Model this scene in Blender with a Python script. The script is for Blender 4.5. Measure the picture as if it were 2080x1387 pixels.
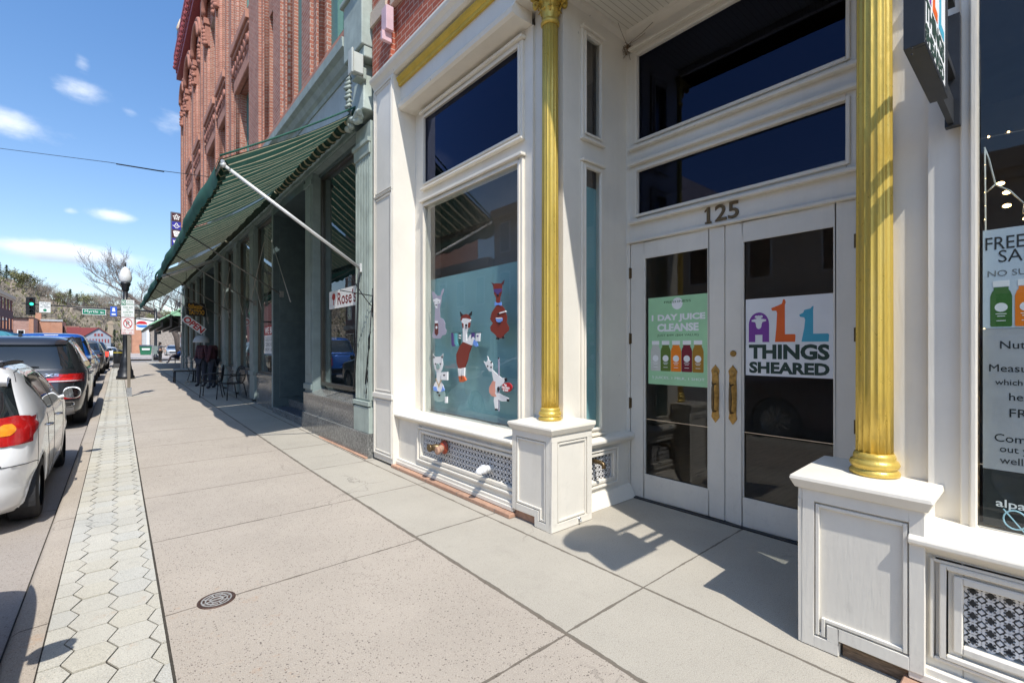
import bpy, bmesh, math, random
from math import sin, cos, pi, radians, atan2, sqrt
from mathutils import Vector, Matrix
R0 = random.Random(7)
for _o in list(bpy.data.objects):
    bpy.data.objects.remove(_o)
SC = bpy.context.scene
COL = SC.collection
# axes: X = across the street towards the shops, Y = along the street, Z = up
# ---------------------------------------------------------------- camera
EYE = 1.5
YAW = 40.52
cd = bpy.data.cameras.new('camera')
cd.sensor_width = 36.0
cd.lens = 36.0 * 936.0 / 2080.0
cd.shift_y = (706.0 - 693.5) / 2080.0
cd.clip_start = 0.05
cd.clip_end = 3000
cam = bpy.data.objects.new('camera', cd)
COL.objects.link(cam)
cam.location = (0, 0, EYE)
cam.rotation_euler = (radians(90), 0, radians(-YAW))
SC.camera = cam
# ---------------------------------------------------------------- sun and sky
SUN_TO = Vector((0.215, 0.655, -1.0)).normalized()      # the way the light travels
sd = bpy.data.lights.new('sun', 'SUN')
sd.energy = 3.2
sd.angle = radians(0.5)
sd.color = (1.0, 0.965, 0.905)
so = bpy.data.objects.new('sun', sd)
COL.objects.link(so)
so.rotation_euler = SUN_TO.to_track_quat('-Z', 'Y').to_euler()
so.location = (-4, -10, 20)
W_ = bpy.data.worlds.new('World')
SC.world = W_
W_.use_nodes = True
wt = W_.node_tree
wt.nodes.clear()
SKY_STRENGTH = 0.15
def wn(t, **k):
    n = wt.nodes.new(t)
    for a, b in k.items():
        setattr(n, a, b)
    return n
def wmath(op, a, b=None, c=None):
    n = wn('ShaderNodeMath', operation=op)
    for i, v in enumerate((a, b, c)):
        if v is None:
            continue
        if isinstance(v, (int, float)):
            n.inputs[i].default_value = v
        else:
            wt.links.new(v, n.inputs[i])
    return n.outputs[0]
sky = wn('ShaderNodeTexSky', sky_type='NISHITA', sun_disc=False)
sky.sun_elevation = math.asin(-SUN_TO.z)
sky.sun_rotation = atan2(-SUN_TO.x, -SUN_TO.y) % (2 * pi)
sky.altitude = 200
sky.air_density = 1.0
sky.dust_density = 0.9
sky.ozone_density = 1.3
tc = wn('ShaderNodeTexCoord')
sep = wn('ShaderNodeSeparateXYZ')
wt.links.new(tc.outputs['Generated'], sep.inputs[0])
w_az = wmath('ARCTAN2', sep.outputs[0], sep.outputs[1])
w_el = wmath('ARCSINE', sep.outputs[2])
nz = wn('ShaderNodeTexNoise')
nz.inputs['Scale'].default_value = 13.0
nz.inputs['Detail'].default_value = 7
nz.inputs['Roughness'].default_value = 0.6
mp = wn('ShaderNodeMapping')
mp.inputs['Scale'].default_value = (1, 1, 2.0)
wt.links.new(tc.outputs['Generated'], mp.inputs[0])
wt.links.new(mp.outputs[0], nz.inputs['Vector'])
nzd = wmath('SUBTRACT', nz.outputs[0], 0.5)
cl_sum = None
# clouds: azimuth, elevation (degrees), half width, half height, density
for az, el, aw, ah, dn in ((-6.4, 18.3, 3.4, 1.25, 0.85), (-2.4, 22.2, 2.3, 1.0, .8), (-2.5, 24.2, .8, 1.0, .66), (-3.3, 12.1, .6, .4, .5),
                           (0.1, 12.2, 1.9, .65, .85), (-4.0, 8.4, 6.0, 1.05, 1.2), (4.2, 21.5, 2.6, 1.4, .62), (.8, 21.4, 1.0, .6, .52),
                           (-.5, 12.7, 1.0, .5, .4), (1.0, 4.4, 5.0, .7, .5), (6.0, 6.2, 2.5, .6, .45), (-14, 14, 6, 2, .9),
                           (-28, 20, 8, 3, .8), (-50, 25, 9, 3, .8), (-70, 14, 12, 3, .9), (22, 9, 8, 2, .5)):
    a = wmath('DIVIDE', wmath('SUBTRACT', w_az, radians(az)), radians(aw))
    e = wmath('DIVIDE', wmath('SUBTRACT', w_el, radians(el)), radians(ah))
    d = wmath('ADD', wmath('MULTIPLY', a, a), wmath('MULTIPLY', e, e))
    g = wmath('MULTIPLY', wmath('EXPONENT', wmath('MULTIPLY', d, -0.9)), dn)
    cl_sum = g if cl_sum is None else wmath('MAXIMUM', cl_sum, g)
cv = wmath('ADD', cl_sum, wmath('MULTIPLY', nzd, 1.25))
mr = wn('ShaderNodeMapRange', interpolation_type='SMOOTHSTEP')
mr.inputs['From Min'].default_value = 0.34
mr.inputs['From Max'].default_value = 1.12
mr.inputs['To Max'].default_value = 0.82
wt.links.new(cv, mr.inputs['Value'])
cmix = wn('ShaderNodeMixRGB')
cmix.inputs[2].default_value = (5.2, 5.35, 5.6, 1)
a_ = wmath('DIVIDE', wmath('SUBTRACT', w_az, radians(-3.5)), radians(7.5))
e_ = wmath('DIVIDE', wmath('SUBTRACT', w_el, radians(7.55)), radians(.75))
belly = wmath('MULTIPLY', wmath('EXPONENT', wmath('MULTIPLY', wmath('ADD', wmath('MULTIPLY', a_, a_), wmath('MULTIPLY', e_, e_)), -1.0)), wmath('ADD', 0.75, nzd))
ccol = wn('ShaderNodeMixRGB')
ccol.inputs[1].default_value = (5.0, 5.15, 5.4, 1)
ccol.inputs[2].default_value = (2.3, 2.75, 3.35, 1)
wt.links.new(belly, ccol.inputs[0])
wt.links.new(ccol.outputs[0], cmix.inputs[2])
wt.links.new(mr.outputs[0], cmix.inputs[0])
hs = wn('ShaderNodeHueSaturation')
hs.inputs['Saturation'].default_value = 1.12
hs.inputs['Value'].default_value = 0.9
wt.links.new(sky.outputs[0], hs.inputs['Color'])
grade = wn('ShaderNodeMixRGB')
grade.inputs[1].default_value = (.93, .84, .80, 1)
grade.inputs[2].default_value = (.78, .935, 1.05, 1)
wt.links.new(wmath('MINIMUM', wmath('MAXIMUM', wmath('DIVIDE', w_el, radians(32)), 0.0), 1.0), grade.inputs[0])
gmul = wn('ShaderNodeMixRGB', blend_type='MULTIPLY')
gmul.inputs[0].default_value = 1.0
wt.links.new(hs.outputs[0], gmul.inputs[1])
wt.links.new(grade.outputs[0], gmul.inputs[2])
wt.links.new(gmul.outputs[0], cmix.inputs[1])
bgn = wn('ShaderNodeBackground')
bgn.inputs[1].default_value = SKY_STRENGTH
wt.links.new(cmix.outputs[0], bgn.inputs[0])
wo = wn('ShaderNodeOutputWorld')
wt.links.new(bgn.outputs[0], wo.inputs[0])
# ---------------------------------------------------------------- exposure
SC.view_settings.view_transform = 'Standard'
SC.view_settings.look = 'None'
SC.view_settings.exposure = 0.76
SC.view_settings.gamma = 1.0
SC.cycles.max_bounces = 8
SC.cycles.transparent_max_bounces = 12
SC.cycles.sample_clamp_indirect = 6.0

# ---------------------------------------------------------------- helpers
def lin(r, g, b):
    def f(c):
        c /= 255.0
        return c / 12.92 if c <= 0.04045 else ((c + 0.055) / 1.055) ** 2.4
    return (f(r), f(g), f(b))
_ca, _sa = cos(radians(YAW)), sin(radians(YAW))
def onv(x, y, v):
    """point of a wall plane X=v (used for flat artwork that lies on a wall or pane)"""
    X = (x - 1040.0) / 936.0
    Z = (706.0 - y) / 936.0
    rv, ru = _ca * X + _sa, -_sa * X + _ca
    t = v / rv
    return (v, ru * t, EYE + Z * t)
def gz(u):
    """the pavement climbs a little along the street"""
    return 0.011 * min(max(u - 6.0, 0.0), 24.0)

class MB:
    def __init__(s):
        s.v = []
        s.f = []
        s.m = []
        s.sm = []
        s.cur = 0
    def add(s, vs, fs, smooth=False):
        b = len(s.v)
        s.v += [tuple(p) for p in vs]
        for f in fs:
            s.f.append(tuple(b + i for i in f))
            s.m.append(s.cur)
            s.sm.append(smooth)
        return s
    def mat(s, i):
        s.cur = i
        return s
    def box(s, x0, x1, y0, y1, z0, z1):
        x0, x1 = min(x0, x1), max(x0, x1)
        y0, y1 = min(y0, y1), max(y0, y1)
        z0, z1 = min(z0, z1), max(z0, z1)
        return s.add([(x0, y0, z0), (x1, y0, z0), (x1, y1, z0), (x0, y1, z0), (x0, y0, z1), (x1, y0, z1), (x1, y1, z1), (x0, y1, z1)],
                     [(0, 3, 2, 1), (4, 5, 6, 7), (0, 1, 5, 4), (1, 2, 6, 5), (2, 3, 7, 6), (3, 0, 4, 7)])
    def hexa(s, p):
        return s.add(p, [(0, 3, 2, 1), (4, 5, 6, 7), (0, 1, 5, 4), (1, 2, 6, 5), (2, 3, 7, 6), (3, 0, 4, 7)])
    def prism(s, poly, fn, d0, d1, smooth=False):
        """poly of (a,b); fn(a,b,d) -> point; closed prism between d0 and d1"""
        n = len(poly)
        vs = [fn(a, b, d0) for a, b in poly] + [fn(a, b, d1) for a, b in poly]
        fs = [tuple(range(n))[::-1], tuple(range(n, 2 * n))]
        fs2 = [(i, (i + 1) % n, n + (i + 1) % n, n + i) for i in range(n)]
        s.add(vs, fs)
        b = len(s.v) - 2 * n
        for f in fs2:
            s.f.append(tuple(b + i for i in f)); s.m.append(s.cur); s.sm.append(smooth)
        return s
    def sweep_u(s, prof, u0, u1):
        """profile of (v,h) points swept along the street, closed"""
        return s.prism(prof, lambda a, b, d: (a, d, b), u0, u1)
    def sweep_v(s, prof, v0, v1):
        return s.prism(prof, lambda a, b, d: (d, a, b), v0, v1)
    def lathe(s, prof, c, seg=24, smooth=True, flute=None, cap=True, axis='z'):
        """prof: (r,z) from bottom to top"""
        n = len(prof)
        vs = []
        for r, z in prof:
            for k in range(seg):
                a = 2 * pi * k / seg
                rr = r * (flute(a) if flute else 1.0)
                if axis == 'z':
                    vs.append((c[0] + rr * cos(a), c[1] + rr * sin(a), c[2] + z))
                elif axis == 'x':
                    vs.append((c[0] + z, c[1] + rr * cos(a), c[2] + rr * sin(a)))
                else:
                    vs.append((c[0] + rr * sin(a), c[1] + z, c[2] + rr * cos(a)))
        fs = []
        for i in range(n - 1):
            for k in range(seg):
                k2 = (k + 1) % seg
                fs.append((i * seg + k, i * seg + k2, (i + 1) * seg + k2, (i + 1) * seg + k))
        s.add(vs, fs, smooth)
        if cap:
            b = len(s.v) - len(vs)
            s.f.append(tuple(b + k for k in range(seg))[::-1]); s.m.append(s.cur); s.sm.append(False)
            s.f.append(tuple(b + (n - 1) * seg + k for k in range(seg))); s.m.append(s.cur); s.sm.append(False)
        return s
    def tube(s, pts, r, seg=8, smooth=True, cap=True):
        pts = [Vector(p) for p in pts]
        n = len(pts)
        rs = r if isinstance(r, (list, tuple)) else [r] * n
        up = Vector((0, 0, 1))
        vs = []
        t0 = (pts[1] - pts[0]).normalized()
        if abs(t0.z) > 0.95:
            up = Vector((1, 0, 0))
        nrm = t0.cross(up).normalized()
        for i in range(n):
            t = (pts[min(i + 1, n - 1)] - pts[max(i - 1, 0)])
            if t.length < 1e-9:
                t = t0
            t = t.normalized()
            nrm = (nrm - t * nrm.dot(t))
            if nrm.length < 1e-6:
                nrm = t.orthogonal()
            nrm.normalize()
            bn = t.cross(nrm)
            for k in range(seg):
                a = 2 * pi * k / seg
                vs.append(pts[i] + (nrm * cos(a) + bn * sin(a)) * rs[i])
        fs = []
        for i in range(n - 1):
            for k in range(seg):
                k2 = (k + 1) % seg
                fs.append((i * seg + k, i * seg + k2, (i + 1) * seg + k2, (i + 1) * seg + k))
        s.add(vs, fs, smooth)
        if cap:
            b = len(s.v) - len(vs)
            s.f.append(tuple(b + k for k in range(seg))[::-1]); s.m.append(s.cur); s.sm.append(False)
            s.f.append(tuple(b + (n - 1) * seg + k for k in range(seg))); s.m.append(s.cur); s.sm.append(False)
        return s
    def grid(s, P, smooth=True, flip=False):
        """P[i][j] points"""
        n, m = len(P), len(P[0])
        vs = [p for row in P for p in row]
        fs = []
        for i in range(n - 1):
            for j in range(m - 1):
                q = (i * m + j, i * m + j + 1, (i + 1) * m + j + 1, (i + 1) * m + j)
                fs.append(q[::-1] if flip else q)
        return s.add(vs, fs, smooth)
    def ball(s, c, r, seg=12, rings=8, sc=(1, 1, 1)):
        vs = []
        fs = []
        for i in range(rings + 1):
            th = pi * i / rings
            for k in range(seg):
                a = 2 * pi * k / seg
                vs.append((c[0] + r * sc[0] * sin(th) * cos(a), c[1] + r * sc[1] * sin(th) * sin(a), c[2] - r * sc[2] * cos(th)))
        for i in range(rings):
            for k in range(seg):
                k2 = (k + 1) % seg
                fs.append((i * seg + k, i * seg + k2, (i + 1) * seg + k2, (i + 1) * seg + k))
        return s.add(vs, fs, True)
    def disc(s, c, r, fn, d0, d1, seg=24, sa=1.0, sb=1.0):
        return s.prism([(c[0] + r * sa * cos(2 * pi * k / seg), c[1] + r * sb * sin(2 * pi * k / seg)) for k in range(seg)], fn, d0, d1)

WL = {}
def _mesh(name, mb, mats, off):
    me = bpy.data.meshes.new(name)
    ox, oy, oz = off
    me.from_pydata([(p[0] - ox, p[1] - oy, p[2] - oz) for p in mb.v], [], mb.f)
    for m in (mats if isinstance(mats, (list, tuple)) else [mats]):
        me.materials.append(m)
    me.polygons.foreach_set('material_index', mb.m)
    me.polygons.foreach_set('use_smooth', mb.sm)
    bm = bmesh.new()
    bm.from_mesh(me)
    bmesh.ops.remove_doubles(bm, verts=bm.verts, dist=1e-6)
    bmesh.ops.recalc_face_normals(bm, faces=bm.faces)
    bm.to_mesh(me)
    bm.free()
    me.update()
    return me
def bev(o, w, seg=1, ang=40):
    m = o.modifiers.new('bevel', 'BEVEL')
    m.width = w
    m.segments = seg
    m.limit_method = 'ANGLE'
    m.angle_limit = radians(ang)
    m.harden_normals = False
    return o
def tag(o, label=None, cat=None, group=None, kind=None):
    if label: o['label'] = label
    if cat: o['category'] = cat
    if group: o['group'] = group
    if kind: o['kind'] = kind
    return o
def thing(name, label, cat, loc=(0, 0, 0), group=None):
    o = bpy.data.objects.new(name, None)
    o.empty_display_size = 0.2
    COL.objects.link(o)
    o.location = loc
    WL[o.name] = tuple(loc)
    return tag(o, label, cat, group)
SPLIT = {'side_window', 'door_handle', 'roof_rail', 'wheel_arch', 'reflector', 'exhaust', 'rounded_brick_edge', 'pier', 'weathered_edge'}
def islands(mb):
    par = list(range(len(mb.v)))
    def find(a):
        while par[a] != a:
            par[a] = par[par[a]]; a = par[a]
        return a
    for f in mb.f:
        r = find(f[0])
        for i in f[1:]:
            par[find(i)] = r
    out = {}
    for k, f in enumerate(mb.f):
        m = out.setdefault(find(f[0]), (MB(), {}))
        ids = []
        for i in f:
            if i not in m[1]:
                m[1][i] = len(m[0].v); m[0].v.append(mb.v[i])
            ids.append(m[1][i])
        m[0].f.append(tuple(ids)); m[0].m.append(mb.m[k]); m[0].sm.append(mb.sm[k])
    return [m[0] for m in out.values()]
def part(name, mb, mats, parent, label=None, bevel=0, seg=1):
    if name in SPLIT:
        ms = islands(mb)
        if len(ms) > 1:
            for q in ms: o = part1(name, q, mats, parent, label, bevel, seg)
            return o
    return part1(name, mb, mats, parent, label, bevel, seg)
def part1(name, mb, mats, parent, label=None, bevel=0, seg=1):
    off = WL[parent.name]
    o = bpy.data.objects.new(name, _mesh(name, mb, mats, off))
    COL.objects.link(o)
    o.parent = parent
    WL[o.name] = off
    if label: o['label'] = label
    if bevel: bev(o, bevel, seg)
    return o
def top(name, mb, mats, label=None, cat=None, group=None, kind=None, bevel=0, seg=1):
    xs = [p[0] for p in mb.v]; ys = [p[1] for p in mb.v]; zs = [p[2] for p in mb.v]
    off = ((min(xs) + max(xs)) / 2, (min(ys) + max(ys)) / 2, min(zs))
    if kind == 'structure':
        off = (0, 0, 0)
    o = bpy.data.objects.new(name, _mesh(name, mb, mats, off))
    COL.objects.link(o)
    o.location = off
    WL[o.name] = off
    if bevel: bev(o, bevel, seg)
    return tag(o, label, cat, group, kind)
def dup(root, loc, rz=None, label=None, group=None, scale=None):
    r = root.copy(); COL.objects.link(r)
    r.location = loc
    if rz is not None: r.rotation_euler = (0, 0, rz)
    if scale is not None: r.scale = scale if isinstance(scale, (tuple, list)) else (scale,) * 3
    if label: r['label'] = label
    if group: r['group'] = group
    for ch in list(root.children):
        c = ch.copy(); COL.objects.link(c); c.parent = r
        for g in list(ch.children):
            d = g.copy(); COL.objects.link(d); d.parent = c
    return r
_tcache = {}
def text_mesh(body, ex=0.001, off=0.0, spacing=1.0, shear=0.0):
    if 'M' in body: off = 0.0          # a thickened M folds over itself
    key = (body, ex, off, spacing, shear)
    if key in _tcache:
        return _tcache[key]
    cu = bpy.data.curves.new('lettering', 'FONT')
    cu.body = body
    cu.size = 1.0
    cu.extrude = 0.5
    cu.offset = off
    cu.space_character = spacing
    cu.shear = shear
    cu.resolution_u = 3
    ob = bpy.data.objects.new('lettering', cu)
    COL.objects.link(ob)
    dg = bpy.context.evaluated_depsgraph_get()
    me = bpy.data.meshes.new_from_object(ob.evaluated_get(dg))
    vs = [tuple(v.co) for v in me.vertices]
    fs = [tuple(p.vertices) for p in me.polygons]
    bpy.data.objects.remove(ob)
    bpy.data.curves.remove(cu)
    bpy.data.meshes.remove(me)
    x0 = min(v[0] for v in vs); x1 = max(v[0] for v in vs)
    y0 = min(v[1] for v in vs); y1 = max(v[1] for v in vs)
    vs = [((v[0] - x0) / (x1 - x0), (v[1] - y0) / (y1 - y0), v[2]) for v in vs]
    _tcache[key] = (vs, fs, (x1 - x0) / (y1 - y0))
    return _tcache[key]
def text_on(mb, body, fn, a0, a1, b0, b1, d, ex=0.002, off=0.0, fit='box', spacing=1.0, shear=0.0):
    """letters filling the box a0..a1 by b0..b1 of a plane; fn(a,b,depth) gives the point (depth grows outwards)"""
    vs, fs, asp = text_mesh(body, ex, off, spacing, shear)
    if fit == 'h':            # keep the letters' own width, centred
        w = asp * abs(b1 - b0); c = (a0 + a1) / 2; sgn = 1 if a1 > a0 else -1
        a0, a1 = c - sgn * w / 2, c + sgn * w / 2
    elif fit == 'l':
        w = asp * abs(b1 - b0); sgn = 1 if a1 > a0 else -1
        a1 = a0 + sgn * w
    mb.add([fn(a0 + (a1 - a0) * x, b0 + (b1 - b0) * y, d + ex * (z + 0.5)) for x, y, z in vs], fs)
    return mb
def face_v(v):          # plane facing the street; a = u, b = h
    return lambda a, b, d: (v - d, a, b)
def face_u(u):          # plane facing back down the street; a = v, b = h
    return lambda a, b, d: (a, u - d, b)

# ---------------------------------------------------------------- materials
def _nm(name):
    m = bpy.data.materials.new(name)
    m.use_nodes = True
    nt = m.node_tree
    b = nt.nodes['Principled BSDF']
    return m, nt, b
def L(nt, a, b): nt.links.new(a, b)
def N(nt, t, **k):
    n = nt.nodes.new(t)
    for a, b in k.items():
        setattr(n, a, b)
    return n
def ramp(nt, fac, stops):
    r = N(nt, 'ShaderNodeValToRGB')
    e = r.color_ramp.elements
    while len(e) < len(stops): e.new(0.5)
    for i, (p, c) in enumerate(stops):
        e[i].position = p
        e[i].color = (*c, 1) if len(c) == 3 else c
    L(nt, fac, r.inputs[0])
    return r.outputs[0]
def mathn(nt, op, a, b=None):
    n = N(nt, 'ShaderNodeMath', operation=op)
    for i, v in enumerate((a, b)):
        if v is None: continue
        if isinstance(v, (int, float)): n.inputs[i].default_value = v
        else: L(nt, v, n.inputs[i])
    return n.outputs[0]
def mixc(nt, fac, a, b, mode='MIX'):
    n = N(nt, 'ShaderNodeMixRGB', blend_type=mode)
    for i, v in enumerate((fac, a, b)):
        if isinstance(v, (int, float)): n.inputs[i].default_value = v
        elif isinstance(v, tuple): n.inputs[i].default_value = (*v, 1)
        else: L(nt, v, n.inputs[i])
    return n.outputs[0]
def pos(nt, obj=False):
    if obj:
        return N(nt, 'ShaderNodeTexCoord').outputs['Object']
    return N(nt, 'ShaderNodeNewGeometry').outputs['Position']
def noise(nt, vec, scale, detail=4, rough=0.55, stretch=None):
    n = N(nt, 'ShaderNodeTexNoise')
    n.inputs['Scale'].default_value = scale
    n.inputs['Detail'].default_value = detail
    n.inputs['Roughness'].default_value = rough
    if stretch:
        mpn = N(nt, 'ShaderNodeMapping')
        mpn.inputs['Scale'].default_value = stretch
        L(nt, vec, mpn.inputs[0]); vec = mpn.outputs[0]
    L(nt, vec, n.inputs['Vector'])
    return n.outputs[0]
def bump(nt, b, h, strength=0.2, dist=0.01):
    n = N(nt, 'ShaderNodeBump')
    n.inputs['Strength'].default_value = strength
    n.inputs['Distance'].default_value = dist
    L(nt, h, n.inputs['Height'])
    L(nt, n.outputs[0], b.inputs['Normal'])
def pm(name, c, rough=0.6, metal=0.0, var=0.12, scale=6.0, bmp=0.0, bscale=60, coat=0.0, stretch=None, obj=True, spec=None, streak=0):
    m, nt, b = _nm(name)
    p = pos(nt, obj)
    n = noise(nt, p, scale, 5, 0.6, stretch)
    c1 = tuple(x * (1 - var) for x in c); c2 = tuple(min(1, x * (1 + var)) for x in c)
    col = ramp(nt, n, [(0.3, c1), (0.7, c2)])
    if streak:
        st = noise(nt, p, 9, 5, 0.7, (1, 1, 0.08))
        col = mixc(nt, mathn(nt, 'MULTIPLY', ramp(nt, st, [(0.52, (0, 0, 0)), (0.75, (1, 1, 1))]), streak), col, tuple(x * 0.55 for x in c))
    L(nt, col, b.inputs['Base Color'])
    b.inputs['Roughness'].default_value = rough
    b.inputs['Metallic'].default_value = metal
    b.inputs['Coat Weight'].default_value = coat
    b.inputs['Coat Roughness'].default_value = 0.04
    if spec is not None: b.inputs['Specular IOR Level'].default_value = spec
    if bmp:
        bump(nt, b, noise(nt, p, bscale, 4, 0.6, stretch), bmp, 0.01)
    return m
def old_paint(name, c, rough=0.42):
    m, nt, b = _nm(name)
    p = pos(nt)
    n = noise(nt, p, 1.7, 6, 0.65)
    col = ramp(nt, n, [(0.3, tuple(x * .93 for x in c)), (0.7, tuple(min(1, x * 1.05) for x in c))])
    st = noise(nt, p, 7, 6, 0.72, (1, 1, 0.09))
    col = mixc(nt, mathn(nt, 'MULTIPLY', ramp(nt, st, [(0.52, (0, 0, 0)), (0.78, (1, 1, 1))]), 0.16), col, tuple(x * y for x, y in zip(c, (.62, .56, .46))))
    # grey scuffs and splashes that thin out upwards
    s3 = N(nt, 'ShaderNodeSeparateXYZ'); L(nt, p, s3.inputs[0])
    low = N(nt, 'ShaderNodeMapRange'); low.inputs['From Min'].default_value = .75; low.inputs['From Max'].default_value = 0.0
    L(nt, s3.outputs[2], low.inputs[0])
    sp = noise(nt, p, 17, 6, 0.75)
    col = mixc(nt, mathn(nt, 'MULTIPLY', mathn(nt, 'MULTIPLY', ramp(nt, sp, [(0.54, (0, 0, 0)), (0.7, (1, 1, 1))]), low.outputs[0]), 0.17), col, (0.25, 0.225, 0.19))
    # chips down to dark wood
    vo = N(nt, 'ShaderNodeTexVoronoi'); vo.inputs['Scale'].default_value = 13
    mpn = N(nt, 'ShaderNodeMapping'); mpn.inputs['Scale'].default_value = (1, 1, .35)
    L(nt, p, mpn.inputs[0]); L(nt, mpn.outputs[0], vo.inputs['Vector'])
    sc = N(nt, 'ShaderNodeSeparateColor'); L(nt, vo.outputs['Color'], sc.inputs[0])
    ch = mathn(nt, 'MULTIPLY', mathn(nt, 'GREATER_THAN', sc.outputs[0], 0.86), mathn(nt, 'LESS_THAN', mathn(nt, 'ADD', vo.outputs['Distance'], mathn(nt, 'MULTIPLY', noise(nt, p, 90, 3), .12)), 0.125))
    col = mixc(nt, mathn(nt, 'MULTIPLY', ch, 0.6), col, (0.20, 0.165, 0.125))
    L(nt, col, b.inputs['Base Color'])
    L(nt, ramp(nt, sp, [(0.3, (rough - .08,) * 3), (0.7, (rough + .15,) * 3)]), b.inputs['Roughness'])
    h = mathn(nt, 'ADD', noise(nt, p, 60, 3, 0.6, (1, 1, 0.12)), mathn(nt, 'MULTIPLY', n, 1.2))
    bump(nt, b, mathn(nt, 'SUBTRACT', h, mathn(nt, 'MULTIPLY', ch, .8)), 0.16, 0.008)
    return m
def emis(name, c, s):
    m, nt, b = _nm(name)
    b.inputs['Base Color'].default_value = (*c, 1)
    b.inputs['Emission Color'].default_value = (*c, 1)
    b.inputs['Emission Strength'].default_value = s
    return m
def brick_mat(name, c1, c2, mortar, bw=0.21, bh=0.07, ms=0.006, rough=0.85, big=0.18, blk=0.0):
    m, nt, b = _nm(name)
    p = pos(nt)
    s = N(nt, 'ShaderNodeSeparateXYZ'); L(nt, p, s.inputs[0])
    cb = N(nt, 'ShaderNodeCombineXYZ')
    L(nt, mathn(nt, 'ADD', s.outputs[0], s.outputs[1]), cb.inputs[0])
    L(nt, s.outputs[2], cb.inputs[1])
    br = N(nt, 'ShaderNodeTexBrick')
    br.inputs['Scale'].default_value = 1.0
    br.inputs['Brick Width'].default_value = bw
    br.inputs['Row Height'].default_value = bh
    br.inputs['Mortar Size'].default_value = ms
    br.inputs['Mortar Smooth'].default_value = 0.2
    br.inputs['Bias'].default_value = -0.1
    br.inputs['Color1'].default_value = (*c1, 1)
    br.inputs['Color2'].default_value = (*c2, 1)
    br.inputs['Mortar'].default_value = (*mortar, 1)
    L(nt, cb.outputs[0], br.inputs['Vector'])
    n1 = noise(nt, p, 0.9, 5, 0.65)
    n2 = noise(nt, p, 26, 3, 0.6)
    col = mixc(nt, 1.0, br.outputs[0], ramp(nt, n1, [(0.3, (1 - big,) * 3), (0.7, (1 + big * .5,) * 3)]), 'MULTIPLY')
    col = mixc(nt, 1.0, col, ramp(nt, n2, [(0.3, (0.82,) * 3), (0.7, (1.1,) * 3)]), 'MULTIPLY')
    st = noise(nt, p, 2.2, 6, 0.7, (1, 1, 0.12))
    col = mixc(nt, mathn(nt, 'MULTIPLY', ramp(nt, st, [(0.55, (0, 0, 0)), (0.8, (1, 1, 1))]), 0.35), col, tuple(x * .45 for x in c1))
    L(nt, col, b.inputs['Base Color'])
    b.inputs['Roughness'].default_value = rough
    bump(nt, b, mathn(nt, 'ADD', mathn(nt, 'MULTIPLY', br.outputs['Fac'], -1.0), mathn(nt, 'MULTIPLY', n2, 0.4)), 0.5, 0.006)
    return m
def glass_mat(name, tint=(1, 1, 1), refl=1.0, ior=1.52, rough=0.0, trans=1.0, rc=(1, 1, 1)):
    m, nt, b = _nm(name)
    nt.nodes.remove(b)
    out = [n for n in nt.nodes if n.type == 'OUTPUT_MATERIAL'][0]
    fr = N(nt, 'ShaderNodeFresnel'); fr.inputs[0].default_value = ior
    gl = N(nt, 'ShaderNodeBsdfGlossy'); gl.inputs['Roughness'].default_value = rough
    gl.inputs['Color'].default_value = (*rc, 1)
    tr = N(nt, 'ShaderNodeBsdfTransparent'); tr.inputs[0].default_value = (*[t * trans for t in tint], 1)
    mx = N(nt, 'ShaderNodeMixShader')
    geo = N(nt, 'ShaderNodeNewGeometry')
    front = mathn(nt, 'SUBTRACT', 1.0, geo.outputs['Backfacing'])
    fac = mathn(nt, 'MULTIPLY', mathn(nt, 'MINIMUM', mathn(nt, 'MULTIPLY', fr.outputs[0], refl), 1.0), front)
    L(nt, fac, mx.inputs[0]); L(nt, tr.outputs[0], mx.inputs[1]); L(nt, gl.outputs[0], mx.inputs[2])
    # old glass is never quite flat
    bn = N(nt, 'ShaderNodeBump'); bn.inputs['Strength'].default_value = 0.02; bn.inputs['Distance'].default_value = 0.02
    L(nt, noise(nt, pos(nt), 1.6, 2, 0.4), bn.inputs['Height']); L(nt, bn.outputs[0], gl.inputs['Normal'])
    L(nt, mx.outputs[0], out.inputs[0])
    return m
M = {}
M['white'] = old_paint('painted_wood_white', (0.745, 0.70, 0.61))
M['white_trim'] = old_paint('painted_trim_white', (0.76, 0.705, 0.60), 0.4)
M['white_iron'] = pm('painted_iron_white', (0.72, 0.71, 0.70), 0.45, var=0.15, scale=30, bmp=0.15, bscale=60, obj=False)
m_, nt, b = _nm('gold_paint')
p_ = pos(nt)
g1 = noise(nt, p_, 9, 6, .7, (1, 1, .10)); g2 = noise(nt, p_, 26, 5, .7, (1, 1, .5))
gc_ = ramp(nt, g1, [(.28, (.42, .29, .065)), (.5, (.64, .45, .085)), (.72, (.70, .51, .13))])
gc_ = mixc(nt, mathn(nt, 'MULTIPLY', ramp(nt, g2, [(.52, (0, 0, 0)), (.72, (1, 1, 1))]), .32), gc_, (.27, .23, .10))
L(nt, gc_, b.inputs['Base Color']); b.inputs['Metallic'].default_value = .45
L(nt, ramp(nt, g2, [(.3, (.24,) * 3), (.7, (.50,) * 3)]), b.inputs['Roughness'])
bump(nt, b, mathn(nt, 'ADD', g1, noise(nt, p_, 70, 3, .6, (1, 1, .3))), .18, .006)
M['gold'] = m_
M['gold_flat'] = pm('gold_band_paint', (0.68, 0.46, 0.07), 0.38, metal=0.4, var=0.12, scale=9, bmp=0.1, bscale=40, obj=False)
M['brass'] = pm('aged_brass', (0.46, 0.28, 0.085), 0.36, metal=0.7, var=0.4, scale=26, bmp=0.15, bscale=70, obj=False)
M['bronze'] = pm('dark_bronze', (0.16, 0.11, 0.055), 0.4, metal=0.7, var=0.25, scale=20, obj=False)
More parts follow.
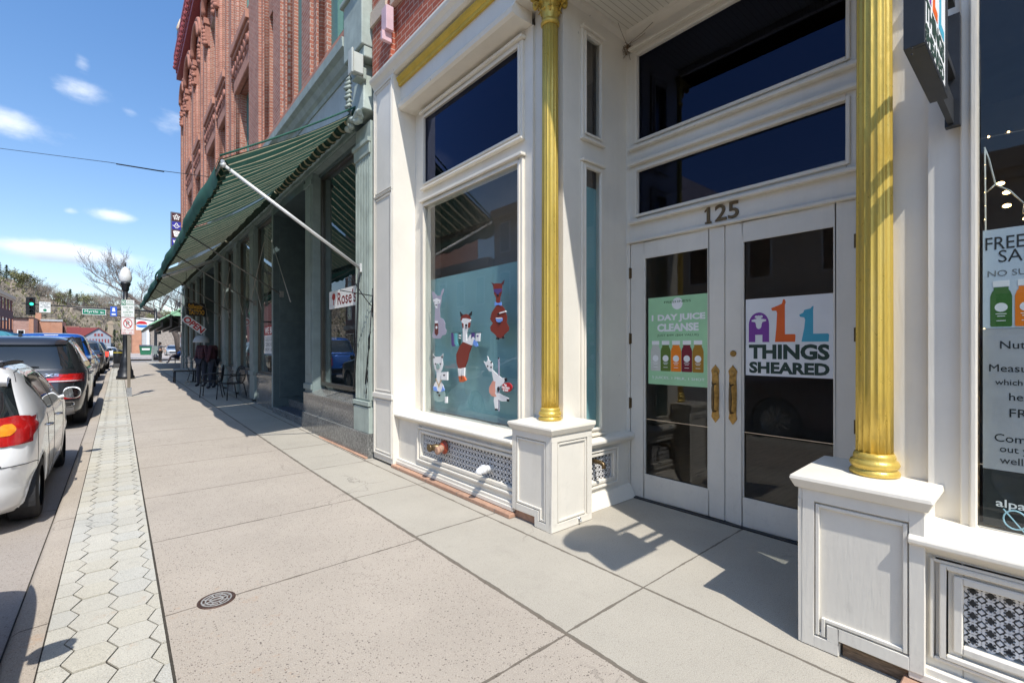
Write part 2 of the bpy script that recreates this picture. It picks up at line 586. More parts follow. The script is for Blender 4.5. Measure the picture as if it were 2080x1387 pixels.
M['dark_metal'] = pm('dark_metal', (0.03, 0.032, 0.035), 0.45, metal=0.3, var=0.2, scale=15, obj=True)
M['black_paint'] = pm('black_paint', (0.012, 0.013, 0.015), 0.38, var=0.2, scale=9, obj=True)
M['steel'] = pm('galvanised_steel', (0.42, 0.43, 0.44), 0.42, metal=0.75, var=0.2, scale=20, obj=True)
M['peach'] = brick_mat('peach_stone', (0.50, 0.30, 0.20), (0.44, 0.25, 0.165), (0.32, 0.24, 0.19), 0.62, 0.3, 0.008, 0.8, .2)
M['brick'] = brick_mat('red_brick', (0.355, 0.125, 0.078), (0.45, 0.20, 0.135), (0.48, 0.39, 0.33), 0.21, 0.072, 0.0075)
M['brick_near'] = brick_mat('dark_red_brick', (0.34, 0.075, 0.038), (0.42, 0.11, 0.06), (0.50, 0.36, 0.29), 0.21, 0.072, 0.006)
M['brick_far'] = brick_mat('far_brick', (0.40, 0.19, 0.14), (0.48, 0.26, 0.20), (0.45, 0.37, 0.33), 0.4, 0.16, 0.02)
M['brick_orange'] = brick_mat('orange_brick', (0.50, 0.20, 0.10), (0.54, 0.24, 0.13), (0.5, 0.36, 0.28), 0.4, 0.16, 0.02)
M['brick_dark'] = brick_mat('maroon_brick', (0.10, 0.032, 0.034), (0.14, 0.046, 0.046), (0.16, 0.11, 0.11), 0.4, 0.16, 0.02)
M['brick_opp'] = brick_mat('street_brick', (0.26, 0.10, 0.07), (0.34, 0.15, 0.11), (0.35, 0.28, 0.24), 0.21, 0.072, 0.007)
M['sandstone'] = pm('red_sandstone', (0.45, 0.215, 0.15), 0.85, var=0.14, scale=5, bmp=0.3, bscale=40, obj=False, streak=.3)
M['terracotta'] = pm('terracotta', (0.36, 0.155, 0.11), 0.8, var=0.2, scale=12, bmp=0.4, bscale=30, obj=False)
M['maroon'] = pm('maroon_cornice_paint', (0.30, 0.055, 0.06), 0.6, var=0.2, scale=9, bmp=0.2, bscale=30, obj=False)
M['stone_band'] = pm('speckled_stone', (0.52, 0.42, 0.33), 0.85, var=0.25, scale=70, bmp=0.4, bscale=120, obj=False)
M['copper_green'] = pm('weathered_green_paint', (0.34, 0.39, 0.345), 0.62, var=0.2, scale=4, bmp=0.15, bscale=25, streak=0.45, obj=False)
M['green_paint'] = pm('grey_green_paint', (0.20, 0.25, 0.24), 0.5, var=0.14, scale=5, bmp=0.12, bscale=25, streak=0.3, obj=False)
M['green_dark'] = pm('dark_slate_green_paint', (0.075, 0.105, 0.11), 0.4, var=0.16, scale=6, bmp=0.1, bscale=25, streak=0.3, obj=False)
M['green_frame'] = pm('teal_window_paint', (0.085, 0.21, 0.185), 0.5, var=0.12, scale=5, obj=False, streak=.2)
M['blue_white'] = pm('pale_frieze_paint', (0.46, 0.49, 0.45), 0.65, var=0.12, scale=3, streak=0.3, obj=False)
M['alu'] = pm('bronze_aluminium_frame', (0.11, 0.10, 0.085), 0.35, metal=0.7, var=0.1, obj=False)
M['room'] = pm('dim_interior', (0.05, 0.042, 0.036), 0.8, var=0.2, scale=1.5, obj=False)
M['room_wall'] = pm('interior_plaster', (0.42, 0.36, 0.31), 0.85, var=0.15, scale=1.0, obj=False)
M['room_floor'] = pm('interior_floor', (0.20, 0.15, 0.115), 0.5, var=0.25, scale=3, obj=False, stretch=(1, 8, 1))
M['teal_board'] = pm('teal_paper_backing', (0.27, 0.48, 0.50), 0.75, var=0.08, scale=1.4, obj=False)
M['glass'] = glass_mat('window_glass', (0.92, 0.94, 0.94), 1.15)
M['glass_top'] = glass_mat('transom_glass', (0.22, 0.22, 0.24), 0.95, rc=(0.42, 0.50, 0.85))
M['glass_dark'] = glass_mat('dark_shop_glass', (0.35, 0.38, 0.40), 2.2)
M['glass_up'] = glass_mat('upper_glass', (0.5, 0.52, 0.55), 2.4)
M['paper'] = pm('white_paper', (0.78, 0.78, 0.77), 0.6, var=0.03, obj=False)
M['paper_blue'] = pm('pale_blue_paper', (0.55, 0.63, 0.68), 0.6, var=0.04, scale=3, obj=False)
M['paper_grey'] = pm('grey_film', (0.42, 0.43, 0.43), 0.6, var=0.12, scale=4, obj=False)
M['ink'] = pm('dark_ink', (0.015, 0.02, 0.02), 0.6, var=0.05, obj=False)
M['ink_grey'] = pm('grey_ink', (0.16, 0.18, 0.18), 0.6, var=0.05, obj=False)
def ink(name, r, g, b, rough=0.55):
    k = 'ink_' + name
    if k not in M:
        M[k] = pm('ink_' + name, lin(r, g, b), rough, var=0.05, scale=5, obj=False)
    return M[k]
M['white_ink'] = ink('white', 238, 238, 235)
M['leather'] = pm('rubber', (0.018, 0.018, 0.02), 0.75, var=0.2, scale=30, bmp=0.2, bscale=80)
M['bark'] = pm('bark', (0.10, 0.078, 0.065), 0.9, var=0.3, scale=5, bmp=0.4, bscale=20)
M['room_dark'] = M['room']
M['twig'] = pm('bare_twigs', (0.20, 0.17, 0.155), 0.9, var=0.25, scale=1.5)
M['twig_pale'] = pm('pale_bare_twigs', (0.34, 0.28, 0.22), 0.9, var=0.25, scale=1.5)
M['pine'] = pm('evergreen_needles', (0.035, 0.065, 0.03), 0.85, var=0.5, scale=1.2)
M['budding'] = pm('budding_leaves', (0.17, 0.17, 0.07), 0.85, var=0.4, scale=1.0)
# ================================================================ ground
def concrete(name, base, speck=0.5, joints=(), warm=(1, 1, 1), spscale=140, sdark=(0.16, 0.13, 0.11), vjoint=(), stains=True, var=0.1):
    m, nt, b = _nm(name)
    p = pos(nt)
    n1 = noise(nt, p, 0.8, 6, 0.65)
    col = ramp(nt, n1, [(0.28, tuple(x * (1 - var) for x in base)), (0.72, tuple(x * (1 + var) for x in base))])
    # exposed stones
    vo = N(nt, 'ShaderNodeTexVoronoi'); vo.inputs['Scale'].default_value = spscale; vo.inputs['Randomness'].default_value = 1.0
    L(nt, p, vo.inputs['Vector'])
    sp = N(nt, 'ShaderNodeSeparateColor'); L(nt, vo.outputs['Color'], sp.inputs[0])
    dk = mathn(nt, 'MULTIPLY', mathn(nt, 'GREATER_THAN', sp.outputs[0], 0.86), mathn(nt, 'LESS_THAN', vo.outputs['Distance'], 0.42))
    lt = mathn(nt, 'MULTIPLY', mathn(nt, 'GREATER_THAN', sp.outputs[1], 0.84), mathn(nt, 'LESS_THAN', vo.outputs['Distance'], 0.42))
    col = mixc(nt, mathn(nt, 'MULTIPLY', dk, speck), col, sdark)
    col = mixc(nt, mathn(nt, 'MULTIPLY', lt, speck * 0.4), col, tuple(min(1, x * 1.35) for x in base))
    vo2 = N(nt, 'ShaderNodeTexVoronoi'); vo2.inputs['Scale'].default_value = spscale * 0.42
    L(nt, p, vo2.inputs['Vector'])
    sp2 = N(nt, 'ShaderNodeSeparateColor'); L(nt, vo2.outputs['Color'], sp2.inputs[0])
    dk2 = mathn(nt, 'MULTIPLY', mathn(nt, 'GREATER_THAN', sp2.outputs[0], 0.90), mathn(nt, 'LESS_THAN', vo2.outputs['Distance'], 0.26))
    col = mixc(nt, mathn(nt, 'MULTIPLY', dk2, speck * 0.9), col, tuple(x * 0.7 for x in sdark))
    n2 = noise(nt, p, 190, 3, 0.75)
    col = mixc(nt, 1.0, col, ramp(nt, n2, [(0.32, (0.72,) * 3), (0.68, (1.2,) * 3)]), 'MULTIPLY')
    if stains:
        vs = N(nt, 'ShaderNodeTexVoronoi'); vs.inputs['Scale'].default_value = 2.3
        L(nt, p, vs.inputs['Vector'])
        ss = N(nt, 'ShaderNodeSeparateColor'); L(nt, vs.outputs['Color'], ss.inputs[0])
        spot = mathn(nt, 'MULTIPLY', mathn(nt, 'GREATER_THAN', ss.outputs[2], 0.30), mathn(nt, 'LESS_THAN', vs.outputs['Distance'], mathn(nt, 'MULTIPLY', ss.outputs[0], 0.055)))
        col = mixc(nt, mathn(nt, 'MULTIPLY', spot, 0.62), col, tuple(x * 0.3 for x in base))
        blot = noise(nt, p, 2.6, 7, 0.75)
        col = mixc(nt, mathn(nt, 'MULTIPLY', ramp(nt, blot, [(0.56, (0, 0, 0)), (0.74, (1, 1, 1))]), 0.28), col, tuple(x * 0.5 for x in base))
        # rust bleeding
        ru = noise(nt, p, 3.6, 6, 0.8)
        s3 = N(nt, 'ShaderNodeSeparateXYZ'); L(nt, p, s3.inputs[0])
        near = mathn(nt, 'MULTIPLY', mathn(nt, 'LESS_THAN', s3.outputs[0], 0.7), mathn(nt, 'LESS_THAN', s3.outputs[1], 3.6))
        col = mixc(nt, mathn(nt, 'MULTIPLY', mathn(nt, 'MULTIPLY', ramp(nt, ru, [(0.57, (0, 0, 0)), (0.72, (1, 1, 1))]), near), 0.45), col, (0.42, 0.2, 0.07))
    # hairline cracks and grit
    if stains:
        cvz = N(nt, 'ShaderNodeTexVoronoi', feature='DISTANCE_TO_EDGE'); cvz.inputs['Scale'].default_value = 0.55
        wv = N(nt, 'ShaderNodeVectorMath', operation='ADD'); L(nt, p, wv.inputs[0])
        wn2 = N(nt, 'ShaderNodeTexNoise'); wn2.inputs['Scale'].default_value = 3.5; wn2.inputs['Detail'].default_value = 5; L(nt, p, wn2.inputs['Vector'])
        sc_ = N(nt, 'ShaderNodeVectorMath', operation='SCALE'); sc_.inputs['Scale'].default_value = 0.35; L(nt, wn2.outputs['Color'], sc_.inputs[0]); L(nt, sc_.outputs[0], wv.inputs[1])
        L(nt, wv.outputs[0], cvz.inputs['Vector'])
        crk = mathn(nt, 'MULTIPLY', mathn(nt, 'LESS_THAN', cvz.outputs['Distance'], 0.0022), ramp(nt, noise(nt, p, 0.7, 2), [(0.5, (0, 0, 0)), (0.56, (1, 1, 1))]))
        col = mixc(nt, mathn(nt, 'MULTIPLY', crk, 0.45), col, tuple(x * 0.3 for x in base))
        pale = noise(nt, p, 1.3, 5, 0.7)
        col = mixc(nt, mathn(nt, 'MULTIPLY', ramp(nt, pale, [(0.55, (0, 0, 0)), (0.7, (1, 1, 1))]), 0.25), col, tuple(min(1, x * 1.25) for x in base))
    jmask = None
    sx = N(nt, 'ShaderNodeSeparateXYZ'); L(nt, p, sx.inputs[0])
    wob = mathn(nt, 'MULTIPLY', mathn(nt, 'SUBTRACT', noise(nt, p, 14, 3, 0.6), 0.5), 0.012)
    wid = mathn(nt, 'ADD', 0.0045, mathn(nt, 'MULTIPLY', ramp(nt, noise(nt, p, 5, 3, 0.6), [(0.4, (0, 0, 0)), (0.7, (1, 1, 1))]), 0.008))
    for axis, lst in ((1, joints), (0, vjoint)):
        for j in lst:
            d = mathn(nt, 'ABSOLUTE', mathn(nt, 'SUBTRACT', mathn(nt, 'ADD', sx.outputs[axis], wob), j))
            k = mathn(nt, 'LESS_THAN', d, wid if axis else mathn(nt, 'ADD', wid, 0.003))
            jmask = k if jmask is None else mathn(nt, 'MAXIMUM', jmask, k)
    hgt = n2
    if jmask is not None:
        col = mixc(nt, mathn(nt, 'MULTIPLY', jmask, 0.75), col, (0.075, 0.058, 0.04))
        hgt = mathn(nt, 'SUBTRACT', n2, mathn(nt, 'MULTIPLY', jmask, 3.0))
    hgt = mathn(nt, 'ADD', hgt, mathn(nt, 'MULTIPLY', vo.outputs['Distance'], 0.9))
    L(nt, col, b.inputs['Base Color'])
    b.inputs['Roughness'].default_value = 0.86
    bump(nt, b, hgt, 0.35, 0.004)
    return m
JT = [-2.6, -1.2, 0.2, 1.65, 3.22, 4.49, 5.85, 7.28, 8.7, 10.15, 11.6, 13.05, 14.5, 16, 17.5, 19, 20.5, 22, 23.5, 25, 26.5, 28, 29.5, 31]
M['walk'] = concrete('exposed_aggregate_concrete', (0.405, 0.352, 0.29), 0.9, JT[:16], spscale=125, vjoint=[1.786])
M['apron'] = concrete('smooth_concrete', (0.41, 0.374, 0.31), 0.35, [0.2, 1.66, 3.28, 4.52, 5.9, 7.28, 8.7], spscale=170, vjoint=[1.793, 2.50])
M['paver'] = concrete('hexagon_paver_concrete', (0.49, 0.465, 0.395), 0.4, spscale=170, stains=True, var=.14)
M['curb'] = concrete('curb_concrete', (0.40, 0.345, 0.28), 0.55, [1.2, 3.55, 5.6, 7.6, 9.6, 11.6], spscale=120)
M['road'] = concrete('street_paving', (0.34, 0.30, 0.26), 0.6, [6.5, 11.5], spscale=90, stains=False)
M['asphalt'] = concrete('worn_asphalt', (0.20, 0.185, 0.17), 0.4, spscale=90, stains=False)
M['grout'] = pm('dirt_in_gaps', (0.05, 0.043, 0.032), 0.95, var=0.3, scale=20, obj=False)
US = [-12, 0, 3, 6, 8, 10, 12, 14, 16, 18, 20, 22, 24, 26, 28, 30, 36, 42, 51]
def strip(v0, v1, us, dz=0.0, thick=None):
    mb = MB()
    mb.grid([[(v0, u, gz(u) + dz), (v1, u, gz(u) + dz)] for u in us], smooth=False, flip=True)
    return mb
def noflip(name, mb, mats, **k):
    o = top(name, mb, mats, **k)
    return o
top('sidewalk', strip(0.2, 1.79, US), M['walk'], kind='structure')
ap = strip(1.79, 2.62, [u for u in US if u <= 51])
ap.add([(2.62, -3, 0), (2.62, 5.99, 0), (2.98, 5.99, 0), (2.98, -3, 0)], [(0, 3, 2, 1)])
ap.add([(2.98, 0.66, 0), (2.98, 2.9, 0), (4.02, 2.9, 0), (4.02, 0.66, 0)], [(0, 3, 2, 1)])
ap.add([(2.62, u, gz(u)) for u in (5.99, 12, 18, 24, 30, 51)] + [(5.0, u, gz(u)) for u in (5.99, 12, 18, 24, 30, 51)], [(i, i + 1, i + 7, i + 6) for i in range(5)])
top('shop_apron', ap, M['apron'], kind='structure')
top('paver_bed', strip(-0.29, 0.2, US, -0.006), M['grout'], kind='structure')
# hexagon pavers
def clip(poly, a, lo, keep_gt):
    out = []
    for i in range(len(poly)):
        p, q = poly[i], poly[(i + 1) % len(poly)]
        pi_, qi = (p[a] > lo) == keep_gt, (q[a] > lo) == keep_gt
        if pi_: out.append(p)
        if pi_ != qi:
            t = (lo - p[a]) / (q[a] - p[a])
            out.append((p[0] + (q[0] - p[0]) * t, p[1] + (q[1] - p[1]) * t))
    return out
pv = MB()
CP, RP = 0.166, 0.205
for c in range(-1, 4):
    cx = -0.29 + 0.0 + c * CP + 0.02
    for r in range(0, 172):
        cy = 1.5 + r * RP + (RP / 2 if c % 2 else 0)
        q = 0.0225
        hx = [(cx - CP / 2 - q, cy), (cx - CP / 2 + q, cy - RP / 2), (cx + CP / 2 - q, cy - RP / 2), (cx + CP / 2 + q, cy), (cx + CP / 2 - q, cy + RP / 2), (cx - CP / 2 + q, cy + RP / 2)]
        hx = clip(clip(hx, 0, -0.285, True), 0, 0.188, False)
        if len(hx) < 3: continue
        mx_, my_ = sum(p[0] for p in hx) / len(hx), sum(p[1] for p in hx) / len(hx)
        g = 0.0032 + R0.random() * 0.002
        hx = [(p[0] + (mx_ - p[0]) / max(1e-6, sqrt((mx_ - p[0]) ** 2 + (my_ - p[1]) ** 2)) * g, p[1] + (my_ - p[1]) / max(1e-6, sqrt((mx_ - p[0]) ** 2 + (my_ - p[1]) ** 2)) * g) for p in hx]
        dz = R0.uniform(-0.002, 0.0035)
        tx, ty = R0.uniform(-.012, .012), R0.uniform(-.012, .012)
        n = len(hx)
        z0 = gz(cy)
        vs = [(p[0], p[1], z0 + dz + tx * (p[0] - mx_) + ty * (p[1] - my_)) for p in hx] + [(p[0], p[1], z0 - 0.008) for p in hx]
        pv.mat(R0.choice((0, 0, 0, 1, 2)))
        pv.add(vs, [tuple(range(n))] + [(i, (i + 1) % n, n + (i + 1) % n, n + i) for i in range(n)])
M['paver2'] = concrete('hexagon_paver_cool', (0.47, 0.455, 0.40), 0.4, spscale=170, stains=True)
M['paver3'] = concrete('hexagon_paver_warm', (0.485, 0.455, 0.375), 0.4, spscale=170, stains=False)
top('paver_strip', pv, [M['paver'], M['paver2'], M['paver3']], kind='structure')
kb = MB()
prof = lambda u: [(-0.29, u, gz(u)), (-0.40, u, gz(u) - 0.004), (-0.425, u, gz(u) - 0.018), (-0.445, u, gz(u) - 0.07), (-0.455, u, gz(u) - 0.145)]
kb.grid([prof(u) for u in US])
top('curb', kb, M['curb'], kind='structure')
gt = MB()
gt.grid([[(-0.472, u, gz(u) - 0.136), (-0.95, u, gz(u) - 0.128)] for u in US], smooth=False)
top('gutter_joint', MB().grid([[(-0.43, u, gz(u) - 0.142), (-0.52, u, gz(u) - 0.142)] for u in US], smooth=False), M['grout'], kind='structure')
top('gutter', gt, M['road'], kind='structure')
rd = MB()
US2 = [-60, -12] + US[1:-1] + [50.9, 140]
rd.grid([[(-0.90, u, gz(u) - 0.134), (-6, u, gz(u) - 0.07), (-11.5, u, gz(u) - 0.134)] for u in US2], smooth=False)
rd.grid([[(-0.90, u, gz(u) - 0.134), (45, u, gz(u) - 0.134)] for u in (50.9, 63)], smooth=False)
rd.grid([[(-60, u, gz(u) - 0.134), (-11.5, u, gz(u) - 0.134)] for u in (50.9, 63)], smooth=False)
top('road', rd, M['asphalt'], kind='structure')
fs = MB()
fs.grid([[(-0.2, u, gz(u)), (45, u, gz(u))] for u in (63, 96, 140)], smooth=False)
fs.box(-0.35, -0.2, 63, 140, 0.1, gz(70))
fs.grid([[(-45, u, gz(u)), (-11.5, u, gz(u))] for u in (-60, 0, 6, 20, 30, 50.9)], smooth=False)
fs.grid([[(-45, u, gz(u)), (-11.5, u, gz(u))] for u in (63, 140)], smooth=False)
top('far_sidewalk', fs, concrete('far_pavement', (0.40, 0.345, 0.30), 0.2, stains=False), kind='structure')
M['earth'] = pm('dry_earth', (0.22, 0.175, 0.12), 0.95, var=0.3, scale=0.15, obj=False)
top('ground', MB().add([(-900, -900, -0.7), (900, -900, -0.7), (900, 1200, -0.7), (-900, 1200, -0.7)], [(0, 1, 2, 3)]), M['earth'], kind='structure')
# painted bay lines on the street (lie 4 mm above it)
ln = MB()
for u in (4.9, 11.0, 17.2, 23.6, 30.0, 36.4):
    ln.box(-2.75, -1.0, u, u + 0.1, gz(u) - 0.118, gz(u) - 0.114)
top('painted_bay_lines', ln, pm('worn_road_paint', (0.55, 0.54, 0.5), 0.8, var=.3, scale=12, obj=False), kind='structure')

# drain cover in the walk
mc = thing('drain_cover', 'round rusty cast iron cover set into the pavement between the hexagon pavers and the shop', 'drain cover', (0.445, 3.225, 0.0))
mb = MB().lathe([(0.098, -0.03), (0.098, 0.004), (0.094, 0.006), (0.082, 0.006), (0.08, 0.003)], (0.445, 3.225, 0), 40)
part('rim', mb, pm('rusty_iron', (0.10, 0.06, 0.045), 0.6, 0.5, var=.45, scale=30, bmp=.3, bscale=90, obj=False), mc)
mb = MB()
c0 = (0.445, 3.225)
for rr in (0.032, 0.055, 0.075):
    for k in range(48):
        if rr == 0.055 and k % 12 in (0, 1): continue
        a, a2 = 2 * pi * k / 48, 2 * pi * (k + 1) / 48
        mb.hexa([(c0[0] + q * cos(b), c0[1] + q * sin(b), z) for z in (0.002, 0.0065) for q, b in ((rr - .004, a), (rr + .004, a), (rr + .004, a2), (rr - .004, a2))])
for k in range(8):
    a = 2 * pi * k / 8 + .2
    mb.hexa([(c0[0] + q * cos(a) + s * sin(a), c0[1] + q * sin(a) - s * cos(a), z) for z in (0.002, 0.006) for q, s in ((.034, -.003), (.074, -.003), (.074, .003), (.034, .003))])
mb.box(c0[0] - .028, c0[0] + .028, c0[1] - .004, c0[1] + .004, .002, .007)
part('raised_pattern', mb, pm('worn_iron', (0.34, 0.33, 0.31), 0.5, 0.15, var=.3, scale=40, obj=False), mc)
# ================================================================ the white shop (facade plane X = 2.65)
VF, VG = 2.65, 2.95
shop = thing('white_storefront', 'cream white painted Victorian shop front with gilt columns and recessed double doors', 'shop front', (2.65, 1.75, 0))
def mould_frame(mb, v, u0, u1, h0, h1, w, d, base=0.0):
    """picture-frame of four butted bars round an opening (u0..u1, h0..h1) on plane v, standing d proud"""
    f = v - d
    mb.box(f, v + base, u0 - w, u0, h0 - w, h1 + w)
    mb.box(f, v + base, u1, u1 + w, h0 - w, h1 + w)
    mb.box(f, v + base, u0, u1, h1, h1 + w)
    mb.box(f, v + base, u0, u1, h0 - w, h0)
    return mb
def frame_u(mb, u, v0, v1, h0, h1, w, d):
    """same on a plane Y = u that faces back down the street (towards -Y)"""
    f = u - d
    mb.box(v0 - w, v0, f, u, h0 - w, h1 + w)
    mb.box(v1, v1 + w, f, u, h0 - w, h1 + w)
    mb.box(v0, v1, f, u, h1, h1 + w)
    mb.box(v0, v1, f, u, h0 - w, h0)
    return mb
def frame_up(mb, u, v0, v1, h0, h1, w, d):
    f = u + d
    mb.box(v0 - w, v0, f, u, h0 - w, h1 + w)
    mb.box(v1, v1 + w, f, u, h0 - w, h1 + w)
    mb.box(v0, v1, f, u, h1, h1 + w)
    mb.box(v0, v1, f, u, h0 - w, h0)
    return mb
CU = 1.755                                   # middle of the entrance
def mir(u): return 2 * CU - u
HB = [0.705, 3.255, 3.545, 4.36]               # display glass, transom glass (bottom, top)
GU0, GU1 = 3.30, 5.085
# ---- display windows either side
def lattice(mb, a0, a1, b0, b1, fn, pitch, t=0.008):
    nx, ny = max(1, round((a1 - a0) / pitch)), max(1, round((b1 - b0) / pitch))
    px, py = (a1 - a0) / nx, (b1 - b0) / ny
    S = 10
    for i in range(nx):
        for j in range(ny):
            ca, cb = a0 + (i + .5) * px, b0 + (j + .5) * py
            # four lobes of a quatrefoil
            for q in range(4):
                la, lb = ca + cos(q * pi / 2) * px * .235, cb + sin(q * pi / 2) * py * .235
                vs = []
                for k in range(S + 1):
                    a = q * pi / 2 + (-1 + 2 * k / S) * pi * 0.62
                    for r in (.10, .29):
                        vs.append(fn(la + cos(a) * px * r, lb + sin(a) * py * r, t))
                fs = [(2 * k, 2 * k + 1, 2 * k + 3, 2 * k + 2) for k in range(S)]
                mb.add(vs, fs)
                vs2 = [fn(la + cos(q * pi / 2 + (-1 + 2 * k / S) * pi * .62) * px * .10, lb + sin(q * pi / 2 + (-1 + 2 * k / S) * pi * .62) * py * .10, dd) for k in range(S + 1) for dd in (0, t)]
                mb.add(vs2, [(2 * k, 2 * k + 1, 2 * k + 3, 2 * k + 2) for k in range(S)])
            # little bosses at the crossings
            for ox, oy in ((.5, .5), (-.5, .5)):
                q = [(ca + ox * px + dx * px * .2, cb + oy * py + dy * py * .2) for dx, dy in ((1, 0), (0, 1), (-1, 0), (0, -1))]
                q = [(min(max(a, a0), a1), min(max(b, b0), b1)) for a, b in q]
                mb.prism(q, fn, 0, t + .003)
    return mb
def display_side(s):
    GU0 = 3.30 if s > 0 else 3.297
    """s=+1 left of the doors (farther), s=-1 right of them"""
    U = (lambda u: u) if s > 0 else mir
    # plain wall behind all the trim: strips round the openings
    w = MB()
    w.box(2.93, 3.00, U(3.13), U(GU0 - .055), 0.66, 4.50)
    w.box(2.93, 3.00, U(GU1 + .055), U(5.36), 0.66, 4.50)
    w.box(2.93, 3.00, U(GU0 - .055), U(GU1 + .055), HB[1] + .055, HB[2] - .055)
    w.box(2.93, 3.00, U(GU0 - .055), U(GU1 + .055), HB[3] + .055, 4.66)
    # corner post: side face and return panel behind the column
    w.box(3.02, 3.30, U(2.83), U(2.95), 0.72, 4.68)
    w.box(2.96, 3.06, U(2.955), U(3.13), 0.70, 4.68)
    part('window_wall', w, M['white'], shop)
    # windows
    for nm, h0, h1 in (('display_window', HB[0], HB[1]), ('transom_window', HB[2], HB[3])):
        f = MB()
        mould_frame(f, 2.93, U(GU0) if s > 0 else U(GU1), U(GU1) if s > 0 else U(GU0), h0, h1, 0.055, 0.030, .07)
        g0, g1 = (GU0, GU1) if s > 0 else (mir(GU1), mir(GU0))
        b2 = MB()
        mould_frame(f, 2.90, g0 - .0, g1 + .0, h0, h1, 0.024, 0.012, .02)
        # drip mould over and under
        f.box(2.865, 2.93, g0 - .075, g1 + .075, h1 + .056, h1 + .086)
        f.box(2.875, 2.93, g0 - .065, g1 + .065, h0 - .079, h0 - .056)
        win = part(nm, f, M['white_trim'], shop, bevel=.006, seg=2)
        part('pane', MB().box(2.922, 2.926, g0, g1, h0, h1), M['glass'] if nm == 'display_window' else M['glass_top'], win)
    # sill and stall riser
    g0, g1 = sorted((U(3.10), U(5.36)))
    sl = MB()
    sl.sweep_u([(2.63, .648), (2.63, .668), (2.655, .685), (2.94, .705), (2.94, .60), (2.70, .60), (2.67, .625)], g0, g1)
    part('window_sill', sl, M['white_trim'], shop, bevel=.004)
    rs = MB()
    a0, a1 = (3.10, 4.79) if s > 0 else (mir(4.79), .24)
    b0_, b1_ = .245, .505
    rs.box(2.70, 2.78, g0, a0, .03, .60)
    rs.box(2.70, 2.78, a1, g1, .03, .60)
    rs.box(2.70, 2.78, a0, a1, .03, b0_)
    rs.box(2.70, 2.78, a0, a1, b1_, .60)
    mould_frame(rs, 2.70, a0, a1, b0_, b1_, .03, .014)
    mould_frame(rs, 2.70, a0 - .05, a1 + .05, b0_ - .05, b1_ + .05, .022, .026)
    if s < 0: mould_frame(rs, 2.70, a0 - .09, a1 + .09, b0_ - .075, b1_ + .07, .014, .018)
    rs.box(2.668, 2.70, g0, g1, .045, .115)
    rs.box(2.655, 2.668, g0, g1, .045, .085)
    part('stall_riser', rs, M['white'], shop, bevel=.004)
    la = MB()
    lattice(la, a0, a1, b0_, b1_, face_v(2.735), 0.052)
    part('vent_grille', la, M['white_iron'], shop)
    part('vent_backing', MB().box(2.775, 2.79, a0, a1, b0_, b1_), pm('pale_void', (.17, .165, .16), .9, obj=False), shop)  # hollow behind the lattice, colour lightened so the grille looks brightly lit
    part('base_course', MB().box(2.60, 2.80, g0 - .02, g1 + .02, -.05, .04), M['peach'], shop, bevel=.006)
    # pilaster at the far edge
    q0, q1 = sorted((U(5.36), U(5.93)))
    p = MB()
    p.box(2.62, 2.98, q0, q1, 0.03, 4.97)
    for h0, h1 in ((.16, .80), (.955, 3.44), (3.545, 4.86)):
        mould_frame(p, 2.62, q0 + .075, q1 - .075, h0, h1, .018, .010)
        mould_frame(p, 2.62, q0 + .035, q1 - .035, h0 - .04, h1 + .04, .02, .014)
    p.box(2.598, 2.62, q0 + .0, q1, .845, .905)
    part('pilaster', p, M['white'], shop, bevel=.004)
    # return wall of the entrance
    r = MB()
    ru = U(2.83)
    v0, v1 = 3.30, 3.515
    hb0, hb1, ht0, ht1 = .74, 3.17, 3.50, 4.40
    th = .07 * s
    def bx(a, b, c, d): r.box(a, b, ru, ru + th, c, d)
    bx(v1 + .05, 3.96, .60, 4.68)
    bx(3.30, v1 + .05, hb1 + .05, ht0 - .05); bx(3.30, v1 + .05, ht1 + .05, 4.68); bx(3.30, v1 + .05, .60, hb0 - .05)
    part('return_wall', r, M['white'], shop)
    for h0, h1 in ((hb0, hb1), (ht0, ht1)):
        f = MB()
        (frame_u if s > 0 else frame_up)(f, ru, v0, v1, h0, h1, .05, .022)
        (frame_u if s > 0 else frame_up)(f, ru - .022 * s, v0, v1, h0, h1, .022, .014)
        f.box(v0 - .06, v1 + .06, ru - .05 * s, ru, h1 + .051, h1 + .078)
        f.box(v0 - .06, v1 + .06, ru - .045 * s, ru, h0 - .075, h0 - .051)
        wn_ = part('side_light', f, M['white_trim'], shop, bevel=.005)
        part('pane', MB().box(v0, v1, ru + .012 * s, ru + .016 * s, h0, h1), M['glass'], wn_)
    # low wall of the return
    k = MB()
    lo, hi = 3.10, 3.96
    k.sweep_v([(ru - .10 * s, .60), (ru - .10 * s, .625), (ru - .075 * s, .645), (ru + .05 * s, .665), (ru + .05 * s, .56), (ru - .06 * s, .56)], lo, hi)
    gv0, gv1, gh0, gh1 = 3.18, 3.70, .235, .47
    fu = ru - .03 * s
    for a, b, c, d in ((lo, gv0, .0, .56), (gv1, hi, .0, .56), (gv0, gv1, .0, gh0), (gv0, gv1, gh1, .56)):
        k.box(a, b, fu, ru + .06 * s, c, d)
    (frame_u if s > 0 else frame_up)(k, fu, gv0, gv1, gh0, gh1, .028, .012)
    (frame_u if s > 0 else frame_up)(k, fu, gv0 - .045, gv1 + .05, gh0 - .045, gh1 + .04, .02, .022)
    k.sweep_v([(fu, .13), (fu - .03 * s, .115), (fu - .09 * s, .0), (fu, .0)], lo, hi)
    part('return_riser', k, M['white'], shop, bevel=.004)
    la = MB()
    if s > 0: lattice(la, gv0, gv1, gh0, gh1, face_u(fu + .03), .052)
    else: lattice(la, gv0, gv1, gh0, gh1, lambda a, b, d: (a, fu - .03 + d, b), .052)
    part('return_grille', la, M['white_iron'], shop)
    part('vent_backing', MB().box(gv0, gv1, fu + .055 * s, fu + .065 * s, gh0, gh1), M['room'], shop)
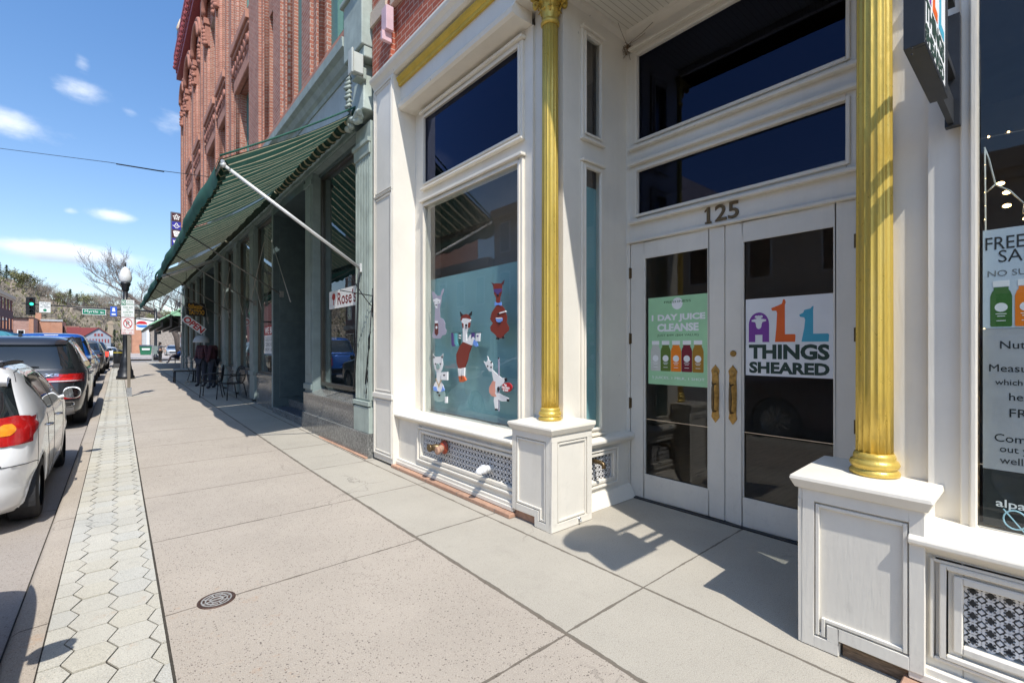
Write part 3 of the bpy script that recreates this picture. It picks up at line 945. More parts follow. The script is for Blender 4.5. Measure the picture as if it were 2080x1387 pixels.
display_side(1)
display_side(-1)
# ---- pedestals and columns
def pedestal(s):
    U = (lambda u: u) if s > 0 else mir
    p0, p1 = 2.65, 3.15
    u0, u1 = (2.628, 3.10) if s > 0 else (.355, .825)
    mb = MB()
    nt_ = u0 + (.185 if s > 0 else .315)      # where the foot steps up over the stone course
    body_h = .79
    # body as two boxes sharing the notch
    lo0, lo1, hi0, hi1 = (u0, nt_, nt_, u1) if s > 0 else (nt_, u1, u0, nt_)
    st0 = .085 if s > 0 else .078
    poly = [(lo0, .004), (lo1, .004), (lo1, st0), (hi1, st0), (hi1, body_h), (lo0, body_h)] if s > 0 else [(lo1, .004), (lo0, .004), (lo0, st0), (hi0, st0), (hi0, body_h), (lo1, body_h)]
    mb.prism(poly, lambda a_, b_, d: (d, a_, b_), p0 + .018, p1)
    st = .085 if s > 0 else .078
    W = .052
    f = p0
    # street face: stiles, rails, stepped foot
    mb.box(f, p0 + .018, u0, u0 + W, (.004 if s > 0 else st), body_h)
    mb.box(f, p0 + .018, u1 - W, u1, (st if s > 0 else .004), body_h)
    mb.box(f, p0 + .018, u0 + W, u1 - W, body_h - .06, body_h)
    if s > 0:
        mb.box(f, p0 + .018, u0 + W, nt_, .004, .06); mb.box(f, p0 + .018, nt_, u1 - W, st, st + .058); mb.box(f, p0 + .018, nt_ - .048, nt_, .06, st + .058)
    else:
        mb.box(f, p0 + .018, nt_, u1 - W, .004, .06); mb.box(f, p0 + .018, u0 + W, nt_, st, st + .058)
        mb.box(f, p0 + .018, nt_, nt_ + .048, .06, st + .058)
    # bead round the panel following the step
    bd = .016
    z1 = body_h - .078
    if s > 0:
        path = [(u0 + W + .014, .078), (u0 + W + .014, z1), (u1 - W - .014, z1), (u1 - W - .014, st + .075), (nt_ - .064, st + .075), (nt_ - .064, .078)]
    else:
        path = [(u1 - W - .014, .078), (u1 - W - .014, z1), (u0 + W + .014, z1), (u0 + W + .014, st + .075), (nt_ + .064, st + .075), (nt_ + .064, .078)]
    for i in range(6):
        (a, b), (c, d) = path[i], path[(i + 1) % 6]
        if abs(a - c) < 1e-6: mb.box(f + .002, f + .03, a - bd / 2, a + bd / 2, min(b, d) - bd / 2, max(b, d) + bd / 2)
        else: mb.box(f + .0035, f + .03, min(a, c) + bd / 2, max(a, c) - bd / 2, b - bd / 2, b + bd / 2)
    # face towards the doorway
    fu = u0 if s > 0 else u1
    sg = 1 if s > 0 else -1
    mb.box(p0, p1, fu - .018 * sg, fu, body_h - .06, body_h)
    mb.box(p0, p1, fu - .018 * sg, fu, .004, .062)
    mb.box(p0, p0 + .07, fu - .018 * sg, fu, .062, body_h - .06)
    mb.box(p1 - .06, p1, fu - .018 * sg, fu, .062, body_h - .06)
    for a, b, c, d in ((p0 + .082, p1 - .072, .072, .088), (p0 + .082, p1 - .072, body_h - .088, body_h - .072), (p0 + .08, p0 + .096, .088, body_h - .088), (p1 - .086, p1 - .07, .088, body_h - .088)):
        mb.box(a, b, fu - .013 * sg, fu, c, d)
    pd = part('pedestal', mb, M['white'], shop, bevel=.002)
    cp = MB()
    e = .032
    a0, a1 = u0 - (.05 if s > 0 else e), u1 + (e if s > 0 else .05)
    cp.hexa([(p0 - .012, a0 + .02, body_h), (p1, a0 + .02, body_h), (p1, a1 - .02, body_h), (p0 - .012, a1 - .02, body_h),
             (p0 - e, a0, body_h + .045), (p1 + .02, a0, body_h + .045), (p1 + .02, a1, body_h + .045), (p0 - e, a1, body_h + .045)])
    cp.hexa([(p0 - e, a0, body_h + .045), (p1 + .02, a0, body_h + .045), (p1 + .02, a1, body_h + .045), (p0 - e, a1, body_h + .045),
             (p0 - e + .004, a0 + .004, body_h + .062), (p1 + .02, a0 + .004, body_h + .075), (p1 + .02, a1 - .004, body_h + .075), (p0 - e + .004, a1 - .004, body_h + .062)])
    part('cap', cp, M['white_trim'], pd, bevel=.004, seg=2)
    part('weathered_sleeper' if s < 0 else 'stone_footing', MB().box(2.685, 3.15, *( (u0 + .01, nt_ - .01) if s < 0 else (nt_ + .01, u1 - .005)), -.02, .07),
         pm('weathered_wood_end', (.22, .15, .095), .9, var=.5, scale=16, stretch=(1, 1, 6), bmp=.6, bscale=30, obj=False) if s < 0 else M['peach'], pd)
    # column
    cu = 2.90 if s > 0 else .585
    c = (2.925, cu, 0)
    zb = body_h + .07
    nfl = 16
    def fl(a):
        t = (a * nfl / (2 * pi)) % 1.0
        return 1.0 - 0.085 * (sin(pi * t) ** 0.8)
    sh = MB()
    rr = .078
    sh.lathe([(rr * (1 - .10 * max(0, (z - 1.2) / 3)), z) for z in (zb + .10, 1.3, 2.0, 2.8, 3.6, 4.36)], c, 128, True, fl)
    cl = part('column', sh, M['gold'], shop)
    bs = MB()
    bs.lathe([(.103, zb), (.105, zb + .014), (.097, zb + .026), (.089, zb + .032), (.098, zb + .04), (.104, zb + .054), (.098, zb + .070), (.086, zb + .078), (.089, zb + .088), (.086, zb + .098), (.079, zb + .112)], c, 48)
    part('column_base', bs, M['gold'], cl)
    cap = MB()
    z0 = 4.36
    cap.lathe([(.071, z0 - .01), (.083, z0 + .004), (.085, z0 + .016), (.074, z0 + .03), (.066, z0 + .06), (.068, z0 + .12), (.078, z0 + .18), (.098, z0 + .225), (.10, z0 + .23)], c, 40)
    for ring, (rb, zz, hh, n, out) in enumerate(((.068, z0 + .03, .09, 8, .035), (.068, z0 + .07, .12, 8, .05))):
        for k in range(n):
            a = 2 * pi * (k + .5 * ring) / n
            rows = []
            for t in range(7):
                f_ = t / 6
                rad = rb + out * f_ ** 2.2 + .004
                z = zz + hh * sin(f_ * pi * .62) / sin(pi * .62) if f_ < .9 else zz + hh * .86
                w = .026 * sin(pi * min(1, .18 + f_ * .78)) + .004
                rows.append([(c[0] + rad * cos(a) - q * w * sin(a) + abs(q) * -.006 * cos(a), c[1] + rad * sin(a) + q * w * cos(a) + abs(q) * -.006 * sin(a), z) for q in (-1, -.5, 0, .5, 1)])
            cap.grid(rows)
    for k in range(4):
        a = pi / 4 + k * pi / 2
        for sd_ in (-1, 1):
            pts = []
            for t in range(26):
                th = t / 25 * 2.2 * 2 * pi
                r_ = .034 * (1 - t / 25 * .78)
                q = .128 - r_ * cos(th) * .8
                pts.append((c[0] + q * cos(a) - sd_ * .010 * sin(a), c[1] + q * sin(a) + sd_ * .010 * cos(a), z0 + .185 + r_ * sin(th)))
            cap.tube(pts, [.0085 * (1 - t / 25 * .5) for t in range(26)], 6)
        cap.tube([(c[0] + .075 * cos(a), c[1] + .075 * sin(a), z0 + .09), (c[0] + .09 * cos(a), c[1] + .09 * sin(a), z0 + .16), (c[0] + .118 * cos(a), c[1] + .118 * sin(a), z0 + .216)], .009, 6)
    for k in range(4):
        a = k * pi / 2
        cap.ball((c[0] + .108 * cos(a), c[1] + .108 * sin(a), z0 + .235), .022, 10, 6)
    ab = []
    for k in range(4):
        a = pi / 4 + k * pi / 2
        for q in range(6):
            t = q / 6
            a2 = a + t * pi / 2
            r_ = .165 / (abs(cos(((a2 - pi / 4) % (pi / 2)) - pi / 4)) ** 0.2) * (1 - .30 * sin(pi * t))
            ab.append((c[0] + r_ * cos(a2), c[1] + r_ * sin(a2)))
    cap.prism(ab, lambda a_, b_, d: (a_, b_, d), z0 + .232, z0 + .268)
    part('capital', cap, M['gold'], cl)
pedestal(1)
pedestal(-1)
# door stop eye on the pedestal, small metal
top('hose_tap', MB().lathe([(.012, 0), (.012, .02), (.017, .024), (.017, .034)], (2.98, 2.598, .05), 12, axis='y').tube([(2.98, 2.60, .05), (2.975, 2.585, .04), (2.97, 2.58, .03)], .007, 8), M['steel'],
    'small metal tap at the foot of the white pedestal left of the doors', 'tap')
# ---- entablature and ceiling
en = MB()
UA, UB = mir(5.93), 5.93
en.box(2.72, 3.0, mir(5.36), 5.36, 4.62, 4.93)                      # frieze
part('frieze', en, M['white'], shop)
LP_ = [(2.93, 4.50), (2.72, 4.50), (2.69, 4.52), (2.68, 4.56), (2.705, 4.585), (2.71, 4.605), (2.72, 4.622), (2.93, 4.622)]
part('ledge_moulding', MB().sweep_u(LP_, 3.14, 5.36), M['white_trim'], shop)
part('ledge_moulding', MB().sweep_u(LP_, mir(5.36), mir(3.14)), M['white_trim'], shop)
gs = MB()
gs.sweep_u([(2.72, 4.795), (2.69, 4.795), (2.684, 4.815), (2.69, 4.83), (2.665, 4.86), (2.655, 4.885), (2.72, 4.885)], mir(5.35), 5.35)
part('gilt_band', gs, M['gold_flat'], shop)
cn = MB()
cn.sweep_u([(3.0, 4.93), (2.66, 4.93), (2.62, 4.945), (2.60, 4.985), (2.565, 5.02), (2.555, 5.05), (2.555, 5.075), (2.60, 5.10), (3.0, 5.115)], UA, UB)
part('cornice', cn, M['white_trim'], shop)
bm_ = MB()
bm_.box(2.72, 3.05, mir(2.83), 2.83, 4.62, 4.70)
bm_.box(3.05, 4.10, mir(2.9), 2.9, 4.69, 4.74)
m_, nt, b = _nm('beadboard_white')
p_ = pos(nt); s_ = N(nt, 'ShaderNodeSeparateXYZ'); L(nt, p_, s_.inputs[0])
fr_ = mathn(nt, 'FRACT', mathn(nt, 'MULTIPLY', s_.outputs[1], 18.0))
gr_ = mathn(nt, 'LESS_THAN', mathn(nt, 'ABSOLUTE', mathn(nt, 'SUBTRACT', fr_, .5)), .07)
n_ = noise(nt, p_, 3, 4, .6)
L(nt, mixc(nt, mathn(nt, 'MULTIPLY', gr_, .6), ramp(nt, n_, [(.3, (.72, .68, .58)), (.7, (.78, .74, .64))]), (.36, .31, .22)), b.inputs['Base Color'])
b.inputs['Roughness'].default_value = .5
bump(nt, b, mathn(nt, 'MULTIPLY', gr_, -1), .6, .006)
M['beadboard'] = m_
part('porch_ceiling', bm_, M['beadboard'], shop)
co = MB()
for a in (0,):
    co.sweep_u([(3.96, 4.62), (3.90, 4.66), (3.89, 4.69), (3.96, 4.69)], mir(2.83), 2.83)
    co.sweep_v([(2.83, 4.62), (2.79, 4.66), (2.785, 4.69), (2.83, 4.69)], 3.02, 3.96)
part('ceiling_moulding', co, M['white_trim'], shop)
# ---- the door wall
DV = 3.98
dw = MB()
D0, D1 = .89, 2.79                       # door opening
dw.box(DV - .02, DV + .1, D1, 2.84, 0, 4.70)
dw.box(DV - .02, DV + .1, mir(2.84), D0 - .0, 0, 4.70)
T1 = (3.57, 4.42); T2 = (2.83, 3.26); TU = (.95, 2.69)
dw.box(DV - .02, DV + .1, D0, D1, 2.552, T2[0] - .06)
dw.box(DV - .02, DV + .1, D0, D1, T2[1] + .06, T1[0] - .06)
dw.box(DV - .02, DV + .1, D0, D1, T1[1] + .06, 4.70)
for t in (T1, T2):
    dw.box(DV - .02, DV + .1, D0, TU[0] - .06, t[0] - .06, t[1] + .06)
    dw.box(DV - .02, DV + .1, TU[1] + .06, D1, t[0] - .06, t[1] + .06)
dw.box(DV - .045, DV - .02, D0 - .02, D1 + .02, 2.555, 2.578)
part('door_wall', dw, M['white'], shop, bevel=.003)
for t in (T1, T2):
    f = MB()
    mould_frame(f, DV - .02, TU[0], TU[1], t[0], t[1], .06, .012, .05)
    mould_frame(f, DV - .032, TU[0], TU[1], t[0], t[1], .026, .016)
    f.box(DV - .075, DV - .02, TU[0] - .085, TU[1] + .085, t[1] + .061, t[1] + .092)
    f.box(DV - .072, DV - .02, TU[0] - .085, TU[1] + .085, t[0] - .09, t[0] - .061)
    wn_ = part('door_transom', f, M['white_trim'], shop, bevel=.006, seg=2)
    part('pane', MB().box(DV + .0, DV + .004, TU[0], TU[1], t[0], t[1]), M['glass_top'], wn_)
MID = 1.825
def leaf(u0, u1, g0, g1, hinge_u, handle_u):
    f = MB()
    v0, v1 = DV - .012, DV + .035
    h0, h1 = .012, 2.548
    gb, gtp = .238, 2.395
    f.box(v0, v1, u0, g0, h0, h1); f.box(v0, v1, g1, u1, h0, h1); f.box(v0, v1, g0, g1, h0, gb); f.box(v0, v1, g0, g1, gtp, h1)
    mould_frame(f, v0, g0, g1, gb, gtp, -.014, -.012)
    d = part('door', f, M['white'], shop, bevel=.004)
    bd = MB()
    mould_frame(bd, v0 + .018, g0 + .012, g1 - .012, gb + .012, gtp - .012, .012, .014)
    part('glazing_bead', bd, M['white_trim'], d)
    part('pane', MB().box(v0 + .022, v0 + .026, g0, g1, gb, gtp), M['glass_door'], d)
    for hz in (2.255, 1.592, .939):
        part('hinge', MB().lathe([(.0085, -.055), (.0085, .055)], (v0 - .006, hinge_u, hz), 10).box(v0 - .003, v0 + .001, hinge_u - .022, hinge_u + .022, hz - .05, hz + .05), M['bronze'], d)
    # long plate with a curled grip
    hp = MB()
    pu, z0, z1 = handle_u, .845, 1.355
    out = [(-.036, .05), (-.022, .03), (0, .0), (.022, .03), (.036, .05), (.030, .09), (.034, .26), (.030, .42), (.038, .455), (.024, .48), (.012, .49), (0, .51), (-.012, .49), (-.024, .48), (-.038, .455), (-.030, .42), (-.034, .26), (-.030, .09)]
    hp.prism([(pu + a, z0 + b) for a, b in out], face_v(v0), 0, .006)
    hp.lathe([(.021, 0), (.021, -.004), (.014, -.008)], (v0 - .006, pu, z1 - .08), 16, axis='x')
    hd = part('handle', hp, M['brass'], d, bevel=.002)
    gp = MB()
    gp.tube([(v0 - .004, pu, z0 + .10), (v0 - .045, pu, z0 + .105), (v0 - .055, pu, z0 + .13), (v0 - .052, pu, z0 + .22), (v0 - .055, pu, z0 + .31), (v0 - .045, pu, z0 + .335), (v0 - .004, pu, z0 + .34)],
            [.007, .009, .010, .013, .010, .009, .007], 10)
    gp.tube([(v0 - .045, pu, z0 + .335), (v0 - .06, pu, z0 + .345), (v0 - .065, pu + .0, z0 + .362)], [.008, .007, .004], 8)
    part('grip', gp, M['bronze'], d)
    return d
M['glass_door'] = glass_mat('door_glass', (0.88, 0.88, 0.87), 1.0)
leaf(MID + .003, 2.782, 1.966, 2.628, 2.79, 1.905)
dr = leaf(.895, MID - .003, 1.020, 1.680, .887, 1.755)
part('lock', MB().lathe([(.026, 0), (.026, -.006), (.019, -.012), (.019, -.016)], (DV - .012, 1.752, 1.45), 20, axis='x').box(DV - .030, DV - .027, 1.750, 1.754, 1.443, 1.457), M['brass'], dr)
part('threshold', MB().box(DV - .06, DV + .1, D0, D1, 0, .011), M['dark_metal'], shop)
num = MB()
text_on(num, '125', face_v(DV - .02), 1.976, 1.70, 2.595, 2.735, 0.0, .012, .012, 'box', 1.0)
for a, b in ((1.935, 2.596), (1.935, 2.735)):
    pass
num.box(DV - .0318, DV - .02, 1.936, 1.992, 2.593, 2.606).prism([(1.97, 2.735), (1.97, 2.712), (1.996, 2.695), (1.996, 2.708)], face_v(DV - .02), 0, .0116)
part('house_number', num, M['bronze'], shop, bevel=.001)
# ---- room behind
rm = MB()
rm.box(3.05, 8.5, mir(5.9), 5.9, -.06, -.01)
part('shop_floor', rm, M['room_floor'], shop)
rm = MB()
rm.box(8.5, 8.6, mir(5.9), 5.9, 0, 4.7)
rm.box(3.0, 8.5, 5.86, 5.93, 0, 4.9); rm.box(3.0, 8.5, mir(5.93), mir(5.86), 0, 4.9)
rm.box(4.1, 8.5, mir(5.86), 5.86, 4.62, 4.68)
rm.box(3.0, 4.1, 2.9, 5.86, 4.62, 4.68); rm.box(3.0, 4.1, mir(5.86), mir(2.9), 4.62, 4.68)
part('shop_walls', rm, M['room_wall'], shop)
part('window_backing', MB().box(3.06, 3.07, 3.16, 5.62, .70, 2.37), M['teal_board'], shop)
part('window_backing', MB().box(3.19, 3.72, 2.905, 2.915, .70, 3.05), M['teal_board'], shop)
part('display_back', MB().box(3.62, 3.64, 3.0, 5.85, .0, 4.6), pm('grey_brown_panel', (.34, .30, .265), .85, var=.1, scale=1.2, obj=False), shop)
part('window_reveal', MB().box(2.99, 3.10, 5.30, 5.35, .70, 4.5), M['white'], shop)
# ---- brick above
up = MB()
up.box(2.66, 3.2, UA, UB, 5.10, 9.2)
up.box(2.60, 2.66, 5.39, UB, 5.10, 9.2)
part('upper_wall', up, M['brick_near'], shop)
sb = MB()
for h in (5.78, 6.75, 7.7):
    sb.box(2.59, 2.66, UA, 5.38, h, h + .2)
    sb.box(2.57, 2.60, 5.48, UB + .004, h, h + .2)
part('stone_band', sb, M['stone_band'], shop)
pk = MB().box(2.50, 2.60, 5.30, 5.44, 5.42, 5.72).box(2.47, 2.60, 5.35, 5.40, 5.30, 5.42)
top('pink_box', pk, pm('pink_plastic', (.62, .42, .45), .5), 'small pale pink box fixed to the red brick above the white cornice', 'junction box', bevel=.006)
# ---- things standing out of the riser
fdc = thing('fire_hose_connection', 'two-headed red and brass hose connection poking through the lattice under the window', 'hose connection', (2.70, 4.29, .42))
part('collar', MB().lathe([(.075, 0), (.075, -.012), (.05, -.02), (.045, -.05)], (2.70, 4.29, .42), 24, axis='x'), pm('red_enamel', (.30, .05, .02), .4, var=.3, scale=20, obj=False), fdc)
for du in (-.055, .055):
    part('outlet', MB().tube([(2.66, 4.29, .42), (2.62, 4.29 + du, .42), (2.57, 4.29 + du * 1.5, .415)], [.034, .036, .036], 14).lathe([(.043, 0), (.043, -.02), (.03, -.03)], (2.575, 4.29 + du * 1.5, .415), 20, axis='x'),
         M['peach'] if du < 0 else M['bronze'], fdc)
pp = MB()
pp.tube([(2.75, 3.50, .345), (2.62, 3.50, .345), (2.585, 3.50, .335), (2.57, 3.50, .31)], .034, 16)
pp.lathe([(.042, -.0), (.042, -.05)], (2.655, 3.50, .345), 16, axis='x')
top('white_pipe', pp, pm('white_pvc', (.78, .78, .78), .35), 'white plastic pipe elbow sticking out of the lattice under the window', 'pipe')
pp = MB()
pp.tube([(3.42, 2.86, .43), (3.42, 2.74, .43), (3.42, 2.70, .42), (3.42, 2.69, .38)], .02, 12)
top('brass_spigot', pp, M['bronze'], 'small brass spigot in the lattice beside the double doors', 'spigot')

cw = thing('cobweb', 'small brown dusty cobweb in the top corner of the porch beside the side window', 'cobweb', (3.9, 2.78, 4.55))
mb = MB()
rw = random.Random(4)
for k in range(60):
    a = Vector((3.92 + rw.gauss(0, .018), 2.79 + rw.gauss(0, .018), 4.56 - abs(rw.gauss(0, .05)))); d = Vector((rw.gauss(0, 1), rw.gauss(0, 1), rw.gauss(0, 1))).normalized() * .022
    mb.tube([a - d, a + d], .0022, 3)
for q in ((3.70, 2.74, 4.66), (3.93, 2.45, 4.66), (3.95, 2.60, 4.60), (3.93, 2.76, 4.40)):
    mb.tube([(3.92, 2.79, 4.56), ((3.92 + q[0]) / 2, (2.79 + q[1]) / 2, (4.56 + q[2]) / 2 - .01), q], .0022, 3)
part('web', mb, pm('dusty_web', (.22, .15, .09), .95), cw)
# ================================================================ posters, decals, signs of the white shop
def z2(s, ox, oy, x, y): return (ox + x / s, oy + y / s)
def flat(mb, pts, v, d0, d1):
    """outline measured on a pane -> thin cut-out lying on that pane"""
    return mb.prism([onv(x, y, v)[1:] for x, y in pts], face_v(v), d0, d1)
# ---- logo on the right-hand door
def logo(mb_fn, A, B, fn, d0):
    """A=(a at left, a at right), B=(b bottom, b top): draws into named builders"""
    def X(t): return A[0] + (A[1] - A[0]) * t
    def Y(t): return B[0] + (B[1] - B[0]) * t
    def poly(mb, pts, d=.001):
        mb.prism([(X(a), Y(b)) for a, b in pts], fn, d0, d0 + d)
    def arc(cx, cy, rx, ry, a0, a1, n=10):
        return [(cx + rx * cos(radians(a0 + (a1 - a0) * i / n)), cy + ry * sin(radians(a0 + (a1 - a0) * i / n))) for i in range(n + 1)]
    p = MB()
    # purple A: arch with two legs and a sheep's head window
    poly(p, arc(.165, .665, .125, .155, 180, 0, 14) + [(.29, .45), (.295, .435), (.21, .435), (.21, .53), (.12, .53), (.12, .435), (.035, .435), (.04, .45)], .001)
    w = MB()
    head = arc(.165, .745, .032, .026, 200, -20, 6) + [(.215, .735), (.255, .725), (.255, .705), (.21, .695)] + arc(.165, .655, .035, .05, 10, -190, 8) + [(.12, .695), (.075, .705), (.075, .725), (.115, .735)]
    poly(w, head, .0018)
    for q in (-.03, 0, .03):
        poly(w, arc(.165 + q, .765, .02, .018, 0, 330, 8), .0019)
    o = MB()
    poly(o, [(.36, .435), (.59, .435), (.595, .515), (.585, .53), (.475, .53), (.475, .90), (.485, .93), (.475, .965), (.455, .97), (.44, .915), (.395, .895), (.315, .865), (.325, .835), (.375, .83), (.385, .80), (.375, .60)])
    t = MB()
    poly(t, [(.66, .435), (.945, .435), (.95, .515), (.94, .53), (.785, .53), (.785, .82), (.79, .86), (.775, .86), (.755, .835), (.69, .82), (.68, .79), (.635, .765), (.645, .74), (.69, .73), (.70, .70), (.69, .60)])
    k = MB()
    text_on(k, 'THINGS', fn, X(.04), X(.955), Y(.215), Y(.405), d0, .001, .045)
    text_on(k, 'SHEARED', fn, X(.045), X(.955), Y(.03), Y(.18), d0, .001, .045)
    return (p, 'purple'), (w, 'paperw'), (o, 'orange'), (t, 'teal'), (k, 'forest')
LC = dict(purple=ink('purple', 125, 60, 150), orange=ink('orange', 226, 98, 32), teal=ink('teal', 70, 165, 190), forest=ink('forest', 38, 62, 52), paperw=M['paper'])
DVo = 3.985
def face_glass(v): return face_v(v)
pz = thing('logo_poster', 'square white poster with ALL THINGS SHEARED in coloured animal letters on the right door pane', 'poster', (DVo, 1.343, 1.27))
part('sheet', MB().box(DVo - .003, DVo - .001, 1.031, 1.656, 1.272, 1.90), M['paper'], pz)
for mb, c in logo(None, (1.656, 1.031), (1.272, 1.90), face_v(DVo - .003), .0):
    part('lettering' if c == 'forest' else 'print', mb, LC[c], pz)
# ---- juice poster on the left door
jp = thing('juice_poster', 'green 1 DAY JUICE CLEANSE poster with five bottles on the left door pane', 'poster', (DVo, 2.28, 1.145))
A0, A1, B0, B1 = 2.585, 1.968, 1.145, 1.985
def JX(t): return A0 + (A1 - A0) * t
def JY(t): return B0 + (B1 - B0) * t
M['poster_green'] = pm('poster_green', lin(165, 212, 165), .5, var=.12, scale=2, obj=False)
part('sheet', MB().box(DVo - .003, DVo - .001, A1, A0, B0, B1), M['poster_green'], jp)
f0 = face_v(DVo - .003)
mb = MB().disc((JX(.5), JY(.915)), .055, f0, 0, .0008, 28)
text_on(mb, '1 DAY JUICE', f0, JX(.06), JX(.94), JY(.71), JY(.80), 0, .0008, .045)
text_on(mb, 'CLEANSE', f0, JX(.16), JX(.84), JY(.605), JY(.695), 0, .0008, .045)
text_on(mb, '5 JUICES, 1 MILK, 1 SHOT', f0, JX(.07), JX(.93), JY(.058), JY(.095), 0, .0008, .03)
part('lettering', mb, M['white_ink'], jp)
mb = MB()
text_on(mb, 'FRESHNESS', f0, JX(.28), JX(.72), JY(.925), JY(.95), .001, .0008, .0)
text_on(mb, 'JUST $49! ($64 VALUE)', f0, JX(.16), JX(.84), JY(.545), JY(.575), 0, .0008, .0)
part('small_lettering', mb, ink('olive', 70, 110, 70), jp)
def bottle_print(fn, ca, b0, w, h, d, flip=1):
    body = [(-.5, .03), (-.46, 0), (.46, 0), (.5, .03), (.5, .66), (.42, .76), (.34, .80), (.34, .86), (-.34, .86), (-.34, .80), (-.42, .76), (-.5, .66)]
    m1 = MB().prism([(ca + a * w, b0 + b * h) for a, b in body], fn, d, d + .0008)
    m2 = MB().prism([(ca + a * w, b0 + b * h) for a, b in ((-.38, .87), (.38, .87), (.38, 1), (-.38, 1))], fn, d, d + .0010)
    m2.disc((ca, b0 + .42 * h), w * .3, fn, d + .0008, d + .0014, 14)
    for q, l in ((.27, .5), (.22, .36), (.12, .42)):
        m2.prism([(ca + a * l * w * .5, b0 + b * h) for a, b in ((-1, q), (1, q), (1, q + .016), (-1, q + .016))], fn, d + .0008, d + .0014)
    return m1, m2
for k, c in enumerate((ink('milk', 205, 205, 195), ink('juice_olive', 96, 120, 46), ink('juice_orange', 240, 130, 20), ink('juice_red', 120, 20, 42), ink('juice_amber', 165, 120, 30))):
    m1, m2 = bottle_print(f0, JX(.13 + k * .175), JY(.155), .105, JY(.50) - JY(.155), .0)
    part('printed_bottle', m1, c, jp); part('printed_cap', m2, M['white_ink'], jp)
# ---- alpaca cut-outs in the big window (region 840..1070 x 540..860 at 4.335)
PV = 2.921
def al(pts): return [z2(4.335, 840, 540, x, y) for x, y in pts]
def ell(cx, cy, rx, ry, n=16, rot=0):
    o = []
    for k in range(n):
        a = 2 * pi * k / n
        x, y = rx * cos(a), ry * sin(a)
        o.append((cx + x * cos(rot) - y * sin(rot), cy + x * sin(rot) + y * cos(rot)))
    return o
IK = dict(w=ink('fleece_white', 226, 224, 222), r=ink('fleece_rust', 125, 45, 30), g=ink('fleece_grey', 160, 155, 170), k=ink('hoof_black', 25, 22, 26), p=ink('leotard_pink', 215, 150, 130), b=ink('sock_blue', 110, 150, 220), o=ink('boot_orange', 200, 95, 50),
          v=ink('sock_violet', 80, 60, 120), t=ink('sock_teal', 95, 170, 175), s=ink('sage', 140, 165, 160), n=ink('dark_green_sock', 40, 80, 70), c=ink('badge_red', 175, 30, 38), d=ink('dark_red', 95, 30, 26), m=ink('tan_strap', 190, 165, 130))
def cutout(label, layers, group='alpaca cut-outs in the display window'):
    xs = [p for _, pts in layers for p in al(pts)]
    q = [onv(x, y, PV) for x, y in xs]
    cu, hb = sum(p[1] for p in q) / len(q), min(p[2] for p in q)
    t = thing('alpaca_cutout', label, 'window decal', (PV, cu, hb), group)
    groups = []
    for i, (c, pts) in enumerate(layers):
        mb = None
        for g in groups:
            if g[0] == c: mb = g[1]
        if mb is None:
            mb = MB(); groups.append((c, mb))
        flat(mb, al(pts), PV, .0, .003 + .0007 * i)
    nm = dict(w='white_fleece', r='rust_fleece', g='grey_fleece', k='dark_markings', p='pink_leotard', b='blue_cloth', o='orange_boots', v='violet_sock', t='teal_sock', s='sage_body', n='green_sock', c='badge', d='brown_pouch', m='strap')
    for c, mb in groups:
        part(nm[c], mb, IK[c], t)
    return t
cutout('grey woolly alpaca cut-out holding a brown bottle at the upper left of the window', [
    ('g', [(165, 245), (162, 225), (185, 235), (205, 265), (240, 262), (250, 215), (268, 200), (265, 235), (248, 270), (245, 320), (238, 345), (232, 380), (236, 455), (262, 470), (280, 505), (278, 545), (295, 570), (285, 605), (255, 612), (240, 640), (185, 640), (165, 620), (185, 540), (190, 430), (192, 370)]),
    ('w', [(172, 300), (205, 285), (240, 300), (235, 330), (212, 335), (212, 375), (195, 370), (185, 330)]),
    ('d', [(188, 520), (192, 500), (214, 500), (220, 520), (220, 595), (205, 615), (188, 595)]),
    ('w', [(192, 485), (215, 485), (214, 505), (192, 505)]), ('w', ell(205, 542, 8, 14, 10)), ('k', ell(203, 345, 7, 5, 8)), ('k', ell(190, 318, 3, 3, 6)), ('k', ell(222, 318, 3, 3, 6))])
cutout('white alpaca cut-out in a sage coat beside a small white tag', [
    ('s', [(175, 1130), (185, 1090), (225, 1060), (268, 1085), (280, 1130), (280, 1180), (255, 1195), (205, 1195), (180, 1175)]),
    ('w', [(172, 775), (190, 800), (240, 798), (262, 772), (258, 820), (262, 870), (252, 915), (240, 930), (240, 1010), (262, 1050), (275, 1095), (232, 1110), (180, 1090), (182, 1045), (205, 1005), (205, 930), (188, 905), (180, 860)]),
    ('m', [(193, 990), (202, 990), (232, 1060), (226, 1072)]), ('m', [(250, 1000), (243, 995), (218, 1060), (226, 1072)]),
    ('b', [(175, 1060), (205, 1065), (215, 1105), (180, 1095)]), ('b', [(262, 1055), (276, 1095), (245, 1108)]),
    ('k', [(180, 785), (192, 808), (178, 812)]), ('k', [(258, 782), (246, 806), (260, 812)]), ('k', ell(198, 862, 6, 6, 8)), ('k', ell(240, 862, 6, 6, 8)), ('k', ell(218, 905, 9, 5, 8)), ('k', ell(218, 1112, 10, 8, 8)), ('k', ell(232, 1138, 7, 8, 8)), ('s', ell(220, 885, 16, 26, 12)),
    ('w', [(250, 935), (306, 932), (306, 1005), (250, 1002)]), ('k', ell(277, 962, 9, 8, 8)), ('w', [(285, 1150), (302, 1150), (302, 1205), (285, 1205)])])
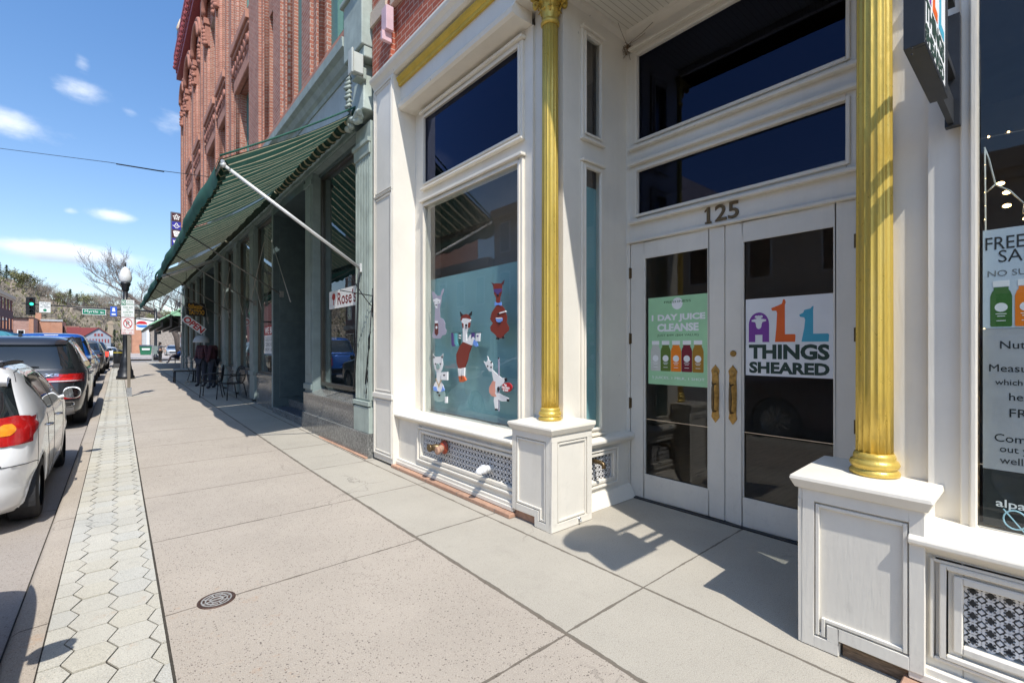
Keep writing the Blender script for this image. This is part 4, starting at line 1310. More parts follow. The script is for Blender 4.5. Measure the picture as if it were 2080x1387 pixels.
cutout('brown and white alpaca cut-out hanging socks on a line in the middle of the window', [
    ('k', [(335, 585), (605, 585), (605, 589), (335, 589)]),
    ('v', [(333, 592), (350, 592), (356, 680), (368, 705), (345, 710), (336, 690)]), ('t', [(362, 592), (383, 592), (386, 670), (400, 700), (385, 710), (368, 690)]), ('n', [(400, 592), (418, 592), (420, 680), (432, 700), (408, 705), (400, 690)]), ('w', [(402, 605), (419, 608), (419, 620), (402, 617)]), ('w', [(402, 628), (419, 632), (419, 642), (402, 638)]),
    ('v', [(512, 590), (540, 590), (538, 640), (515, 630)]), ('b', [(530, 655), (562, 650), (565, 680), (572, 705), (556, 712), (530, 695)]), ('w', [(557, 595), (592, 592), (586, 665), (550, 660)]), ('v', ell(570, 618, 9, 8, 8)),
    ('r', [(440, 670), (500, 672), (518, 700), (505, 740), (492, 770), (480, 830), (455, 900), (400, 905), (385, 850), (382, 780), (410, 710)]),
    ('w', [(428, 480), (440, 455), (490, 452), (508, 480), (500, 500), (498, 530), (480, 560), (472, 600), (475, 665), (500, 610), (510, 605), (500, 660), (530, 625), (540, 640), (520, 700), (495, 690), (440, 668), (440, 580), (438, 545)]),
    ('r', [(420, 470), (430, 435), (470, 425), (500, 440), (505, 470), (470, 460), (440, 462), (425, 490)]), ('r', [(432, 500), (448, 510), (448, 545), (440, 550)]), ('r', [(490, 500), (504, 500), (496, 545), (486, 545)]),
    ('k', [(415, 405), (440, 435), (422, 448)]), ('k', [(518, 402), (512, 440), (492, 432)]), ('k', ell(472, 524, 9, 12, 10)), ('k', ell(470, 545, 9, 4, 8)),
    ('w', [(400, 900), (425, 905), (428, 970), (408, 970)]), ('w', [(432, 900), (458, 895), (455, 970), (434, 970)]), ('o', [(406, 970), (452, 965), (470, 1005), (440, 1022), (415, 1020)]), ('k', [(432, 962), (437, 962), (437, 1000), (432, 1000)])])
cutout('dark red alpaca cut-out with bow tie and sunglasses at the upper right of the window', [
    ('r', [(700, 165), (720, 155), (775, 155), (782, 175), (778, 235), (765, 275), (762, 325), (800, 375), (825, 450), (820, 500), (842, 540), (840, 570), (800, 605), (790, 635), (740, 638), (725, 610), (680, 570), (676, 540), (700, 505), (676, 470), (690, 410), (728, 355), (728, 280), (712, 250)]),
    ('d', [(685, 145), (715, 160), (705, 178)]), ('d', [(802, 125), (790, 170), (770, 160)]), ('v', [(706, 205), (780, 200), (778, 225), (755, 240), (750, 262), (738, 262), (732, 240), (710, 228)]), ('k', ell(745, 260, 10, 10, 10)),
    ('b', [(718, 318), (748, 330), (776, 318), (776, 352), (748, 342), (718, 354)]), ('b', [(726, 460), (788, 460), (785, 485), (760, 500), (735, 490)]), ('w', [(728, 456), (786, 456), (780, 466), (735, 466)]), ('w', [(758, 412), (815, 395), (818, 405), (762, 422)]),
    ('k', ell(752, 425, 9, 9, 8)), ('k', ell(760, 505, 9, 8, 8)), ('k', [(738, 628), (755, 632), (752, 650), (732, 645)]), ('k', [(785, 625), (800, 622), (804, 640), (790, 642)])])
t = cutout('white alpaca cut-out in a pink leotard swinging on a pole', [
    ('g', [(745, 810), (758, 810), (758, 1278), (748, 1278)]), ('k', ell(751, 812, 7, 7, 8)),
    ('p', [(700, 1010), (735, 1000), (755, 970), (760, 1000), (735, 1050), (725, 1150), (690, 1145), (668, 1110), (668, 1070)]),
    ('w', [(620, 838), (640, 850), (655, 830), (655, 795), (668, 830), (690, 845), (700, 870), (695, 910), (715, 930), (745, 960), (780, 985), (815, 985), (800, 1030), (765, 1060), (735, 1080), (735, 1115), (775, 1130), (842, 1165), (842, 1192), (780, 1190), (745, 1175), (742, 1260), (722, 1270), (708, 1180), (715, 1150), (725, 1100), (720, 1040), (705, 1000), (692, 930), (668, 925), (650, 900), (640, 880)]),
    ('p', [(700, 1020), (725, 1015), (722, 1060), (712, 1100), (735, 1150), (700, 1150), (680, 1110)]),
    ('k', ell(687, 850, 6, 9, 8)), ('k', ell(657, 882, 6, 9, 8)), ('k', ell(687, 892, 7, 8, 8)), ('k', [(825, 1170), (845, 1172), (842, 1195), (826, 1190)]), ('k', [(724, 1255), (742, 1256), (740, 1270), (724, 1270)]), ('k', [(805, 990), (822, 985), (826, 1010), (812, 1018)]), ('k', [(742, 1075), (752, 1060), (760, 1085), (750, 1110)]),
    ('c', ell(828, 1068, 44, 42, 24))])
mb = MB()
for k, s in enumerate(('The', 'Pole Dance', 'is back')):
    x0, y0 = z2(4.335, 840, 540, (812, 795, 805)[k], 1045 + k * 22 + 10); x1, y1 = z2(4.335, 840, 540, (838, 862, 852)[k], 1045 + k * 22 - 8)
    a = onv(x0, y0, PV); b_ = onv(x1, y1, PV)
    text_on(mb, s, face_v(PV), a[1], b_[1], a[2], b_[2], .025, .001, .02)
part('badge_lettering', mb, M['white_ink'], t)
# ---- right-hand window: sample posters and lights
RX = 2.932
def rp(name, label, u0, u1, h0, h1, m):
    t = thing(name, label, 'poster', (RX, (u0 + u1) / 2, h0))
    part('sheet', MB().box(RX - .001, RX + .001, u1, u0, h0, h1), m, t)
    return t
fr0 = face_v(RX - .001)
p1 = rp('sample_poster', 'pale blue poster with FREE SAMPLES above printed juice bottles in the right window', .198, -.36, 1.585, 2.02, M['paper_blue'])
mb = MB()
text_on(mb, 'FREE', fr0, .190, .072, 1.93, 1.985, 0, .0008, .004)
text_on(mb, 'SAMPLES', fr0, .150, -.10, 1.872, 1.925, 0, .0008, .004)
part('lettering', mb, M['ink'], p1)
mb = MB(); text_on(mb, 'NO SUGAR ADDED', fr0, .183, -.16, 1.812, 1.838, 0, .0008, .0)
part('small_lettering', mb, M['ink_grey'], p1)
for k, c in enumerate((ink('juice_green', 62, 110, 44), ink('juice_orange', 240, 130, 20), ink('juice_red', 120, 20, 42), ink('juice_olive', 96, 120, 46))):
    m1, m2 = bottle_print(fr0, .142 - k * .074, 1.592, .066, .20, .0)
    part('printed_bottle', m1, c, p1); part('printed_cap', m2, M['white_ink'], p1)
p2 = rp('nutrition_sheet', 'grey sheet of dark printed lines under the FREE SAMPLES poster', .198, -.36, .965, 1.583, M['paper_grey'])
mb = MB()
for s, a, h, sz, w in (('Nutrition', .145, 1.495, .034, .15), ('Measure here', .178, 1.395, .032, .24), ('which your', .160, 1.330, .032, .2), ('health', .118, 1.272, .032, .12),
                       ('FREE', .117, 1.200, .036, .09), ('Come find', .162, 1.090, .034, .17), ('out your', .146, 1.037, .032, .15), ('wellness', .146, 0.996, .030, .15)):
    text_on(mb, s, fr0, a, a - w, h, h + sz, 0, .0008, .002, 'l')
part('lettering', mb, M['ink'], p2)
p3 = rp('alpaca_film', 'black window film with white alpaca lettering at the bottom of the right window', .198, -.36, .715, .962, M['ink'])
mb = MB(); text_on(mb, 'alpaca', fr0, .158, .02, .795, .84, 0, .0008, .012)
part('lettering', mb, M['white_ink'], p3)
mb = MB()
mb.tube([(RX - .004, .10 + .035 * cos(a / 3), .76 + .04 * sin(a / 3)) for a in range(-3, 18)], .0035, 6)
mb.tube([(RX - .004, .135 - .02 * t, .80 - .028 * t) for t in range(5)], .003, 6)
part('swirl', mb, ink('pale_swirl', 150, 190, 200), p3)
M['bulb'] = emis('warm_bulb', (1.0, .62, .22), 9.0)
sl = thing('string_lights', 'string of small warm lit bulbs on pale wire inside the right window', 'string lights', (3.02, .1, 1.0))
mb = MB()
pw = [(3.03, .20, 2.42), (3.03, .185, 2.36), (3.03, .165, 2.24), (3.03, .12, 2.20), (3.03, .075, 2.13), (3.03, .03, 2.19), (3.03, -.03, 2.22), (3.03, -.2, 2.12)]
mb.tube(pw, .0035, 6)
mb.tube([(3.03, .165, 2.24), (3.03, .195, 2.21)], .0035, 6); mb.tube([(3.03, .075, 2.13), (3.03, .078, 2.09)], .005, 6)
mb.tube([(3.0, .196, 2.4), (3.0, .192, 1.7), (3.0, .194, 1.2), (3.0, .19, .75)], .003, 6)
mb.tube([(4.4, .9, 2.72), (4.4, .3, 2.9), (4.4, -.6, 2.85)], .004, 6)
part('wire', mb, pm('pale_wire', (.5, .52, .48), .5), sl)
mb = MB()
for p in ((3.05, .15, 2.245), (3.05, .13, 2.2), (3.05, .13, 2.14), (3.05, .068, 2.07), (3.05, .125, 2.032)):
    mb.ball(p, .011, 8, 6, (1, 1.3, .8))
for k in range(26):
    mb.ball((3.0, .197 + R0.uniform(-.003, .003), .78 + k * .062), .003, 6, 4)
for k in range(14):
    mb.ball((4.4, .9 - k * .09, 2.72 + .18 * min(1, k / 6)), .007, 6, 4)
part('bulb', mb, M['bulb'], sl)
o_ = part('cord_end', MB().box(3.02, 3.06, -.2, -.19, 2.1, 2.13), M['dark_metal'], sl)
# ---- blade sign
bs = thing('blade_sign', 'dark framed hanging sign with coloured ALL THINGS SHEARED letters projecting above the right pedestal', 'hanging sign', (2.3, .30, 2.43))
mb = MB()
UB0, UB1 = .268, .322
mb.box(2.02, 2.50, UB0 + .006, UB1 - .006, 2.50, 2.93)
mb.prism([(2.16 + .27 * cos(a * pi / 16), 3.16 + .27 * sin(a * pi / 16)) for a in range(32)], lambda a, b, d: (a, d, b), UB0 + .006, UB1 - .006)
fr = MB()
for a, b, c, d in ((2.00, 2.02, 2.495, 2.95), (2.50, 2.52, 2.495, 2.95), (2.02, 2.50, 2.495, 2.515), (2.02, 2.50, 2.93, 2.95)):
    fr.box(a, b, UB0, UB1, c, d)
for z in (2.47, 2.49, 2.75, 2.77):
    fr.lathe([(.003, 0), (.003, -.003)], (2.0, .30, z), 8, axis='x')
part('sign_panel', mb, M['paper'], bs)
part('sign_frame', fr, M['dark_metal'], bs, bevel=.002)
for mb, c in logo(None, (2.04, 2.49), (2.525, 2.92), lambda a, b, d: (a, UB0 + .006 - d, b), .0):
    part('lettering' if c == 'forest' else 'print', mb, LC[c], bs)
br = MB()
br.box(2.52, 2.86, .285, .305, 2.51, 2.62).box(2.52, 2.86, .28, .31, 2.71, 2.74).box(2.30, 2.86, .28, .31, 3.03, 3.06)
br.box(2.86, 2.90, .265, .315, 2.50, 3.0)
part('bracket', br, M['dark_metal'], bs)
# ================================================================ brick block with the grey-green shop front
def granite(name):
    m, nt, b = _nm(name)
    p = pos(nt)
    n = noise(nt, p, 60, 5, .75, (1, 1, .45))
    col = ramp(nt, n, [(.3, (.045, .045, .042)), (.48, (.14, .14, .13)), (.58, (.27, .265, .25)), (.75, (.42, .41, .385))])
    n2 = noise(nt, p, 3, 3)
    col = mixc(nt, 1.0, col, ramp(nt, n2, [(.3, (.75,) * 3), (.7, (1.05,) * 3)]), 'MULTIPLY')
    L(nt, col, b.inputs['Base Color'])
    b.inputs['Roughness'].default_value = .16
    return m
M['granite'] = granite('speckled_granite')
bb = thing('brick_building', 'red brick commercial block with sandstone hoods above a grey-green shop front', 'building', (2.65, 18, 0))
BE = 30.7
wall = MB()
# upper facade: openings (u0,u1,h0,h1)
OPS = [(7.0, 8.08, 6.15, 9.3), (9.28, 10.0, 6.15, 9.3), (11.35, 12.0, 6.15, 9.3), (13.75, 15.5, 6.15, 8.95), (17.2, 18.4, 6.15, 8.95), (19.25, 21.2, 6.15, 8.95), (23.0, 24.6, 6.15, 8.95), (25.9, 27.6, 6.15, 8.95)]
us = sorted({5.95, BE} | {o[0] for o in OPS} | {o[1] for o in OPS})
for a, b in zip(us[:-1], us[1:]):
    op = [o for o in OPS if abs(o[0] - a) < 1e-6]
    if op:
        o = op[0]
        wall.box(2.72, 3.1, a, b, 5.9, o[2]); wall.box(2.72, 3.1, a, b, o[3], 10.9)
        # upper storey window, arched top below
        wall.box(2.72, 3.1, a, b, 13.9, 16.9)
    else:
        wall.box(2.72, 3.1, a, b, 5.9, 16.9)
part('wall', wall, M['brick'], bb)
# piers standing proud, some as narrow attached shafts
pi_ = MB()
PIERS = [(5.96, 6.75), (8.3, 9.1), (10.25, 11.15), (12.2, 13.6), (15.7, 16.3), (16.55, 17.05), (18.6, 19.1), (21.4, 22.0), (22.3, 22.85), (24.8, 25.7), (27.8, 28.4), (28.7, 29.3), (29.9, BE)]
for a, b in PIERS:
    pi_.box(2.62, 2.72, a, b, 6.12, 15.9)
    pi_.box(2.56, 2.62, a + .16, b - .16, 6.12, 15.6)
part('pier', pi_, M['brick'], bb)
ro = MB()
for a, b in PIERS:
    for u in (a - .06, b + .06):
        ro.lathe([(.06, 6.12), (.06, 15.6)], (2.70, u, 0), 10)
part('rounded_brick_edge', ro, M['brick'], bb)
part('side_wall', MB().box(3.1, 16, 5.95, 6.3, 5.2, 16.9).box(3.1, 16, BE - .35, BE, 0, 16.9).box(15.6, 16, 6.3, BE - .35, 0, 16.9), M['brick'], bb)
for o in OPS:
    f = MB()
    u0, u1, h0, h1 = o
    w = .09
    f.box(2.90, 2.98, u0, u0 + w, h0, h1); f.box(2.90, 2.98, u1 - w, u1, h0, h1); f.box(2.90, 2.98, u0 + w, u1 - w, h0, h0 + w); f.box(2.90, 2.98, u0 + w, u1 - w, h1 - w, h1)
    f.box(2.91, 2.97, u0 + w, u1 - w, (h0 + h1) / 2 - .04, (h0 + h1) / 2 + .04)
    if u0 < 12.5:
        f.box(2.80, 2.90, u1 - .30, u1, h0, h1)            # deep teal casing on the near windows
        f.box(2.86, 2.90, u0 + .0, u0 + .14, h0, h1)
    wn_ = part('window', f, M['green_frame'], bb)
    part('pane', MB().box(2.945, 2.95, u0 + w, u1 - w, h0 + w, h1 - w), M['glass_up'], wn_)
    f = MB()
    f.box(2.90, 2.98, u0, u1, 10.9, 11.0); f.box(2.90, 2.98, u0, u0 + w, 11, 13.9); f.box(2.90, 2.98, u1 - w, u1, 11, 13.9); f.box(2.90, 2.98, u0 + w, u1 - w, 12.3, 12.4)
    wn_ = part('window', f, M['green_frame'], bb)
    part('pane', MB().box(2.945, 2.95, u0 + w, u1 - w, 11, 13.9), M['glass_up'], wn_)
# carved hoods and lintels
HOODS = [(13.65, 15.65), (17.1, 18.5), (19.2, 21.3), (22.95, 24.7), (25.8, 27.7)]
for a, b in HOODS:
    h = MB()
    h.box(2.60, 2.76, a - .05, b + .05, 8.95, 9.32)
    h.box(2.50, 2.76, a - .1, b + .1, 10.05, 10.3)
    h.box(2.56, 2.76, a - .06, b + .06, 9.95, 10.05)
    hd = part('lintel', h, M['sandstone'], bb, bevel=.02)
    c = MB()
    n = 12
    for k in range(n):
        u = a + (b - a) * (k + .5) / n
        for q in range(2):
            c.ball((2.66, u + R0.uniform(-.05, .05), 9.45 + q * .26 + R0.uniform(-.05, .05)), .13, 8, 6, (.7, 1, 1))
    c.tube([(2.60, a + .1 + (b - a - .2) * t / 24, 9.62 + .16 * sin(t * 1.6)) for t in range(25)], .05, 6)
    for u in (a - .0, b + .0):
        c.tube([(2.58, u + .12 * cos(t * .8) * (1 - t / 14), 9.55 + .12 * sin(t * .8) * (1 - t / 14)) for t in range(12)], .06, 6)
    part('carving', c, M['terracotta'], hd)
# third-storey arches
ar = MB()
for a, b in [(13.7, 15.6), (16.9, 18.6), (19.2, 21.25), (22.9, 24.7), (25.8, 27.7), (28.4, 29.8)]:
    c, r = (a + b) / 2, (b - a) / 2 + .1
    for rr, vv in ((r, 2.52), (r + .2, 2.57)):
        pts = [(vv, c + rr * cos(pi * k / 16), 14.3 + rr * .9 * sin(pi * k / 16)) for k in range(17)]
        ar.tube(pts, .10, 8)
    for u in (c - r, c + r):
        ar.box(2.50, 2.74, u - .17, u + .17, 14.0, 14.22)
        ar.box(2.55, 2.74, u - .12, u + .12, 13.2, 14.0)
        for k in range(5):
            ar.ball((2.56, u + R0.uniform(-.08, .08), 13.25 + k * .16), .11, 8, 6)
part('arch_moulding', ar, M['terracotta'], bb)
cr = MB()
cr.box(2.40, 2.72, 5.96, BE + .1, 16.0, 16.25)
cr.box(2.28, 2.72, 5.96, BE + .16, 17.05, 17.3)
for k in range(52):
    u = 6.2 + k * .475
    cr.box(2.36, 2.72, u, u + .2, 16.25, 17.05)
    cr.tube([(2.36, u + .1, 16.95), (2.30, u + .1, 16.7), (2.40, u + .1, 16.4), (2.52, u + .1, 16.27)], .07, 6)
    cr.ball((2.34, u + .34, 16.62), .11, 8, 6)
part('roof_cornice', cr, M['maroon'], bb)
part('parapet', MB().box(2.5, 2.9, 5.96, BE, 17.3, 17.9).box(2.42, 3.0, BE - .5, BE + .12, 17.3, 18.5), M['dark_metal'], bb)
part('corner_finial', MB().box(2.32, 2.7, BE - .25, BE + .12, 16.9, 17.25).lathe([(.12, 0), (.18, .2), (.1, .5), (0, .8)], (2.55, BE - .1, 18.5), 10), M['stone_band'], bb)
part('sill_course', MB().sweep_u([(2.72, 5.98), (2.50, 5.98), (2.48, 6.02), (2.48, 6.10), (2.52, 6.13), (2.72, 6.15)], 6.62, BE), M['sandstone'], bb)
# ---- green cornice, frieze and beam
gcn = MB()
gcn.sweep_u([(2.72, 5.62), (2.64, 5.62), (2.62, 5.68), (2.57, 5.72), (2.52, 5.80), (2.45, 5.84), (2.44, 5.97), (2.72, 5.975)], 6.62, BE)
part('shop_cornice', gcn, M['copper_green'], bb)
part('frieze', MB().box(2.66, 2.9, 6.55, BE, 4.95, 5.62), M['blue_white'], bb)
part('beam', MB().box(2.63, 2.9, 6.53, BE, 4.60, 4.95).box(2.60, 2.63, 6.53, BE, 4.62, 4.68), M['green_paint'], bb)
# big end bracket
eb = MB()
eb.box(2.46, 2.9, 5.96, 6.60, 5.55, 6.35)
eb.box(2.42, 2.9, 5.96, 6.66, 6.35, 6.42)
eb.box(2.50, 2.9, 5.97, 6.50, 5.40, 5.55)
eb.hexa([(2.50, 6.0, 4.72), (2.9, 6.0, 4.72), (2.9, 6.46, 4.72), (2.50, 6.46, 4.72), (2.56, 6.12, 5.40), (2.9, 6.12, 5.40), (2.9, 6.40, 5.40), (2.56, 6.40, 5.40)])
eb.box(2.42, 2.56, 6.02, 6.20, 5.12, 5.28)
e_ = part('end_bracket', eb, M['copper_green'], bb, bevel=.015, seg=2)
c = MB()
for k in range(7):
    c.tube([(2.53, 6.50, 5.36 - k * .065), (2.50 - .02 * k % .05, 6.56, 5.33 - k * .065), (2.54, 6.60, 5.31 - k * .065)], .028, 6)
for t in range(3):
    c.tube([(2.52, 6.56 + .05 * cos(q * .5) * (1 - q / 16), 4.95 + t * .1 + .05 * sin(q * .5)) for q in range(12)], .025, 6)
part('carved_leaves', c, M['copper_green'], e_)
cw = MB()
for k in range(10):
    cw.ball((2.49 + R0.uniform(-.03, .03), 6.12 + k * .04, 4.62 + R0.uniform(-.05, .05)), .055, 8, 6, (1, 1, .8))
cw.tube([(2.47, 6.04 + .4 * t / 10, 4.66 + .03 * sin(t)) for t in range(11)], .04, 6)
part('carved_capital', cw, M['copper_green'], e_)
# fluted end pilaster
def flute_u(mb, v, u0, u1, h0, h1, n, d=.012):
    w = (u1 - u0) / n
    for k in range(n):
        mb.box(v - d, v, u0 + k * w + w * .2, u0 + (k + 1) * w - w * .2, h0, h1)
pl = MB()
pl.box(2.61, 2.9, 6.02, 6.53, .68, 4.60)
flute_u(pl, 2.61, 6.03, 6.52, .78, 4.15, 9)
for k in range(8):
    pl.box(2.62 + k * .034, 2.64 + k * .034, 6.008, 6.02, .78, 4.15)
pl.box(2.57, 2.61, 6.0, 6.55, .70, .76); pl.box(2.585, 2.61, 6.01, 6.54, 4.15, 4.3); pl.box(2.56, 2.61, 6.0, 6.56, 4.3, 4.36)
pl.box(2.58, 2.9, 6.0, 6.53, .33, .68)
part('fluted_pilaster', pl, M['copper_green'], bb, bevel=.004)
gr = MB()
gr.box(2.56, 2.95, 5.985, 8.55, -.02, .33)
gr.box(2.60, 2.95, 6.56, 8.97, .33, .66)
gr.box(2.57, 2.95, 8.55, 8.97, -.02, .33)
part('granite_plinth', gr, M['granite'], bb, bevel=.006)
part('granite_sill', MB().sweep_u([(2.58, .661), (2.58, .69), (2.90, .80), (2.95, .80), (2.95, .661)], 6.56, 8.9), M['granite'], bb)
part('stone_kerb', MB().sweep_u([(2.52, -.02), (2.52, .02), (2.56, .022), (2.56, -.02)], 5.99, 11.3), M['peach'], bb)
# bays
POSTS = [(8.55, 8.97), (11.30, 11.42), (13.15, 13.72), (15.35, 15.95), (17.3, 18.0), (19.3, 19.6), (21.9, 22.3), (24.3, 24.8), (26.6, 27.1), (28.8, 29.3), (30.25, BE)]
GLZ = [(6.53, 8.55), (11.42, 13.15), (13.72, 15.35), (15.95, 17.3), (18.0, 19.3), (22.3, 24.3), (24.8, 26.6), (27.1, 28.8), (29.3, 30.25)]
for a, b in POSTS:
    z = gz(a)
    p = MB()
    p.box(2.63, 2.95, a, b, z + .1, 4.60)
    if b - a > .3:
        p.box(2.615, 2.63, a + .06, b - .06, z + 1.0, 4.4)
        p.box(2.60, 2.63, a - .01, b + .01, z + .72, z + .82); p.box(2.60, 2.63, a - .01, b + .01, 4.40, 4.5)
    part('post', p, M['green_paint'], bb, bevel=.006)
for i, (a, b) in enumerate(GLZ):
    z = gz(a)
    vg = 2.80 if i == 0 else 2.74
    f = MB()
    s0 = .83 if i == 0 else z + .80
    w = .055
    f.box(vg - .03, vg + .05, a, a + w, s0, 4.55); f.box(vg - .03, vg + .05, b - w, b, s0, 4.55); f.box(vg - .03, vg + .05, a + w, b - w, s0, s0 + w); f.box(vg - .03, vg + .05, a + w, b - w, 4.5, 4.55)
    wn_ = part('display_window', f, M['alu'], bb, bevel=.004)
    part('pane', MB().box(vg + .0, vg + .005, a + w, b - w, s0 + w, 4.5), M['glass_green'] if 'glass_green' in M else M['glass'], wn_)
    part('header', MB().box(vg - .06, 2.95, a, b, 4.55, 4.60), M['green_dark'], bb)
    if i:
        q = MB()
        q.box(2.68, 2.95, a - .05, b + .05, z - .02, z + .70)
        q.box(2.655, 2.95, a, b, z + .70, z + .80)
        part('bulkhead', q, M['granite'], bb, bevel=.006)
# recessed entrances
for (a, b) in ((8.97, 11.30), (19.6, 21.9)):
    z = gz(a)
    r = MB()
    part('entrance_side', MB().box(2.95, 3.75, a, a + .05, z + .1, 4.60), M['green_dark'], bb)
    r.box(2.63, 3.75, b - .02, b, z + .1, 4.60)
    for q0, q1 in ((z + .35, z + 1.9), (z + 2.05, 4.3)):
        r.box(2.76, 3.62, b - .034, b - .02, q0, q1)
    part('entrance_side', r, M['green_dark'], bb, bevel=.004)
    part('entrance_ceiling', MB().box(2.63, 3.75, a + .05, b - .02, 4.45, 4.6), M['green_dark'], bb)
    s_ = MB()
    s_.box(2.62, 3.75, a + .0, b - .0, z - .02, z + .15); s_.box(2.95, 3.75, a + .05, b - .02, z + .15, z + .30)
    part('entrance_step', s_, M['granite'], bb, bevel=.006)
    mt = MB()
    for k in range(4):
        mt.box(2.66 + k * .065, 2.70 + k * .065, a + .2, b - .2, z + .15, z + .158)
    part('step_grip', mt, pm('blue_grey_grip', (.06, .07, .09), .8), bb)
    d = MB()
    d.box(3.70, 3.76, a + .05, a + .35, z + .3, 4.45); d.box(3.70, 3.76, b - 1.5, b - 1.3, z + .3, 4.45); d.box(3.70, 3.76, a + .35, b - 1.5, z + 2.6, z + 2.75); d.box(3.70, 3.76, b - 1.3, b - .02, z + .3, z + .7); d.box(3.70, 3.76, b - 1.3, b - .02, 3.1, 3.25)
    part('doorway', d, M['green_dark'], bb)
    part('red_door_panel', MB().box(3.78, 3.82, b - .5, b - .3, z + .3, z + 2.9), pm('red_brown_door', (.22, .05, .03), .5, obj=False), bb)
# rooms behind
rm = MB()
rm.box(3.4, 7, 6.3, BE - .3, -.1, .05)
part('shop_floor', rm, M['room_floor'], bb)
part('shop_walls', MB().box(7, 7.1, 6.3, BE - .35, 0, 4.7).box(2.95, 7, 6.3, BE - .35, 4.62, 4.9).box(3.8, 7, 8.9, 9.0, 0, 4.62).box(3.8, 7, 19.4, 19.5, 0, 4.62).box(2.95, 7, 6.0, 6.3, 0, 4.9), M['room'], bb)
part('cable', MB().tube([(2.56, 6.28, 2.6), (2.555, 6.3, 2.4), (2.555, 6.36, 1.6), (2.56, 6.48, .9)], .012, 6), M['dark_metal'], bb)
# wall lamp housing on the bracket
top('floodlight', MB().box(2.36, 2.50, 5.98, 6.08, 5.15, 5.42).box(2.33, 2.36, 5.96, 6.10, 5.12, 5.45), M['blue_white'], 'pale metal floodlight box on the green end bracket beside the white cornice', 'floodlight', bevel=.01)
# scrolled sign iron on the pilaster
si = thing('scroll_bracket', 'thin black scrolled iron arm between the green pilaster and the white pilaster', 'iron bracket', (2.3, 6.0, 2.2))
mb = MB()
U6 = 5.97
mb.tube([(2.62, U6, 2.20), (2.18, U6, 2.24)], .007, 6)
mb.tube([(2.62 - .02 * t, U6, 2.05 + .018 * t + .0006 * t * t) for t in range(16)], .006, 6)
mb.tube([(2.30 - .05 * cos(t * .5) * (1 - t / 16), U6, 2.38 + .05 * sin(t * .5) * (1 - t / 16)) for t in range(13)], .005, 6)
mb.tube([(2.62, U6, 2.3), (2.62, U6, 1.98)], .008, 6)
part('arm', mb, M['black_paint'], si)
mb = MB()
for q in (0, .02):
    mb.tube([(2.61, U6 - .0 + q, 2.05), (2.60, U6 + q + .05, 1.6), (2.57, U6 + q + .12, 1.0)], .004, 5)
mb.tube([(2.60 + .012 * cos(t * 1.3), U6 + .05 + t * .0055, 1.72 - t * .05 + .01 * sin(t * 1.3)) for t in range(18)], .008, 6)
part('hanging_chain', mb, M['black_paint'], si)
# Rose's sign
rs = thing('rose_sign', "white card reading Rose's with a small rose hung inside the near green shop window", 'window sign', (2.78, 7.1, 2.2))
P0, P1 = (7.95, 2.335), (6.62, 2.33)
f_ = lambda a, b, d: (2.785 - d, a, b)
part('card', MB().box(2.785, 2.795, 6.88, 8.14, 2.16, 2.46), M['paper'], rs)
mb = MB(); text_on(mb, "Rose's", f_, 7.74, 6.95, 2.21, 2.42, 0, .002, .008)
part('lettering', mb, ink('rose_red', 120, 30, 28), rs)
mb = MB().disc((7.92, 2.36), .06, f_, 0, .003, 10, 1.3, 1).prism([(7.9, 2.22), (7.94, 2.22), (7.93, 2.34), (7.91, 2.34)], f_, 0, .002)
part('rose', mb, ink('rose_flower', 175, 50, 40), rs)
wb = thing('buying_notice', 'red and white notice reading WE BUY over a grid of words', 'window sign', (2.735, 12.2, 1.4))
f2 = lambda a, b, d: (2.735 - d, a, b)
part('card', MB().box(2.733, 2.738, 11.48, 12.55, 1.36, 2.02), M['paper'], wb)
part('red_header', MB().box(2.730, 2.733, 11.48, 12.55, 1.80, 2.02), ink('notice_red', 170, 30, 30), wb)
mb = MB(); text_on(mb, 'WE BUY', f2, 12.5, 11.53, 1.83, 1.99, .005, .002, .02)
part('lettering', mb, M['white_ink'], wb)
mb = MB()
for k, (s1, s2) in enumerate((('GOLD', 'SILVER'), ('COINS', 'RINGS'), ('JEWELRY', 'WATCHES'))):
    text_on(mb, s1, f2, 12.5, 12.06, 1.66 - k * .13, 1.75 - k * .13, 0, .002, .01); text_on(mb, s2, f2, 11.97, 11.53, 1.66 - k * .13, 1.75 - k * .13, 0, .002, .01)
part('word_grid', mb, M['ink'], wb)
# lodge sign high on the far corner
lg = thing('lodge_sign', 'tall narrow blue and maroon sign with four white emblems on the brick block', 'projecting sign', (2.35, 30.45, 6.85))
f3 = face_u(30.38)
part('cabinet', MB().box(2.12, 2.62, 30.38, 30.55, 6.85, 8.72), pm('sign_cabinet', (.12, .13, .16), .5), lg)
mb = MB(); mb2 = MB(); em = MB()
for k in range(4):
    z0 = 6.92 + (3 - k) * .445
    (mb if k % 2 == 0 else mb2).box(2.17, 2.57, 30.365, 30.38, z0, z0 + .40)
cc = lambda k: (2.37, 6.92 + (3 - k) * .445 + .2)
x, y = cc(0)
for q in range(5):
    a = pi / 2 + q * 2 * pi / 5 + pi
    em.prism([(x + .15 * cos(a), y + .15 * sin(a)), (x + .07 * cos(a + .5), y + .07 * sin(a + .5)), (x + .03 * cos(a), y + .03 * sin(a)), (x + .07 * cos(a - .5), y + .07 * sin(a - .5))], f3, .015, .022)
for q in range(5):
    a = pi / 2 + q * 2 * pi / 5
    em.disc((x + .13 * cos(a), y + .13 * sin(a)), .035, f3, .015, .022, 8)
x, y = cc(1)
def bar(x0, y0, x1, y1, w):
    dx, dy = x1 - x0, y1 - y0; l = sqrt(dx * dx + dy * dy); nx, ny = -dy / l * w, dx / l * w
    em.prism([(x0 + nx, y0 + ny), (x1 + nx, y1 + ny), (x1 - nx, y1 - ny), (x0 - nx, y0 - ny)], f3, .015, .022)
